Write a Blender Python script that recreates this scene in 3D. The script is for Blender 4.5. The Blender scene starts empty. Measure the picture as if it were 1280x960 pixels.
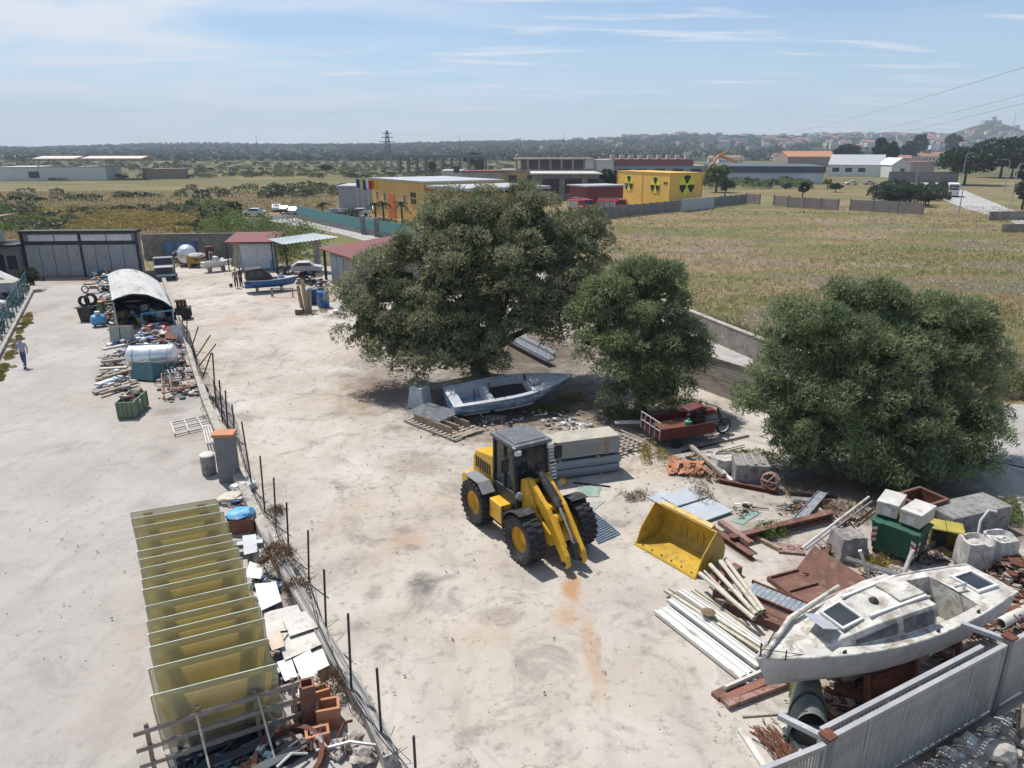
import bpy, bmesh, math, random
import numpy as np
from mathutils import Vector, Matrix, Euler, noise
random.seed(11); RNG = np.random.default_rng(5)
S = bpy.context.scene; COL = S.collection; R = math.radians; PI = math.pi
# ------------------------------------------------------------------ camera, sky, sun, exposure
H = 12.0; PITCH = R(18.0); FPX = 900.0
cam = bpy.data.cameras.new('camera'); camo = bpy.data.objects.new('camera', cam); COL.objects.link(camo)
cam.sensor_width = 36.0; cam.lens = 36.0 * FPX / 1280.0; cam.clip_start = 0.1; cam.clip_end = 20000
camo.location = (0, 0, H); camo.rotation_euler = (R(90) - PITCH, 0, 0); S.camera = camo
SUN_EL = R(62); SH = Vector((0.66, -0.75)).normalized()
S.view_settings.view_transform = 'Standard'; S.view_settings.look = 'None'
S.view_settings.exposure = 0.35; S.view_settings.gamma = 1.0; S.view_settings.use_curve_mapping = False
W = bpy.data.worlds.new('World'); S.world = W; W.use_nodes = True
nt = W.node_tree; nt.nodes.clear()
def wn(t, **k):
    n = nt.nodes.new(t)
    for a, b in k.items(): setattr(n, a, b)
    return n
sky = wn('ShaderNodeTexSky', sky_type='NISHITA', sun_disc=False, sun_elevation=SUN_EL,
         sun_rotation=math.atan2(-SH.x, -SH.y), altitude=20, air_density=1.0, dust_density=0.3, ozone_density=2.5)
tc = wn('ShaderNodeTexCoord'); sep = wn('ShaderNodeSeparateXYZ'); nt.links.new(tc.outputs['Generated'], sep.inputs[0])
# thin cirrus: direction projected on a high plane (x/z, y/z)
zc = wn('ShaderNodeMath', operation='ADD'); nt.links.new(sep.outputs[2], zc.inputs[0]); zc.inputs[1].default_value = 0.06
zm = wn('ShaderNodeMath', operation='MAXIMUM'); nt.links.new(zc.outputs[0], zm.inputs[0]); zm.inputs[1].default_value = 0.02
dx = wn('ShaderNodeMath', operation='DIVIDE'); nt.links.new(sep.outputs[0], dx.inputs[0]); nt.links.new(zm.outputs[0], dx.inputs[1])
dy = wn('ShaderNodeMath', operation='DIVIDE'); nt.links.new(sep.outputs[1], dy.inputs[0]); nt.links.new(zm.outputs[0], dy.inputs[1])
cb = wn('ShaderNodeCombineXYZ'); nt.links.new(dx.outputs[0], cb.inputs[0]); nt.links.new(dy.outputs[0], cb.inputs[1])
def cloud(loc, rot, scl, lo, hi, detail=7, dist=0.6):
    mp = wn('ShaderNodeMapping'); nt.links.new(cb.outputs[0], mp.inputs[0])
    mp.inputs[1].default_value = loc; mp.inputs[2].default_value = (0, 0, rot); mp.inputs[3].default_value = scl
    nz = wn('ShaderNodeTexNoise'); nt.links.new(mp.outputs[0], nz.inputs['Vector'])
    nz.inputs['Scale'].default_value = 1.0; nz.inputs['Detail'].default_value = detail; nz.inputs['Roughness'].default_value = 0.58
    nz.inputs['Distortion'].default_value = dist
    mr = wn('ShaderNodeMapRange', interpolation_type='SMOOTHSTEP'); nt.links.new(nz.outputs[0], mr.inputs[0])
    mr.inputs[1].default_value = lo; mr.inputs[2].default_value = hi
    return mr.outputs[0]
c1 = cloud((0.6, 1.1, 0), R(25), (0.42, 0.72, 1), 0.36, 0.68)
c2 = cloud((4.2, 0.3, 0), R(-50), (0.6, 2.4, 1), 0.50, 0.68, 8, 0.3)
# more veil cloud towards the left of the view
lf = wn('ShaderNodeMapRange', interpolation_type='SMOOTHSTEP'); nt.links.new(sep.outputs[0], lf.inputs[0])
lf.inputs[1].default_value = 0.15; lf.inputs[2].default_value = -0.42; lf.inputs[3].default_value = 0.12; lf.inputs[4].default_value = 1.0
m1 = wn('ShaderNodeMath', operation='MULTIPLY'); nt.links.new(c1, m1.inputs[0]); nt.links.new(lf.outputs[0], m1.inputs[1])
m1b = wn('ShaderNodeMath', operation='MULTIPLY'); nt.links.new(m1.outputs[0], m1b.inputs[0]); m1b.inputs[1].default_value = 0.95
m2 = wn('ShaderNodeMath', operation='MULTIPLY'); nt.links.new(c2, m2.inputs[0]); m2.inputs[1].default_value = 0.75
mx = wn('ShaderNodeMath', operation='MAXIMUM'); nt.links.new(m1b.outputs[0], mx.inputs[0]); nt.links.new(m2.outputs[0], mx.inputs[1])
cm = wn('ShaderNodeMix', data_type='RGBA'); vz = wn('ShaderNodeMapRange', interpolation_type='SMOOTHSTEP'); nt.links.new(sep.outputs[2], vz.inputs[0])
vz.inputs[1].default_value = 0.26; vz.inputs[2].default_value = 0.0; vz.inputs[3].default_value = 0.0; vz.inputs[4].default_value = 0.34
vl = wn('ShaderNodeMath', operation='ADD', use_clamp=True); nt.links.new(vz.outputs[0], vl.inputs[0]); nt.links.new(mx.outputs[0], vl.inputs[1])
nt.links.new(vl.outputs[0], cm.inputs['Factor'])
tn = wn('ShaderNodeMix', data_type='RGBA', blend_type='MULTIPLY'); tn.inputs['Factor'].default_value = 1.0; nt.links.new(sky.outputs[0], tn.inputs['A']); tn.inputs['B'].default_value = (0.80, 0.98, 1.10, 1)
nt.links.new(tn.outputs['Result'], cm.inputs['A']); cm.inputs['B'].default_value = (7.4, 7.9, 8.5, 1)
bg = wn('ShaderNodeBackground'); bg.inputs[1].default_value = 0.088; nt.links.new(cm.outputs['Result'], bg.inputs[0])
wo = wn('ShaderNodeOutputWorld'); nt.links.new(bg.outputs[0], wo.inputs[0])
sl = bpy.data.lights.new('sun', 'SUN'); sl.energy = 4.4; sl.angle = R(0.53); sl.color = (1.0, 0.955, 0.89)
so = bpy.data.objects.new('sun', sl); COL.objects.link(so); so.location = (-40, 20, 80)
so.rotation_euler = Vector((SH.x * math.cos(SUN_EL), SH.y * math.cos(SUN_EL), -math.sin(SUN_EL))).to_track_quat('-Z', 'Y').to_euler()
S.cycles.max_bounces = 6; S.cycles.diffuse_bounces = 3; S.cycles.glossy_bounces = 3; S.cycles.transmission_bounces = 6
S.cycles.transparent_max_bounces = 24; S.cycles.volume_bounces = 0; S.cycles.use_denoising = True
S.cycles.sample_clamp_indirect = 6.0

# ------------------------------------------------------------------ where a ground point seen in the survey photo lies
CP, SP = math.cos(PITCH), math.sin(PITCH)
def ray(px, py):
    u = (px - 640) / FPX; v = (480 - py) / FPX
    return (u, CP + v * SP, -SP + v * CP)
def G(px, py, z=0.0):
    d = ray(px, py); t = (z - H) / d[2]
    return Vector((d[0] * t, d[1] * t, z))
def V(px, py, Y):
    d = ray(px, py); t = Y / d[1]
    return Vector((d[0] * t, Y, H + d[2] * t))
def HT(Y, py): return V(640, py, Y).z
def pm(Y, z=0): return FPX / (Y * CP + (H - z) * SP)     # pixels of the photo per metre there

# ------------------------------------------------------------------ mesh builder
class MB:
    def __init__(s): s.v = []; s.f = []; s.m = []; s.mi = 0; s.M = Matrix()
    def at(s, loc=(0, 0, 0), rz=0, rx=0, ry=0, sc=1):
        s.M = Matrix.Translation(loc) @ Euler((rx, ry, rz)).to_matrix().to_4x4() @ Matrix.Scale(sc, 4); return s
    def add(s, vs, fs):
        b = len(s.v); s.v += [tuple(s.M @ Vector(p)) for p in vs]
        s.f += [tuple(b + i for i in f) for f in fs]; s.m += [s.mi] * len(fs); return s
    def bx(s, x0, x1, y0, y1, z0, z1):
        return s.add([(x0,y0,z0),(x1,y0,z0),(x1,y1,z0),(x0,y1,z0),(x0,y0,z1),(x1,y0,z1),(x1,y1,z1),(x0,y1,z1)],
                     [(0,3,2,1),(4,5,6,7),(0,1,5,4),(1,2,6,5),(2,3,7,6),(3,0,4,7)])
    def box(s, c, d, rz=0, rx=0, ry=0):
        m = s.M; s.M = m @ Matrix.Translation(c) @ Euler((rx, ry, rz)).to_matrix().to_4x4()
        s.bx(-d[0]/2, d[0]/2, -d[1]/2, d[1]/2, -d[2]/2, d[2]/2); s.M = m; return s
    def prism(s, pts, a, b, ax='y'):      # polygon in the two other axes, extruded along ax
        n = len(pts)
        def P(p, t): return (p[0], t, p[1]) if ax == 'y' else ((t, p[0], p[1]) if ax == 'x' else (p[0], p[1], t))
        return s.add([P(p, a) for p in pts] + [P(p, b) for p in pts],
                     [tuple(range(n))[::-1], tuple(range(n, 2*n))] + [(i, (i+1) % n, n+(i+1) % n, n+i) for i in range(n)])
    def tube(s, pts, r, n=6, caps=True):
        pts = [Vector(p) for p in pts]; k = len(pts); rs = r if isinstance(r, (list, tuple)) else [r] * k
        vs = []; fs = []
        for i, p in enumerate(pts):
            d = (pts[min(i+1, k-1)] - pts[max(i-1, 0)]).normalized()
            a = d.orthogonal().normalized() if i == 0 else (a - d * a.dot(d)).normalized()
            b = d.cross(a)
            for j in range(n):
                t = 2*PI*j/n + PI/n; vs.append(p + (a*math.cos(t) + b*math.sin(t)) * rs[i])
        for i in range(k-1):
            for j in range(n): fs.append((i*n+j, i*n+(j+1) % n, (i+1)*n+(j+1) % n, (i+1)*n+j))
        if caps: fs += [tuple(range(n))[::-1], tuple(range((k-1)*n, k*n))]
        return s.add(vs, fs)
    def bar(s, p0, p1, w, h=None, up=(0, 0, 1)):     # rectangular bar
        p0, p1 = Vector(p0), Vector(p1); h = h or w; d = (p1-p0).normalized(); u = Vector(up)
        if abs(d.dot(u)) > 0.98: u = Vector((1, 0, 0))
        a = d.cross(u).normalized(); b = a.cross(d).normalized()
        q = [a*(-w/2)+b*(-h/2), a*(w/2)+b*(-h/2), a*(w/2)+b*(h/2), a*(-w/2)+b*(h/2)]
        return s.add([p0+x for x in q] + [p1+x for x in q], [(0,3,2,1),(4,5,6,7),(0,1,5,4),(1,2,6,5),(2,3,7,6),(3,0,4,7)])
    def plate(s, pts, th):                # thick sheet through a planar polygon
        pts = [Vector(p) for p in pts]; n = (pts[1]-pts[0]).cross(pts[2]-pts[0]).normalized(); k = len(pts)
        return s.add(pts + [p + n*th for p in pts], [tuple(range(k))[::-1], tuple(range(k, 2*k))] +
                     [(i, (i+1) % k, k+(i+1) % k, k+i) for i in range(k)])
    def lathe(s, prof, n=20, c=(0, 0, 0), ax='z', closed=False):
        vs = []; fs = []; k = len(prof)
        for (r, h) in prof:
            for j in range(n):
                t = 2*PI*j/n; x, y = r*math.cos(t), r*math.sin(t)
                q = (x, y, h) if ax == 'z' else ((x, h, y) if ax == 'y' else (h, x, y))
                vs.append((q[0]+c[0], q[1]+c[1], q[2]+c[2]))
        for i in range(k if closed else k-1):
            for j in range(n): fs.append((i*n+j, i*n+(j+1) % n, ((i+1) % k)*n+(j+1) % n, ((i+1) % k)*n+j))
        if not closed: fs += [tuple(range(n))[::-1], tuple(range((k-1)*n, k*n))]
        return s.add(vs, fs)
    def grid(s, fn, nu, nv, closed_u=False):
        vs = [fn(i/nu, j/nv) for j in range(nv+1) for i in range(nu+1)]
        return s.add(vs, [(j*(nu+1)+i, j*(nu+1)+i+1, (j+1)*(nu+1)+i+1, (j+1)*(nu+1)+i) for j in range(nv) for i in range(nu)])
    def rock(s, c, r, sd=0, flat=1.0, sub=1, amp=0.45):
        bm = bmesh.new(); bmesh.ops.create_icosphere(bm, subdivisions=sub, radius=1)
        rx, ry, rz = r if isinstance(r, tuple) else (r, r, r*flat)
        vs = []
        for v in bm.verts:
            k = 1 + amp * noise.noise(v.co*1.7 + Vector((sd*3.1, sd*1.7, sd)))
            vs.append((c[0]+v.co.x*rx*k, c[1]+v.co.y*ry*k, c[2]+v.co.z*rz*k))
        s.add(vs, [tuple(v.index for v in f.verts) for f in bm.faces]); bm.free(); return s
    def build(s, name, mats, parent=None, smooth=False, bev=0.0, weld=False):
        me = bpy.data.meshes.new(name); me.from_pydata(s.v, [], s.f)
        if not isinstance(mats, (list, tuple)): mats = [mats]
        for m in mats: me.materials.append(m)
        if len(mats) > 1: me.polygons.foreach_set('material_index', s.m)
        bm = bmesh.new(); bm.from_mesh(me)
        if weld: bmesh.ops.remove_doubles(bm, verts=bm.verts, dist=1e-4)
        bmesh.ops.recalc_face_normals(bm, faces=bm.faces); bm.to_mesh(me); bm.free()
        if smooth:
            me.polygons.foreach_set('use_smooth', [True]*len(me.polygons))
            try: me.set_sharp_from_angle(angle=R(38))
            except Exception: pass
        o = bpy.data.objects.new(name, me); COL.objects.link(o)
        if parent: o.parent = parent
        if bev:
            b = o.modifiers.new('bevel', 'BEVEL'); b.width = bev; b.segments = 2; b.limit_method = 'ANGLE'; b.angle_limit = R(35)
        return o
def TAG(o, label, cat, group=None, kind=None):
    if label: o['label'] = label
    if cat: o['category'] = cat
    if group: o['group'] = group
    if kind: o['kind'] = kind
    return o
def STR(o): o['kind'] = 'structure'; return o
def T(name, label, cat, loc=(0, 0, 0), rz=0, group=None, rx=0, ry=0):
    o = bpy.data.objects.new(name, None); o.empty_display_size = 0.3; COL.objects.link(o)
    o.location = loc; o.rotation_euler = (rx, ry, rz); return TAG(o, label, cat, group)
def DUP(o, loc=None, rz=None, label=None, group=None, parent=None):
    c = o.copy(); COL.objects.link(c)
    if parent: c.parent = parent
    if loc is not None: c.location = loc
    if rz is not None: c.rotation_euler.z = rz
    if label: c['label'] = label
    if group: c['group'] = group
    for ch in o.children: DUP(ch, parent=c)
    return c
def heading(a, b): return math.atan2(b[1]-a[1], b[0]-a[0])

# ------------------------------------------------------------------ materials
def newmat(name):
    m = bpy.data.materials.new(name); m.use_nodes = True; t = m.node_tree; t.nodes.clear()
    o = t.nodes.new('ShaderNodeOutputMaterial'); b = t.nodes.new('ShaderNodeBsdfPrincipled')
    t.links.new(b.outputs[0], o.inputs[0]); return m, t, b, o
def N(t, ty, ins=None, **k):
    n = t.nodes.new(ty)
    for a, v in k.items(): setattr(n, a, v)
    for a, v in (ins or {}).items():
        if hasattr(v, 'is_output'): t.links.new(v, n.inputs[a])
        else: n.inputs[a].default_value = v
    return n
def c4(c): return (c[0], c[1], c[2], 1.0)
def noise_out(t, vec, scale, detail=5, rough=0.6, dist=0.0):
    return N(t, 'ShaderNodeTexNoise', {'Vector': vec, 'Scale': scale, 'Detail': detail, 'Roughness': rough, 'Distortion': dist}).outputs[0]
def ramp01(t, v, lo, hi):
    return N(t, 'ShaderNodeMapRange', {0: v, 1: lo, 2: hi}, interpolation_type='SMOOTHSTEP').outputs[0]
def mixc(t, f, a, b):
    n = N(t, 'ShaderNodeMix', {'Factor': f}, data_type='RGBA')
    for k, v in (('A', a), ('B', b)):
        if hasattr(v, 'is_output'): t.links.new(v, n.inputs[k])
        else: n.inputs[k].default_value = c4(v)
    return n.outputs['Result']
def mul(t, a, b): return N(t, 'ShaderNodeMath', {0: a, 1: b}, operation='MULTIPLY').outputs[0]
MATS = {}
def MAT(name, col, rough=0.7, metal=0.0, var=0.18, scale=2.0, dirt=None, damt=0.5, dscale=4.0, bump=0.0, bscale=30, stretch=None, spec=0.4, coat=0.0):
    if name in MATS: return MATS[name]
    m, t, b, o = newmat(name)
    tcx = N(t, 'ShaderNodeTexCoord'); oi = N(t, 'ShaderNodeObjectInfo')
    off = N(t, 'ShaderNodeVectorMath', {0: tcx.outputs['Object'], 1: oi.outputs['Random']}, operation='ADD')
    offs = N(t, 'ShaderNodeVectorMath', {0: oi.outputs['Random']}, operation='SCALE'); offs.inputs['Scale'].default_value = 37.0
    t.links.new(offs.outputs[0], off.inputs[1])
    vec = off.outputs[0]
    if stretch: vec = N(t, 'ShaderNodeMapping', {0: vec, 3: stretch}).outputs[0]
    n1 = noise_out(t, vec, scale, 6, 0.65)
    f = ramp01(t, n1, 0.3, 0.7)
    lo = tuple(max(0, c*(1-var)) for c in col); hi = tuple(min(1, c*(1+var)) for c in col)
    cc = mixc(t, f, lo, hi)
    if dirt is not None:
        n2 = noise_out(t, vec, dscale, 8, 0.7, 0.4)
        cc = mixc(t, ramp01(t, n2, 0.62 - damt*0.3, 0.74 - damt*0.2), cc, dirt)
    t.links.new(cc, b.inputs['Base Color'])
    b.inputs['Metallic'].default_value = metal; b.inputs['Specular IOR Level'].default_value = spec
    rr = N(t, 'ShaderNodeMapRange', {0: n1, 1: 0.2, 2: 0.8, 3: max(0.05, rough-0.12), 4: min(1, rough+0.12)})
    t.links.new(rr.outputs[0], b.inputs['Roughness'])
    if coat: b.inputs['Coat Weight'].default_value = coat
    if bump:
        bn = N(t, 'ShaderNodeBump', {'Strength': bump, 'Distance': 0.03, 'Height': noise_out(t, vec, bscale, 5, 0.6)})
        t.links.new(bn.outputs[0], b.inputs['Normal'])
    MATS[name] = m; return m
def LEAF(name, dark, light, trans=0.25, rough=0.55):
    if name in MATS: return MATS[name]
    m, t, b, o = newmat(name)
    g = N(t, 'ShaderNodeNewGeometry'); tcx = N(t, 'ShaderNodeTexCoord')
    n1 = noise_out(t, tcx.outputs['Object'], 0.9, 3, 0.5)
    f = N(t, 'ShaderNodeMath', {0: mul(t, g.outputs['Random Per Island'], 0.5), 1: mul(t, ramp01(t, n1, 0.35, 0.65), 0.5)}, operation='ADD').outputs[0]
    cc = mixc(t, f, dark, light); t.links.new(cc, b.inputs['Base Color'])
    b.inputs['Roughness'].default_value = rough; b.inputs['Specular IOR Level'].default_value = 0.35
    tr = N(t, 'ShaderNodeBsdfTranslucent', {'Color': cc})
    ms = N(t, 'ShaderNodeMixShader', {0: trans}); t.links.new(b.outputs[0], ms.inputs[1]); t.links.new(tr.outputs[0], ms.inputs[2])
    t.links.new(ms.outputs[0], o.inputs[0]); MATS[name] = m; return m
def GLASS(name, tint, alpha, rough=0.08):
    if name in MATS: return MATS[name]
    m, t, b, o = newmat(name)
    b.inputs['Base Color'].default_value = c4(tint); b.inputs['Roughness'].default_value = rough; b.inputs['Alpha'].default_value = alpha
    MATS[name] = m; return m

def TRANS(name, col):
    if name in MATS: return MATS[name]
    m, t, b, o = newmat(name); b.inputs['Base Color'].default_value = c4(col); b.inputs['Roughness'].default_value = .6
    tx = N(t, 'ShaderNodeTexCoord'); cc = mixc(t, ramp01(t, noise_out(t, tx.outputs['Object'], 1.4, 6, .65), .35, .7), tuple(x*.72 for x in col), col)
    t.links.new(cc, b.inputs['Base Color'])
    tr = N(t, 'ShaderNodeBsdfTranslucent', {'Color': cc}); ms = N(t, 'ShaderNodeMixShader', {0: .55}); t.links.new(b.outputs[0], ms.inputs[1]); t.links.new(tr.outputs[0], ms.inputs[2]); t.links.new(ms.outputs[0], o.inputs[0])
    MATS[name] = m; return m
RUST = (0.16, 0.062, 0.035); RUST2 = (0.09, 0.042, 0.03)
m_conc = MAT('concrete', (0.36, 0.33, 0.29), 0.9, var=0.2, scale=1.5, dirt=(0.16, 0.14, 0.12), damt=0.4, bump=0.25)
m_concg = MAT('grey_concrete', (0.24, 0.23, 0.22), 0.9, var=0.2, scale=1.2, dirt=(0.11, 0.10, 0.09), damt=0.5, bump=0.3)
m_block = MAT('block_wall', (0.27, 0.24, 0.21), 0.92, var=0.25, scale=0.8, dirt=(0.14, 0.12, 0.10), damt=0.45, bump=0.4)
m_white = MAT('white_paint', (0.62, 0.61, 0.58), 0.5, var=0.08, scale=1.2, dirt=(0.40, 0.37, 0.32), damt=0.15)
m_whited = MAT('weathered_white', (0.52, 0.50, 0.46), 0.6, var=0.12, scale=1.4, dirt=(0.36, 0.32, 0.27), damt=0.36, dscale=3)
m_cream = MAT('cream_plastic', (0.50, 0.46, 0.37), 0.65, var=0.12, dirt=(0.30, 0.25, 0.18), damt=0.4)
m_black = MAT('black_rubber', (0.022, 0.022, 0.023), 0.75, var=0.3, dirt=(0.085, 0.075, 0.065), damt=0.35, bump=0.1)
m_dark = MAT('dark_metal', (0.035, 0.036, 0.038), 0.5, 0.3, var=0.25, dirt=(0.09, 0.08, 0.07), damt=0.3)
m_grey = MAT('grey_paint', (0.20, 0.21, 0.22), 0.55, var=0.12, dirt=(0.12, 0.11, 0.10), damt=0.3)
m_lgrey = MAT('light_grey_metal', (0.42, 0.43, 0.44), 0.5, 0.25, var=0.12, dirt=(0.25, 0.22, 0.19), damt=0.3)
m_galv = MAT('galvanised_metal', (0.40, 0.43, 0.46), 0.42, 0.55, var=0.15, scale=5, dirt=(0.24, 0.22, 0.2), damt=0.25)
m_alu = MAT('bare_aluminium', (0.72, 0.73, 0.74), 0.32, 0.6, var=0.08, dirt=(0.4, 0.38, 0.35), damt=0.15)
m_rust = MAT('rusty_steel', RUST, 0.85, 0.1, var=0.4, scale=4, dirt=RUST2, damt=0.5, bump=0.3)
m_rustred = MAT('red_oxide_steel', (0.155, 0.075, 0.055), 0.75, 0.1, var=0.25, scale=2, dirt=(0.22, 0.15, 0.11), damt=0.35, bump=0.15)
m_rustpink = MAT('faded_primer_steel', (0.27, 0.17, 0.15), 0.8, var=0.25, scale=3, dirt=RUST, damt=0.45)
m_yel = MAT('loader_yellow', (0.68, 0.38, 0.025), 0.42, var=0.12, scale=1.6, dirt=(0.30, 0.18, 0.06), damt=0.28, dscale=5, coat=0.15)
m_buck = MAT('bucket_yellow', (0.44, 0.285, 0.03), 0.5, var=0.15, scale=1.2, dirt=(0.24, 0.16, 0.07), damt=0.42, dscale=4, coat=0.1)  # real grime, plus darker tone and extra dirt painting in the interior's shade
m_wood = MAT('weathered_wood', (0.30, 0.23, 0.16), 0.85, var=0.3, scale=3, dirt=(0.16, 0.12, 0.09), damt=0.4, stretch=(1, 6, 6))
m_woodg = MAT('grey_wood', (0.30, 0.26, 0.22), 0.88, var=0.25, scale=3, dirt=(0.15, 0.13, 0.11), damt=0.4, stretch=(1, 6, 6))
m_terra = MAT('terracotta', (0.42, 0.19, 0.10), 0.85, var=0.2, scale=3, dirt=(0.3, 0.2, 0.15), damt=0.35)
m_brick = MAT('brown_brick', (0.24, 0.105, 0.075), 0.85, var=0.25, scale=4, dirt=(0.13, 0.08, 0.06), damt=0.4, bump=0.2)
m_blue = MAT('blue_paint', (0.03, 0.12, 0.32), 0.5, var=0.15, dirt=(0.12, 0.16, 0.22), damt=0.25)
m_lblue = MAT('light_blue_paint', (0.10, 0.33, 0.55), 0.5, var=0.15, dirt=(0.2, 0.25, 0.3), damt=0.25)
m_red = MAT('red_paint', (0.42, 0.025, 0.02), 0.45, var=0.15, dirt=(0.2, 0.04, 0.03), damt=0.25)
m_darkred = MAT('dull_dark_red_paint', (0.12, 0.018, 0.02), 0.6, var=0.25, dirt=(0.07, 0.03, 0.03), damt=0.4)
m_roofred = MAT('dark_red_roof_sheet', (0.16, 0.035, 0.032), 0.65, var=0.2, scale=0.7, dirt=(0.10, 0.04, 0.035), damt=0.35)
m_green = MAT('dumpster_green', (0.018, 0.085, 0.05), 0.5, var=0.15, dirt=(0.05, 0.09, 0.07), damt=0.25)
m_ggreen = MAT('faded_green_paint', (0.15, 0.22, 0.13), 0.65, var=0.2, dirt=(0.2, 0.17, 0.12), damt=0.35)
m_teal = MAT('teal_paint', (0.07, 0.17, 0.18), 0.6, var=0.2, dirt=(0.17, 0.2, 0.2), damt=0.3)
m_turq = MAT('turquoise_fence_paint', (0.22, 0.42, 0.40), 0.6, var=0.1)
m_olive = MAT('olive_yellow_paint', (0.34, 0.29, 0.06), 0.6, var=0.15, dirt=(0.2, 0.16, 0.05), damt=0.35)
m_orange = MAT('orange_paint', (0.75, 0.16, 0.05), 0.55, var=0.1)
m_ochre = MAT('ochre_render', (0.72, 0.43, 0.13), 0.8, var=0.08, scale=0.4, dirt=(0.52, 0.32, 0.12), damt=0.15, dscale=0.6)
m_contyel = MAT('container_yellow', (0.82, 0.50, 0.11), 0.6, var=0.06, scale=0.3)
m_symy = MAT('symbol_yellow', (0.80, 0.72, 0.04), 0.6, var=0.03)
m_symb = MAT('symbol_black', (0.025, 0.025, 0.02), 0.7, var=0.1)
m_win = MAT('dark_window', (0.03, 0.035, 0.04), 0.12, var=0.2, spec=0.6)
m_winb = MAT('cab_glass', (0.035, 0.05, 0.055), 0.06, var=0.2, spec=0.8)
m_stone = MAT('pale_stone', (0.38, 0.34, 0.29), 0.95, var=0.3, scale=3, dirt=(0.2, 0.17, 0.14), damt=0.4, bump=0.4)
m_soil = MAT('brown_soil', (0.17, 0.12, 0.075), 0.95, var=0.3, scale=2, bump=0.3)
m_bark = MAT('bark', (0.085, 0.07, 0.055), 0.95, var=0.35, scale=6, bump=0.6, bscale=12)
m_tarp = MAT('green_grey_tarpaulin', (0.12, 0.135, 0.125), 0.7, var=0.25, dirt=(0.2, 0.2, 0.18), damt=0.3)
m_lime = MAT('lime_green_paint', (0.15, 0.26, 0.03), 0.6, var=0.25)
m_bag = MAT('woven_white_bag', (0.46, 0.44, 0.41), 0.85, var=0.2, scale=3, dirt=(0.28, 0.25, 0.22), damt=0.4, bump=0.4, bscale=8)
m_plast = MAT('white_plastic', (0.60, 0.61, 0.62), 0.45, var=0.1, dirt=(0.4, 0.38, 0.35), damt=0.2)
m_skin = MAT('skin', (0.42, 0.24, 0.17), 0.6, var=0.06)
m_hair = MAT('grey_hair', (0.12, 0.105, 0.10), 0.8)
m_shirt = MAT('lilac_grey_shirt', (0.36, 0.36, 0.47), 0.85, var=0.1)
m_jeans = MAT('blue_jeans', (0.06, 0.10, 0.22), 0.85, var=0.15)
m_fabd = MAT('dark_cloth', (0.03, 0.033, 0.04), 0.85)
m_fabg = MAT('grey_cloth', (0.20, 0.21, 0.24), 0.85)
# ------------------------------------------------------------------ ground sheets
def poly(name, pts, z, mat):
    me = bpy.data.meshes.new(name); me.from_pydata([(p[0], p[1], z) for p in pts], [], [tuple(range(len(pts)))])
    me.materials.append(mat); o = bpy.data.objects.new(name, me); COL.objects.link(o)
    if me.polygons[0].normal.z < 0: me.flip_normals()
    return STR(o)
def sm_geo(t):
    g = N(t, 'ShaderNodeNewGeometry'); return g.outputs['Position']
def stains(t, vec, cc, lst):
    wob = N(t, 'ShaderNodeTexNoise', {'Vector': vec, 'Scale': 1.1, 'Detail': 6, 'Roughness': 0.65})
    wv = N(t, 'ShaderNodeVectorMath', {0: wob.outputs['Color'], 1: (0.5, 0.5, 0.5)}, operation='SUBTRACT').outputs[0]
    for (px, py, rx, ry, col, k) in lst:
        g = G(px, py); p = pm(g.y); dep = (H / math.sqrt(g.y**2 + H*H))
        ax = rx / p; ay = ry / p / dep
        w = N(t, 'ShaderNodeVectorMath', {0: wv}, operation='SCALE'); w.inputs['Scale'].default_value = 1.6 * min(ax, ay) + 0.25
        q = N(t, 'ShaderNodeVectorMath', {0: vec, 1: w.outputs[0]}, operation='ADD').outputs[0]
        q = N(t, 'ShaderNodeVectorMath', {0: q, 1: (g.x, g.y, 0)}, operation='SUBTRACT').outputs[0]
        q = N(t, 'ShaderNodeVectorMath', {0: q, 1: (1/ax, 1/ay, 0)}, operation='MULTIPLY').outputs[0]
        d = N(t, 'ShaderNodeVectorMath', {0: q}, operation='LENGTH').outputs['Value']
        f = N(t, 'ShaderNodeMapRange', {0: d, 1: 1.15, 2: 0.25, 3: 0.0, 4: k}, interpolation_type='SMOOTHSTEP').outputs[0]
        fn = noise_out(t, vec, 5.0, 6, 0.7)
        f = mul(t, f, N(t, 'ShaderNodeMapRange', {0: fn, 1: 0.3, 2: 0.65, 3: 0.35 if k < .85 else .8, 4: 1.0}).outputs[0])
        cc = mixc(t, f, cc, col)
    return cc
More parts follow.
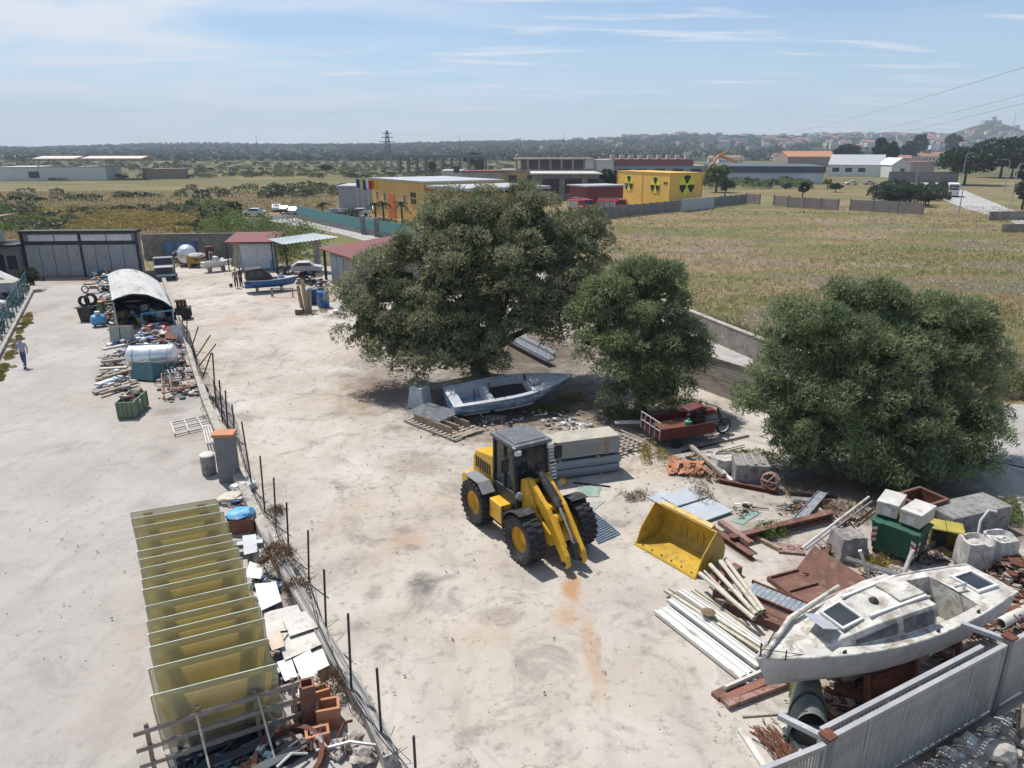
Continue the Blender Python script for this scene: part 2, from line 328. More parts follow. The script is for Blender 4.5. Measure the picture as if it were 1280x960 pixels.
def slab_mat(name, base, pale, warm, lst, rough=0.9, crack=0.55, mot=1.0):
    m, t, b, o = newmat(name); vec = sm_geo(t)
    c = mixc(t, ramp01(t, noise_out(t, vec, 0.22, 6, 0.6, 0.3), 0.32, 0.68), base, pale)
    c = mixc(t, mul(t, ramp01(t, noise_out(t, vec, 0.09, 5, 0.6, 0.6), 0.45, 0.68), 0.85), c, warm)
    vs = N(t, 'ShaderNodeMapping', {0: vec, 2: (0, 0, R(26)), 3: (1.6, 0.25, 1)}).outputs[0]
    c = mixc(t, mul(t, ramp01(t, noise_out(t, vs, 0.8, 7, 0.7, 0.5), 0.48, 0.74), 0.4), c, tuple(x*0.7 for x in base))
    c = mixc(t, mul(t, ramp01(t, noise_out(t, vec, 0.55, 8, 0.7, 0.8), 0.5, 0.66), 0.75*mot), c, tuple(x*0.6 for x in base))
    c = mixc(t, mul(t, ramp01(t, noise_out(t, vec, 2.6, 8, 0.72), 0.52, 0.68), 0.7*mot), c, tuple(x*0.55 for x in base))
    c = mixc(t, mul(t, ramp01(t, noise_out(t, vec, 11.0, 6, 0.75), 0.55, 0.75), 0.5), c, tuple(x*0.6 for x in base))
    c = mixc(t, mul(t, ramp01(t, noise_out(t, vec, 6.0, 8, 0.75), 0.55, 0.72), 0.45), c, tuple(min(1, x*1.2) for x in pale))
    wv = N(t, 'ShaderNodeTexNoise', {'Vector': vec, 'Scale': 0.5, 'Detail': 7, 'Roughness': 0.65}).outputs['Color']
    q = N(t, 'ShaderNodeVectorMath', {0: wv}, operation='SCALE'); q.inputs['Scale'].default_value = 3.2
    q2 = N(t, 'ShaderNodeVectorMath', {0: vec, 1: q.outputs[0]}, operation='ADD').outputs[0]
    vo = N(t, 'ShaderNodeTexVoronoi', {'Vector': q2, 'Scale': 0.14}, feature='DISTANCE_TO_EDGE')
    ck = N(t, 'ShaderNodeMapRange', {0: vo.outputs[0], 1: 0.0065, 2: 0.001, 3: 0.0, 4: 1.0}).outputs[0]
    ck = mul(t, mul(t, ck, ramp01(t, noise_out(t, vec, 0.16, 2, 0.5), 0.46, 0.58)), crack)
    c = mixc(t, ck, c, (0.10, 0.09, 0.075))
    c = stains(t, vec, c, lst)
    t.links.new(c, b.inputs['Base Color']); b.inputs['Roughness'].default_value = rough; b.inputs['Specular IOR Level'].default_value = 0.25
    bn = N(t, 'ShaderNodeBump', {'Strength': 0.35, 'Distance': 0.03, 'Height': noise_out(t, vec, 7, 8, 0.7)})
    t.links.new(bn.outputs[0], b.inputs['Normal']); return m
OIL = (0.085, 0.075, 0.07); BR = (0.155, 0.105, 0.07); OR = (0.37, 0.19, 0.075); SHADED_SOIL = (0.085, 0.062, 0.042)  # the last one is brown soil with tree shade painted into the colour
yard_st = [(716,735,17,22,OR,.9),(708,768,22,14,OR,.65),(738,802,14,44,OR,.6),(750,855,15,32,OR,.45),(528,729,24,19,OIL,.8),(502,662,16,9,OIL,.5),(512,676,26,9,OR,.45),
  (515,684,18,5,OIL,.6),(468,742,16,13,OIL,.5),(440,700,34,16,OIL,.28),(625,770,38,14,BR,.55),(600,790,60,20,OR,.22),(402,720,26,22,OIL,.3),(560,640,50,14,OIL,.15),
  (478,488,62,30,BR,.9),(455,468,44,22,BR,.55),(520,580,62,22,BR,.6),(590,535,110,26,BR,.8),(660,500,180,46,SHADED_SOIL,1),(640,440,200,46,SHADED_SOIL,1),(600,505,90,26,SHADED_SOIL,.9),(830,520,110,34,SHADED_SOIL,.9),  # under the trees: soil stains with the crowns' shade painted in
  (1060,600,190,40,SHADED_SOIL,.95),(880,585,70,26,BR,.55),(960,650,90,40,BR,.4),(1180,660,130,50,SHADED_SOIL,.85),(1060,690,110,40,BR,.45),(800,590,60,20,OR,.25),
  (1180,780,150,70,BR,.8),(1080,870,140,60,BR,.6),(1180,925,110,50,BR,.9),(1250,720,60,60,SHADED_SOIL,.9),(1215,640,80,40,SHADED_SOIL,.9),(940,660,20,12,BR,.5),(765,655,26,8,OIL,.5),(860,780,50,24,OIL,.2),(690,880,30,16,OIL,.2),
  (380,370,60,14,OR,.4),(300,400,50,10,OR,.3),(330,390,40,6,BR,.3),(275,330,20,5,OIL,.4),(420,420,60,24,(0.44,0.36,0.26),.5),(460,780,40,30,OIL,.12),(790,745,36,20,OIL,.14),
  (400,890,12,30,BR,.4),(340,620,14,30,OIL,.25),(1000,720,60,30,BR,.3),(660,730,30,10,OIL,.3),(560,700,40,12,BR,.2)]
m_yard = slab_mat('yard_concrete', (0.385, 0.345, 0.30), (0.50, 0.46, 0.41), (0.38, 0.315, 0.24), yard_st)
lot_st = [(212,514,24,7,BR,.55),(262,575,20,8,BR,.5),(240,545,40,12,OIL,.2),(205,560,40,10,OIL,.2),(245,600,40,14,OIL,.2),(205,570,20,12,OIL,.3),(110,350,60,6,(0.3,0.17,0.11),.6),
  (150,380,40,14,BR,.4),(180,450,50,30,BR,.45),(230,500,40,20,OIL,.3),(165,800,20,30,OR,.18),(60,385,14,20,BR,.3),(90,430,40,6,OIL,.12),(85,560,50,12,OIL,.1),(330,800,60,90,BR,.7),(300,900,100,40,BR,.6)]
m_lot = slab_mat('lot_concrete', (0.34, 0.31, 0.285), (0.41, 0.38, 0.35), (0.36, 0.315, 0.265), lot_st, crack=0.15, mot=0.5)
m_lane = slab_mat('lane_concrete', (0.35, 0.33, 0.31), (0.40, 0.38, 0.36), (0.33, 0.3, 0.27), [], crack=0.3)
wallpath = [G(490,962), G(462,900), G(430,850), G(398,795), G(366,740), G(335,680), G(310,628), G(293,592), G(277,553), G(258,507), G(244,464), G(232,425), G(222,395), G(212,372), G(205,352)]
WP = [Vector((p.x, p.y, 0)) for p in wallpath]
yard = [(-1.6, 9.4)] + [(p.x, p.y) for p in WP] + [(-36, 74), (-36, 79), (-24, 80), (-14, 76), (-3, 66), (6, 53), (9.6, 36.8), (13.8, 30.2), (19.8, 26.5), (24, 23), (26, 14), (12, 9.4)]
poly('yard', yard, 0.0, m_yard)
lot = [(-1.6, 9.4)] + [(p.x, p.y) for p in WP] + [(-36, 74), (-52, 74), (-53, 66), (-46, 36), (-34, 9.4)]
poly('concrete_lot', lot, 0.0, m_lot)
lane = [(9.75, 36.8), (13.95, 30.2), (19.9, 26.6), (24.2, 23.1), (30, 17), (44, 22), (25.5, 33.6), (19.5, 34.6), (16.5, 36.8), (14.8, 41.2), (12.6, 48.4), (8, 64), (-2, 84), (-22, 118), (-38, 138), (-44, 132), (-26, 110), (-6, 78), (3, 62)]
poly('lane', lane, 0.004, m_lane)
m_asph = MAT('asphalt', (0.085, 0.085, 0.088), 0.9, var=0.2, scale=0.5, dirt=(0.14, 0.13, 0.12), damt=0.4)
m_road = MAT('pale_road', (0.36, 0.35, 0.34), 0.9, var=0.15, scale=0.2, dirt=(0.3, 0.28, 0.25), damt=0.4)
poly('car_park', [G(300,275), G(395,262), G(470,272), G(560,300), G(530,330), G(470,296), G(375,280), G(330,292)], -0.01, m_asph)
poly('road', [G(1148,226), G(1178,226), G(1218,243), G(1262,261), G(1320,280), G(1330,310), G(1262,276), G(1205,260), G(1168,246)], -0.008, m_road)

def field_mat():
    m, t, b, o = newmat('dry_field'); vec = sm_geo(t)
    sp = N(t, 'ShaderNodeSeparateXYZ', {0: vec})
    straw, olive, brown, mauve, green = (0.235, 0.175, 0.10), (0.145, 0.145, 0.055), (0.20, 0.135, 0.07), (0.27, 0.22, 0.185), (0.075, 0.085, 0.038)
    st = N(t, 'ShaderNodeMapping', {0: vec, 2: (0, 0, R(-8)), 3: (0.5, 1.3, 1)}).outputs[0]
    c = mixc(t, ramp01(t, noise_out(t, st, 0.06, 6, 0.6, 0.4), 0.42, 0.56), straw, olive)
    c = mixc(t, mul(t, ramp01(t, noise_out(t, st, 0.045, 5, 0.62, 0.8), 0.52, 0.64), 0.85), c, brown)
    c = mixc(t, mul(t, ramp01(t, noise_out(t, st, 0.11, 6, 0.66, 0.5), 0.55, 0.68), 0.8), c, mauve)
    c = mixc(t, mul(t, ramp01(t, noise_out(t, vec, 0.8, 7, 0.75), 0.48, 0.72), 0.6), c, tuple(x*0.55 for x in olive))
    c = mixc(t, mul(t, ramp01(t, noise_out(t, vec, 2.5, 5, 0.75), 0.55, 0.75), 0.5), c, (0.33, 0.28, 0.18))
    far = N(t, 'ShaderNodeMapRange', {0: sp.outputs[1], 1: 180, 2: 420}, interpolation_type='SMOOTHSTEP').outputs[0]
    nf = ramp01(t, noise_out(t, vec, 0.012, 7, 0.7, 0.4), 0.36, 0.56)
    c = mixc(t, mul(t, mul(t, far, nf), 0.8), c, green)
    t.links.new(c, b.inputs['Base Color']); b.inputs['Roughness'].default_value = 0.95; b.inputs['Specular IOR Level'].default_value = 0.1
    return m
m_field = field_mat()
gx = [-9000, -600, -60, 60, 600, 9000]
mb = MB(); mb.add([(-9000, -60, -0.05), (9000, -60, -0.05), (9000, 9000, -0.05), (-9000, 9000, -0.05)], [(0, 1, 2, 3)])
STR(mb.build('ground', m_field))

# ------------------------------------------------------------------ far hills
SKY = [(-400,186),(0,184),(40,185),(150,183),(200,182),(330,181),(450,180.5),(560,179),(650,177.5),(700,177),(760,175),(800,173),(860,171),(960,172),(1050,170),(1150,170),(1280,171),(1700,172)]
def skyl(px): return float(np.interp(px, [a for a, b in SKY], [b for a, b in SKY]))
def hillz(x, y):
    px = 640 + FPX * x / (y * CP)
    top = 12 + 2900 * math.tan(PITCH - math.atan((480 - skyl(px)) / FPX)) * -1
    s = min(1, max(0, (y - 800) / 2100)); s = s*s*(3-2*s)
    n = noise.fractal(Vector((x*0.0016, y*0.0016, 0.3)), 1.0, 2.0, 5) * 7 * s
    fall = 1.0 if y < 2900 else max(0.2, 1 - (y-2900)/1500)
    return (top * s + n) * fall - 0.06 * (1 - min(1, s*20))*3
mb = MB()
nx, ny = 260, 60
vs = []; 
for j in range(ny+1):
    y = 820 + (3300-820) * (j/ny)
    for i in range(nx+1):
        x = (-1.05 + 2.1*i/nx) * y * 0.80
        vs.append((x, y, hillz(x, y)))
fs = [(j*(nx+1)+i, j*(nx+1)+i+1, (j+1)*(nx+1)+i+1, (j+1)*(nx+1)+i) for j in range(ny) for i in range(nx)]
mb.add(vs, fs)
def hill_mat():
    m, t, b, o = newmat('far_hillside'); vec = sm_geo(t)
    c = mixc(t, ramp01(t, noise_out(t, vec, 0.006, 8, 0.72, 0.3), 0.34, 0.5), (0.13, 0.115, 0.075), (0.042, 0.06, 0.03))
    c = mixc(t, mul(t, ramp01(t, noise_out(t, vec, 0.03, 6, 0.75), 0.5, 0.66), 0.9), c, (0.028, 0.042, 0.022))
    t.links.new(c, b.inputs['Base Color']); b.inputs['Roughness'].default_value = 1.0; b.inputs['Specular IOR Level'].default_value = 0
    return m
STR(mb.build('hills', hill_mat(), smooth=True))
# the town's castle hill
CH = V(1238, 172, 2300)
def chz(x, y):
    d = math.hypot((x-CH.x)/150, (y-CH.y)/170)
    return 40*math.exp(-((x-CH.x)/72)**2 - ((y-CH.y)/120)**2) + 8*math.exp(-((x-CH.x-30)/230)**2 - ((y-CH.y)/300)**2) - 4 + hillz(x, y)
mb = MB(); vs = []; n = 40
for j in range(n+1):
    for i in range(n+1):
        x = CH.x - 700 + 1400*i/n; y = CH.y - 600 + 1200*j/n
        vs.append((x, y, chz(x, y) if 0 < i < n and 0 < j < n else -2))
mb.add(vs, [(j*(n+1)+i, j*(n+1)+i+1, (j+1)*(n+1)+i+1, (j+1)*(n+1)+i) for j in range(n) for i in range(n)])
STR(mb.build('castle_hill', MATS.get('far_hillside') or bpy.data.materials['far_hillside'], smooth=True))

# ------------------------------------------------------------------ leaf clouds
def quads(name, P, L, Wd, mat, parent=None, upb=0.0, Nrm=None, face=None):
    n = len(P); P = np.asarray(P, float)
    a = RNG.normal(size=(n, 3)); a[:, 2] += upb * 1.2
    if face is not None: a = np.cross(np.asarray(face)*1.15 + RNG.normal(size=(n, 3))*0.62, a)
    if Nrm is not None: a = a*0.8 + np.asarray(Nrm)*0.9
    a /= np.linalg.norm(a, axis=1)[:, None] + 1e-9
    r = RNG.normal(size=(n, 3)) if face is None else np.asarray(face)*1.15 + RNG.normal(size=(n, 3))*0.55
    b = np.cross(a, r); b /= np.linalg.norm(b, axis=1)[:, None] + 1e-9
    L = (np.ones(n)*L)[:, None] * RNG.uniform(0.6, 1.25, (n, 1)); Wd = (np.ones(n)*Wd)[:, None] * RNG.uniform(0.7, 1.2, (n, 1))
    vv = np.stack([P - a*L*0.5, P + b*Wd*0.5, P + a*L*0.5, P - b*Wd*0.5], 1).reshape(-1, 3)
    me = bpy.data.meshes.new(name); me.vertices.add(4*n); me.vertices.foreach_set('co', vv.ravel())
    me.loops.add(4*n); me.loops.foreach_set('vertex_index', np.arange(4*n, dtype=np.int32))
    me.polygons.add(n); me.polygons.foreach_set('loop_start', np.arange(0, 4*n, 4, dtype=np.int32))
    me.update(calc_edges=True); me.materials.append(mat)
    o = bpy.data.objects.new(name, me); COL.objects.link(o)
    if parent: o.parent = parent
    return o
def clump_pts(c, r, n, flat=0.85):
    d = RNG.normal(size=(n, 3)); d /= np.linalg.norm(d, axis=1)[:, None]
    d[:, 2] = np.where(d[:, 2] < -0.35, -d[:, 2], d[:, 2])
    rad = r * RNG.uniform(0.45, 1.05, n) ** 0.6
    return np.asarray(c) + d * rad[:, None] * np.array([1, 1, flat]), d
def tree(name, label, lobes, base, trunkr, leafmat, nsub, nleaf, L, Wd, group=None, cl=(0.5, 0.95), limbs=None, cat='tree', zmin=0.35):
    """lobes: (centre, radius) in world metres; crown is many leaf clumps spread over the lobes."""
    t = T(name, label, cat, (base[0], base[1], 0), group=group); B = Vector((base[0], base[1], 0))
    tot = sum(r*r for c, r in lobes); P = []; D = []
    for c, r in lobes:
        k = max(3, int(nsub * r*r / tot))
        for i in range(k):
            d = Vector(RNG.normal(size=3)).normalized()
            if d.z < -0.6: d.z = -d.z
            cc = Vector(c) + d * r * random.uniform(0.74, 1.04)
            rr = random.uniform(*cl)
            if cc.z - rr*0.8 < zmin: cc.z = zmin + rr*0.8
            p, dd = clump_pts(cc, rr, int(nleaf*(rr/cl[1])**2)); P.append(p); D.append(dd*0.6 + np.array(d)*0.55 + np.array([0, 0, .2]))
    P = np.concatenate(P); D = np.concatenate(D); P[:, 2] = np.maximum(P[:, 2], 0.12)
    co = []
    for c, r in lobes: p, dd = clump_pts(c, r*0.6, int(150*r*r), 1.0); p[:, 2] = np.maximum(p[:, 2], zmin); co.append(p)
    co = np.concatenate(co); LL = np.concatenate([np.full(len(P), L), np.full(len(co), 0.4)]); WW = np.concatenate([np.full(len(P), Wd), np.full(len(co), 0.26)])
    D = np.concatenate([D, RNG.normal(size=(len(co), 3))])
    allp = np.concatenate([P, co]) - np.array(B)
    fm = RNG.random(len(P)) < 0.5; fa = np.concatenate([fm, np.ones(len(co), bool)])
    o1 = quads('crown', allp[fa], LL[fa], WW[fa], leafmat, t, 0.25, None, D[fa]); o2 = quads('sprigs', allp[~fa] + D[~fa]*0.06, LL[~fa]*1.7, WW[~fa]*0.75, leafmat, t, 0.35, D[~fa])
    mb = MB()
    for (p0, p1, r0, r1) in (limbs or []):
        p0, p1 = Vector(p0), Vector(p1); mid = (p0+p1)*0.5 + Vector((random.uniform(-.3, .3), random.uniform(-.2, .2), 0.15))
        mb.tube([p0, mid, p1], [r0, (r0+r1)/2, r1], 9)
    if not limbs: mb.tube([(0, 0, -0.1), (0.03, 0.05, lobes[0][0][2]*0.5), (0, 0, lobes[0][0][2])], [trunkr, trunkr*0.75, trunkr*0.4], 8)
    mb.build('trunk', m_bark, t, smooth=True)
    return t
lf_olive = LEAF('olive_leaf', (0.075, 0.092, 0.045), (0.33, 0.34, 0.19), 0.45)
lf_olive2 = LEAF('green_olive_leaf', (0.075, 0.105, 0.042), (0.30, 0.35, 0.165), 0.45)
lf_bush = LEAF('silvery_bush_leaf', (0.07, 0.105, 0.044), (0.30, 0.355, 0.175), 0.45)
lf_dark = LEAF('dark_leaf', (0.018, 0.035, 0.016), (0.055, 0.085, 0.03))
lf_green = LEAF('fresh_leaf', (0.075, 0.115, 0.03), (0.22, 0.27, 0.085), 0.35)
lf_scrub = LEAF('scrub_leaf', (0.07, 0.08, 0.035), (0.19, 0.195, 0.095))
lf_ochre = LEAF('ochre_weed', (0.21, 0.17, 0.05), (0.40, 0.31, 0.09), 0.35)
lf_straw = LEAF('straw', (0.24, 0.185, 0.10), (0.42, 0.335, 0.20), trans=0.5)
lf_grass = LEAF('field_grass', (0.15, 0.16, 0.06), (0.29, 0.29, 0.125), trans=0.5)
lf_flower = LEAF('flower_heads', (0.38, 0.36, 0.22), (0.62, 0.58, 0.45), trans=0.2)
lf_mauve = LEAF('thistle', (0.28, 0.23, 0.20), (0.46, 0.39, 0.34), trans=0.5)
lf_brown = LEAF('dry_brown_weed', (0.10, 0.06, 0.03), (0.24, 0.15, 0.075), trans=0.15)
def lobe(px, py, rp, Y): 
    p = V(px, py, Y); return (p, rp / (FPX / (Y*CP + (H-p.z)*SP)))
L1 = [lobe(a[0], a[1], a[2]*.97, a[3]) for a in [(490,365,56,37.8),(572,300,54,38.2),(655,286,48,39.2),(722,312,46,40),(642,355,62,36.6),(540,430,50,36),(700,395,56,37.2),(598,395,55,37.2),(440,372,24,37),(742,290,26,40.3),
      (612,266,26,40),(575,292,44,38.4),(660,284,44,39),(548,276,26,39),(600,330,50,37.2),(462,412,34,36.6),(550,444,58,34.9),(592,436,48,35.2),(510,432,46,35.4),(500,420,42,35.8),(580,420,38,35.4),(660,400,42,35.8),(740,370,30,38),(505,312,34,38),(690,330,50,38.6),(560,350,56,36.4),(520,395,45,36.2),(640,262,20,39.6)]]
b1 = G(600, 466)
def limbs_to(base, lobes, r0, idx, fork=1.0):
    out = []; B = Vector((base[0], base[1], 0)); f = Vector((0.05, 0, fork)); out.append((Vector((0, 0, -0.1)), f, r0*1.25, r0))
    for i in idx: out.append((f, Vector(lobes[i][0]) - B, r0*0.62, r0*0.12))
    return out
tree('olive_tree', 'biggest grey green olive tree with several trunks standing behind the stripped blue boat hull', L1, b1, 0.55, lf_olive, 640, 400, 0.19, 0.07,
     limbs=limbs_to(b1, L1, 0.46, [0, 1, 2, 4, 5, 6, 8, 9], 0.9), cl=(0.3, 0.85))
L2 = [lobe(*a) for a in [(780,382,46,33.4),(826,368,36,33.8),(846,436,36,33),(800,448,46,32.2),(752,425,34,33),(828,486,32,31.6),(790,486,32,31.4),(742,392,28,33.6),(862,450,22,32.6),(800,345,20,34)]]
b2 = G(800, 518)
tree('olive_tree', 'middle sized olive tree beside the block wall behind the red flatbed trike', L2, b2, 0.3, lf_olive2, 300, 360, 0.18, 0.065,
     limbs=limbs_to(b2, L2, 0.28, [0, 1, 2, 3, 4], 0.7), cl=(0.28, 0.75))
L3 = [lobe(a[0], a[1], a[2]*.9, a[3]) for a in [(1010,430,60,27.5),(1085,400,50,28.4),(1165,430,62,28),(1218,470,44,27.6),(962,490,42,27),(1040,515,62,26),(1120,535,68,25.6),(1195,540,56,26),(1090,585,40,24.6),(1165,580,46,25),
      (990,535,46,26),(1240,520,20,26.6),(1130,470,60,26.6),(1060,455,60,26.8),(1050,385,28,28.2),(1120,385,26,28.6),(940,500,22,27),(1010,560,30,25.4),(1215,410,30,28.4),(1060,560,40,25),(1100,600,34,24.2),(1010,575,26,24.8),(1150,600,34,24.4),(1210,575,34,25)]]
b3 = G(1100, 585)
tree('large_bush_tree', 'dense rounded dark green tree with branches down to the ground behind the green dumpster', L3, b3, 0.35, lf_bush, 760, 350, 0.17, 0.055,
     limbs=limbs_to(b3, L3, 0.3, [0, 1, 2, 5, 6, 7], 0.6), cl=(0.24, 0.68))

# ------------------------------------------------------------------ field growth (nobody could count it)
def screen_pts(n, x0, x1, y0, y1, ok):
    out = []
    while len(out) < n:
        g = G(random.uniform(x0, x1), random.uniform(y0, y1))
        if ok(g.x, g.y): out.append(g)
    return np.array([tuple(g) for g in out])
wl = [(12.9, 48.6), (15.1, 41.6), (17.2, 37.4), (20, 35.2), (25.6, 34.4), (34, 31)]
def in_right(x, y):
    if y > 165: return False
    if y > 48.6:  return x > 12.9 - (y-48.6)*0.33 and not (y > 150 and x < 26)
    return x > np.interp(y, [31, 34.4, 35.2, 37.4, 41.6, 48.6], [34, 25.6, 20, 17.2, 15.1, 12.9]) + 0.2
def ntex(P, s, o=0): return np.array([noise.fractal(Vector((p[0]*s+o, p[1]*s*1.8, o)), 1.0, 2.0, 4) for p in P])
Pf = screen_pts(34000, 640, 1300, 252, 520, in_right); q1 = ntex(Pf, 0.035, 3); q2 = ntex(Pf, 0.06, 9)
def tufts(name, P, hgt, w, mat, per=3):
    n = len(P); P = np.repeat(P, per, 0); P[:, :2] += RNG.normal(size=(n*per, 2))*0.10*(P[:, 1:2]/60)
    h = hgt * RNG.uniform(0.5, 1.3, n*per); ww = w * (P[:, 1]/70).clip(0.6, 2.2)
    P[:, 2] = h*0.5
    o = quads(name, P, h*1.15, ww, mat, None, 1.6); return TAG(o, None, None, None, 'stuff')
isb = q2 > 0.22; isg = (q1 > 0.02) & ~isb
TAG(tufts('dry_grass', Pf[(~isb) & (~isg)], 0.24, 0.055, lf_straw), 'dry straw coloured grass over the fenced field', 'grass')
TAG(tufts('green_grass', Pf[isg], 0.28, 0.06, lf_grass), 'olive green grass patches in the fenced field', 'grass')
TAG(tufts('thistle', Pf[isb], 0.3, 0.07, lf_mauve), 'greyish mauve thistle patches in the fenced field', 'weeds')
sel = Pf[RNG.random(len(Pf)) < 0.2].copy(); sel[:, 2] = RNG.uniform(0.35, 0.65, len(sel))
TAG(quads('wild_flowers', sel, 0.12, 0.10, lf_flower), 'pale wild flower heads scattered over the field', 'flowers', None, 'stuff')
def bushes(name, lst, mat, per, L, Wd, upb=0.5):
    P = []
    for (c, r, h) in lst:
        p, d = clump_pts((c[0], c[1], h*0.35), 1.0, per, 1.0)
        p = (p - np.array([c[0], c[1], h*0.35])) * np.array([r, r, h*0.65]) + np.array([c[0], c[1], h*0.38]); p[:, 2] = np.maximum(p[:, 2], 0.03); P.append(p)
    return quads(name, np.concatenate(P), L, Wd, mat, None, upb)
# rank weeds and shrubs on the open land to the left
def left_land(x, y): return y > 82 and not (x > -42 and y < 150 and x > -60 + (y-82)*0.35 and px_of(x, y) > 300)
def px_of(x, y): return 640 + FPX*x/(y*CP + H*SP)
lst = {'o': [], 'g': [], 's': [], 'd': []}
for i in range(420):
    g = G(random.uniform(-20, 420), random.uniform(262, 292)); 
    if g.y < 80 or (px_of(g.x, g.y) > 330 and g.y < 92) or px_of(g.x, g.y) > 298: continue
    v = noise.fractal(Vector((g.x*0.04, g.y*0.04, 2)), 1, 2, 3)
    k = 'o' if v > 0.05 and px_of(g.x, g.y) < 260 else ('g' if px_of(g.x, g.y) > 230 or v < -0.25 else 's')
    if px_of(g.x, g.y) > 230 and random.random() < .35: k = random.choice('sd')
    lst[k].append((g, random.uniform(0.8, 1.9), random.uniform(0.6, 1.5) + (1.3 if px_of(g.x, g.y) > 235 else 0)))
for i in range(2000):
    g = G(random.uniform(-30, 640), 203 + 60*random.random()**1.3)
    if px_of(g.x, g.y) > 440 and g.y < 175: continue
    if g.y < 300 and px_of(g.x, g.y) < 330 and random.random() < .86: continue
    v = noise.fractal(Vector((g.x*0.012, g.y*0.012, 7)), 1, 2, 4)
    if v < (0.1 if g.y < 330 else -0.15) and not (g.y > 420 and random.random() < 0.6): continue
    lst['d' if random.random() < 0.3 else 's'].append((g, random.uniform(1.5, 3.6), random.uniform(0.9, 2.2 if g.y < 420 else 3.4)))
for i in range(260):      # right hand side beyond the panel wall
    g = G(random.uniform(880, 1010), random.uniform(214, 236)); lst['g' if random.random() < .7 else 'd'].append((g, random.uniform(1.5, 3), random.uniform(1.5, 3.0)))
for i in range(90):
    g = G(random.uniform(1092, 1185), random.uniform(234, 252)); lst['d'].append((g, random.uniform(1.5, 2.6), random.uniform(1.2, 2.6)))
TAG(bushes('ochre_weeds', lst['o'], lf_ochre, 150, 0.42, 0.16), 'ochre flowering weeds behind the workshop', 'weeds', None, 'stuff')
TAG(bushes('green_weeds', lst['g'], lf_green, 170, 0.5, 0.2), 'tall fresh green weeds and reeds on the open land', 'weeds', None, 'stuff')
TAG(bushes('scrub', lst['s'], lf_scrub, 110, 0.75, 0.4), 'grey green scrub across the open land', 'scrub', None, 'stuff')
TAG(bushes('dark_scrub', lst['d'], lf_dark, 110, 0.85, 0.45), 'dark evergreen shrubs across the open land', 'scrub', None, 'stuff')
Pg = screen_pts(15000, -20, 420, 240, 300, lambda x, y: y > 82 and not (px_of(x, y) > 295 and y < 150))
TAG(tufts('dry_meadow', Pg, 0.5, 0.13, lf_straw), 'dry straw coloured meadow behind the workshop', 'grass')
# wooded slopes and skyline trees
P = []
for i in range(7500):
    y = random.uniform(850, 2950); x = random.uniform(-0.85, 0.95)*y*0.8; px = 640 + FPX*x/(y*CP)
    dens = 0.55 + 0.3*(430 < px < 860) - 0.2*(px >= 860) + 0.15*(px >= 860) + 0.25*noise.noise(Vector((x*0.004, y*0.004, 1)))
    if random.random() > dens: continue
    r = random.uniform(2.5, 6) if px < 560 else random.uniform(3, 8); p, d = clump_pts((x, y, hillz(x, y)+r*0.25), r*1.25, 24, .6); P.append(p)
for i in range(260):
    y = random.uniform(2820, 2940); px = random.uniform(520, 1300); x = (px-640)/FPX*y*CP; r = random.uniform(4, 9)
    p, d = clump_pts((x, y, hillz(x, y)+r*0.5), r, 40); P.append(p)
TAG(quads('far_woods', np.concatenate(P), 4.6, 2.8, lf_dark), 'dark woods on the distant hillsides', 'woods', None, 'stuff')
# weeds at the foot of walls and trees
wd = {'g': [], 'b': [], 's': []}
for (px, py, rx, ry, n, k, h) in [(860,505,22,10,14,'g',.6),(775,520,20,8,12,'g',.5),(830,500,14,10,10,'y',.7),(820,575,18,14,10,'s',.45),(868,600,10,14,5,'b',.3),(960,668,16,8,9,'g',.35),(790,622,18,6,6,'b',.25),
    (880,625,10,8,4,'b',.25),(1225,650,40,8,22,'g',.45),(1250,640,30,6,10,'g',.5),(1050,640,60,12,14,'b',.25),(1095,705,14,5,8,'y',.3),(250,480,3,14,5,'g',.25),(263,505,4,8,4,'g',.3),(268,525,4,6,3,'b',.25),
    (940,575,26,8,8,'g',.35),(1000,610,30,8,8,'b',.25),(690,515,20,5,8,'g',.3),(720,500,20,6,8,'s',.3),(418,395,12,4,5,'b',.3),(400,392,20,4,6,'s',.2),(1010,635,30,8,7,'b',.2),(345,650,6,30,6,'b',.2)]:
    for i in range(n):
        g = G(px+random.gauss(0, rx*.6), py+random.gauss(0, ry*.6)); wd['g' if k == 'g' else ('b' if k == 'b' else 's')].append((g, random.uniform(.18, .42)*(1+h*.5), h*random.uniform(.6, 1.2)))
for i in range(110):       # weeds along the kerb on the left
    u = random.random(); g = G(38 - 40*u + random.gauss(0, 3), 392 + 85*u); wd['g' if random.random() < .4 else 's'].append((g, .2, random.uniform(.05, .11)))
TAG(bushes('green_verge_weeds', wd['g'], lf_green, 90, 0.2, 0.035, 1.2), 'green weeds round the walls and tree feet', 'weeds', None, 'stuff')
TAG(bushes('brown_verge_weeds', wd['b'], lf_brown, 60, 0.22, 0.02, 1.0), 'dry brown weeds among the scrap', 'weeds', None, 'stuff')
TAG(bushes('yellow_verge_weeds', wd['s'], lf_ochre, 80, 0.2, 0.03, 1.2), 'yellowing weeds among the scrap and along the kerb', 'weeds', None, 'stuff')
TAG(bushes('field_edge_weeds', [(Vector((wl[i][0]+.6+(wl[i+1][0]-wl[i][0])*t_, wl[i][1]+.5+(wl[i+1][1]-wl[i][1])*t_, 0)), random.uniform(.5, 1.0), random.uniform(.9, 1.7)) for i in range(5) for t_ in [random.random() for _ in range(16)]], lf_grass, 170, 0.32, 0.06), 'tall grass along the field wall', 'grass', None, 'stuff')
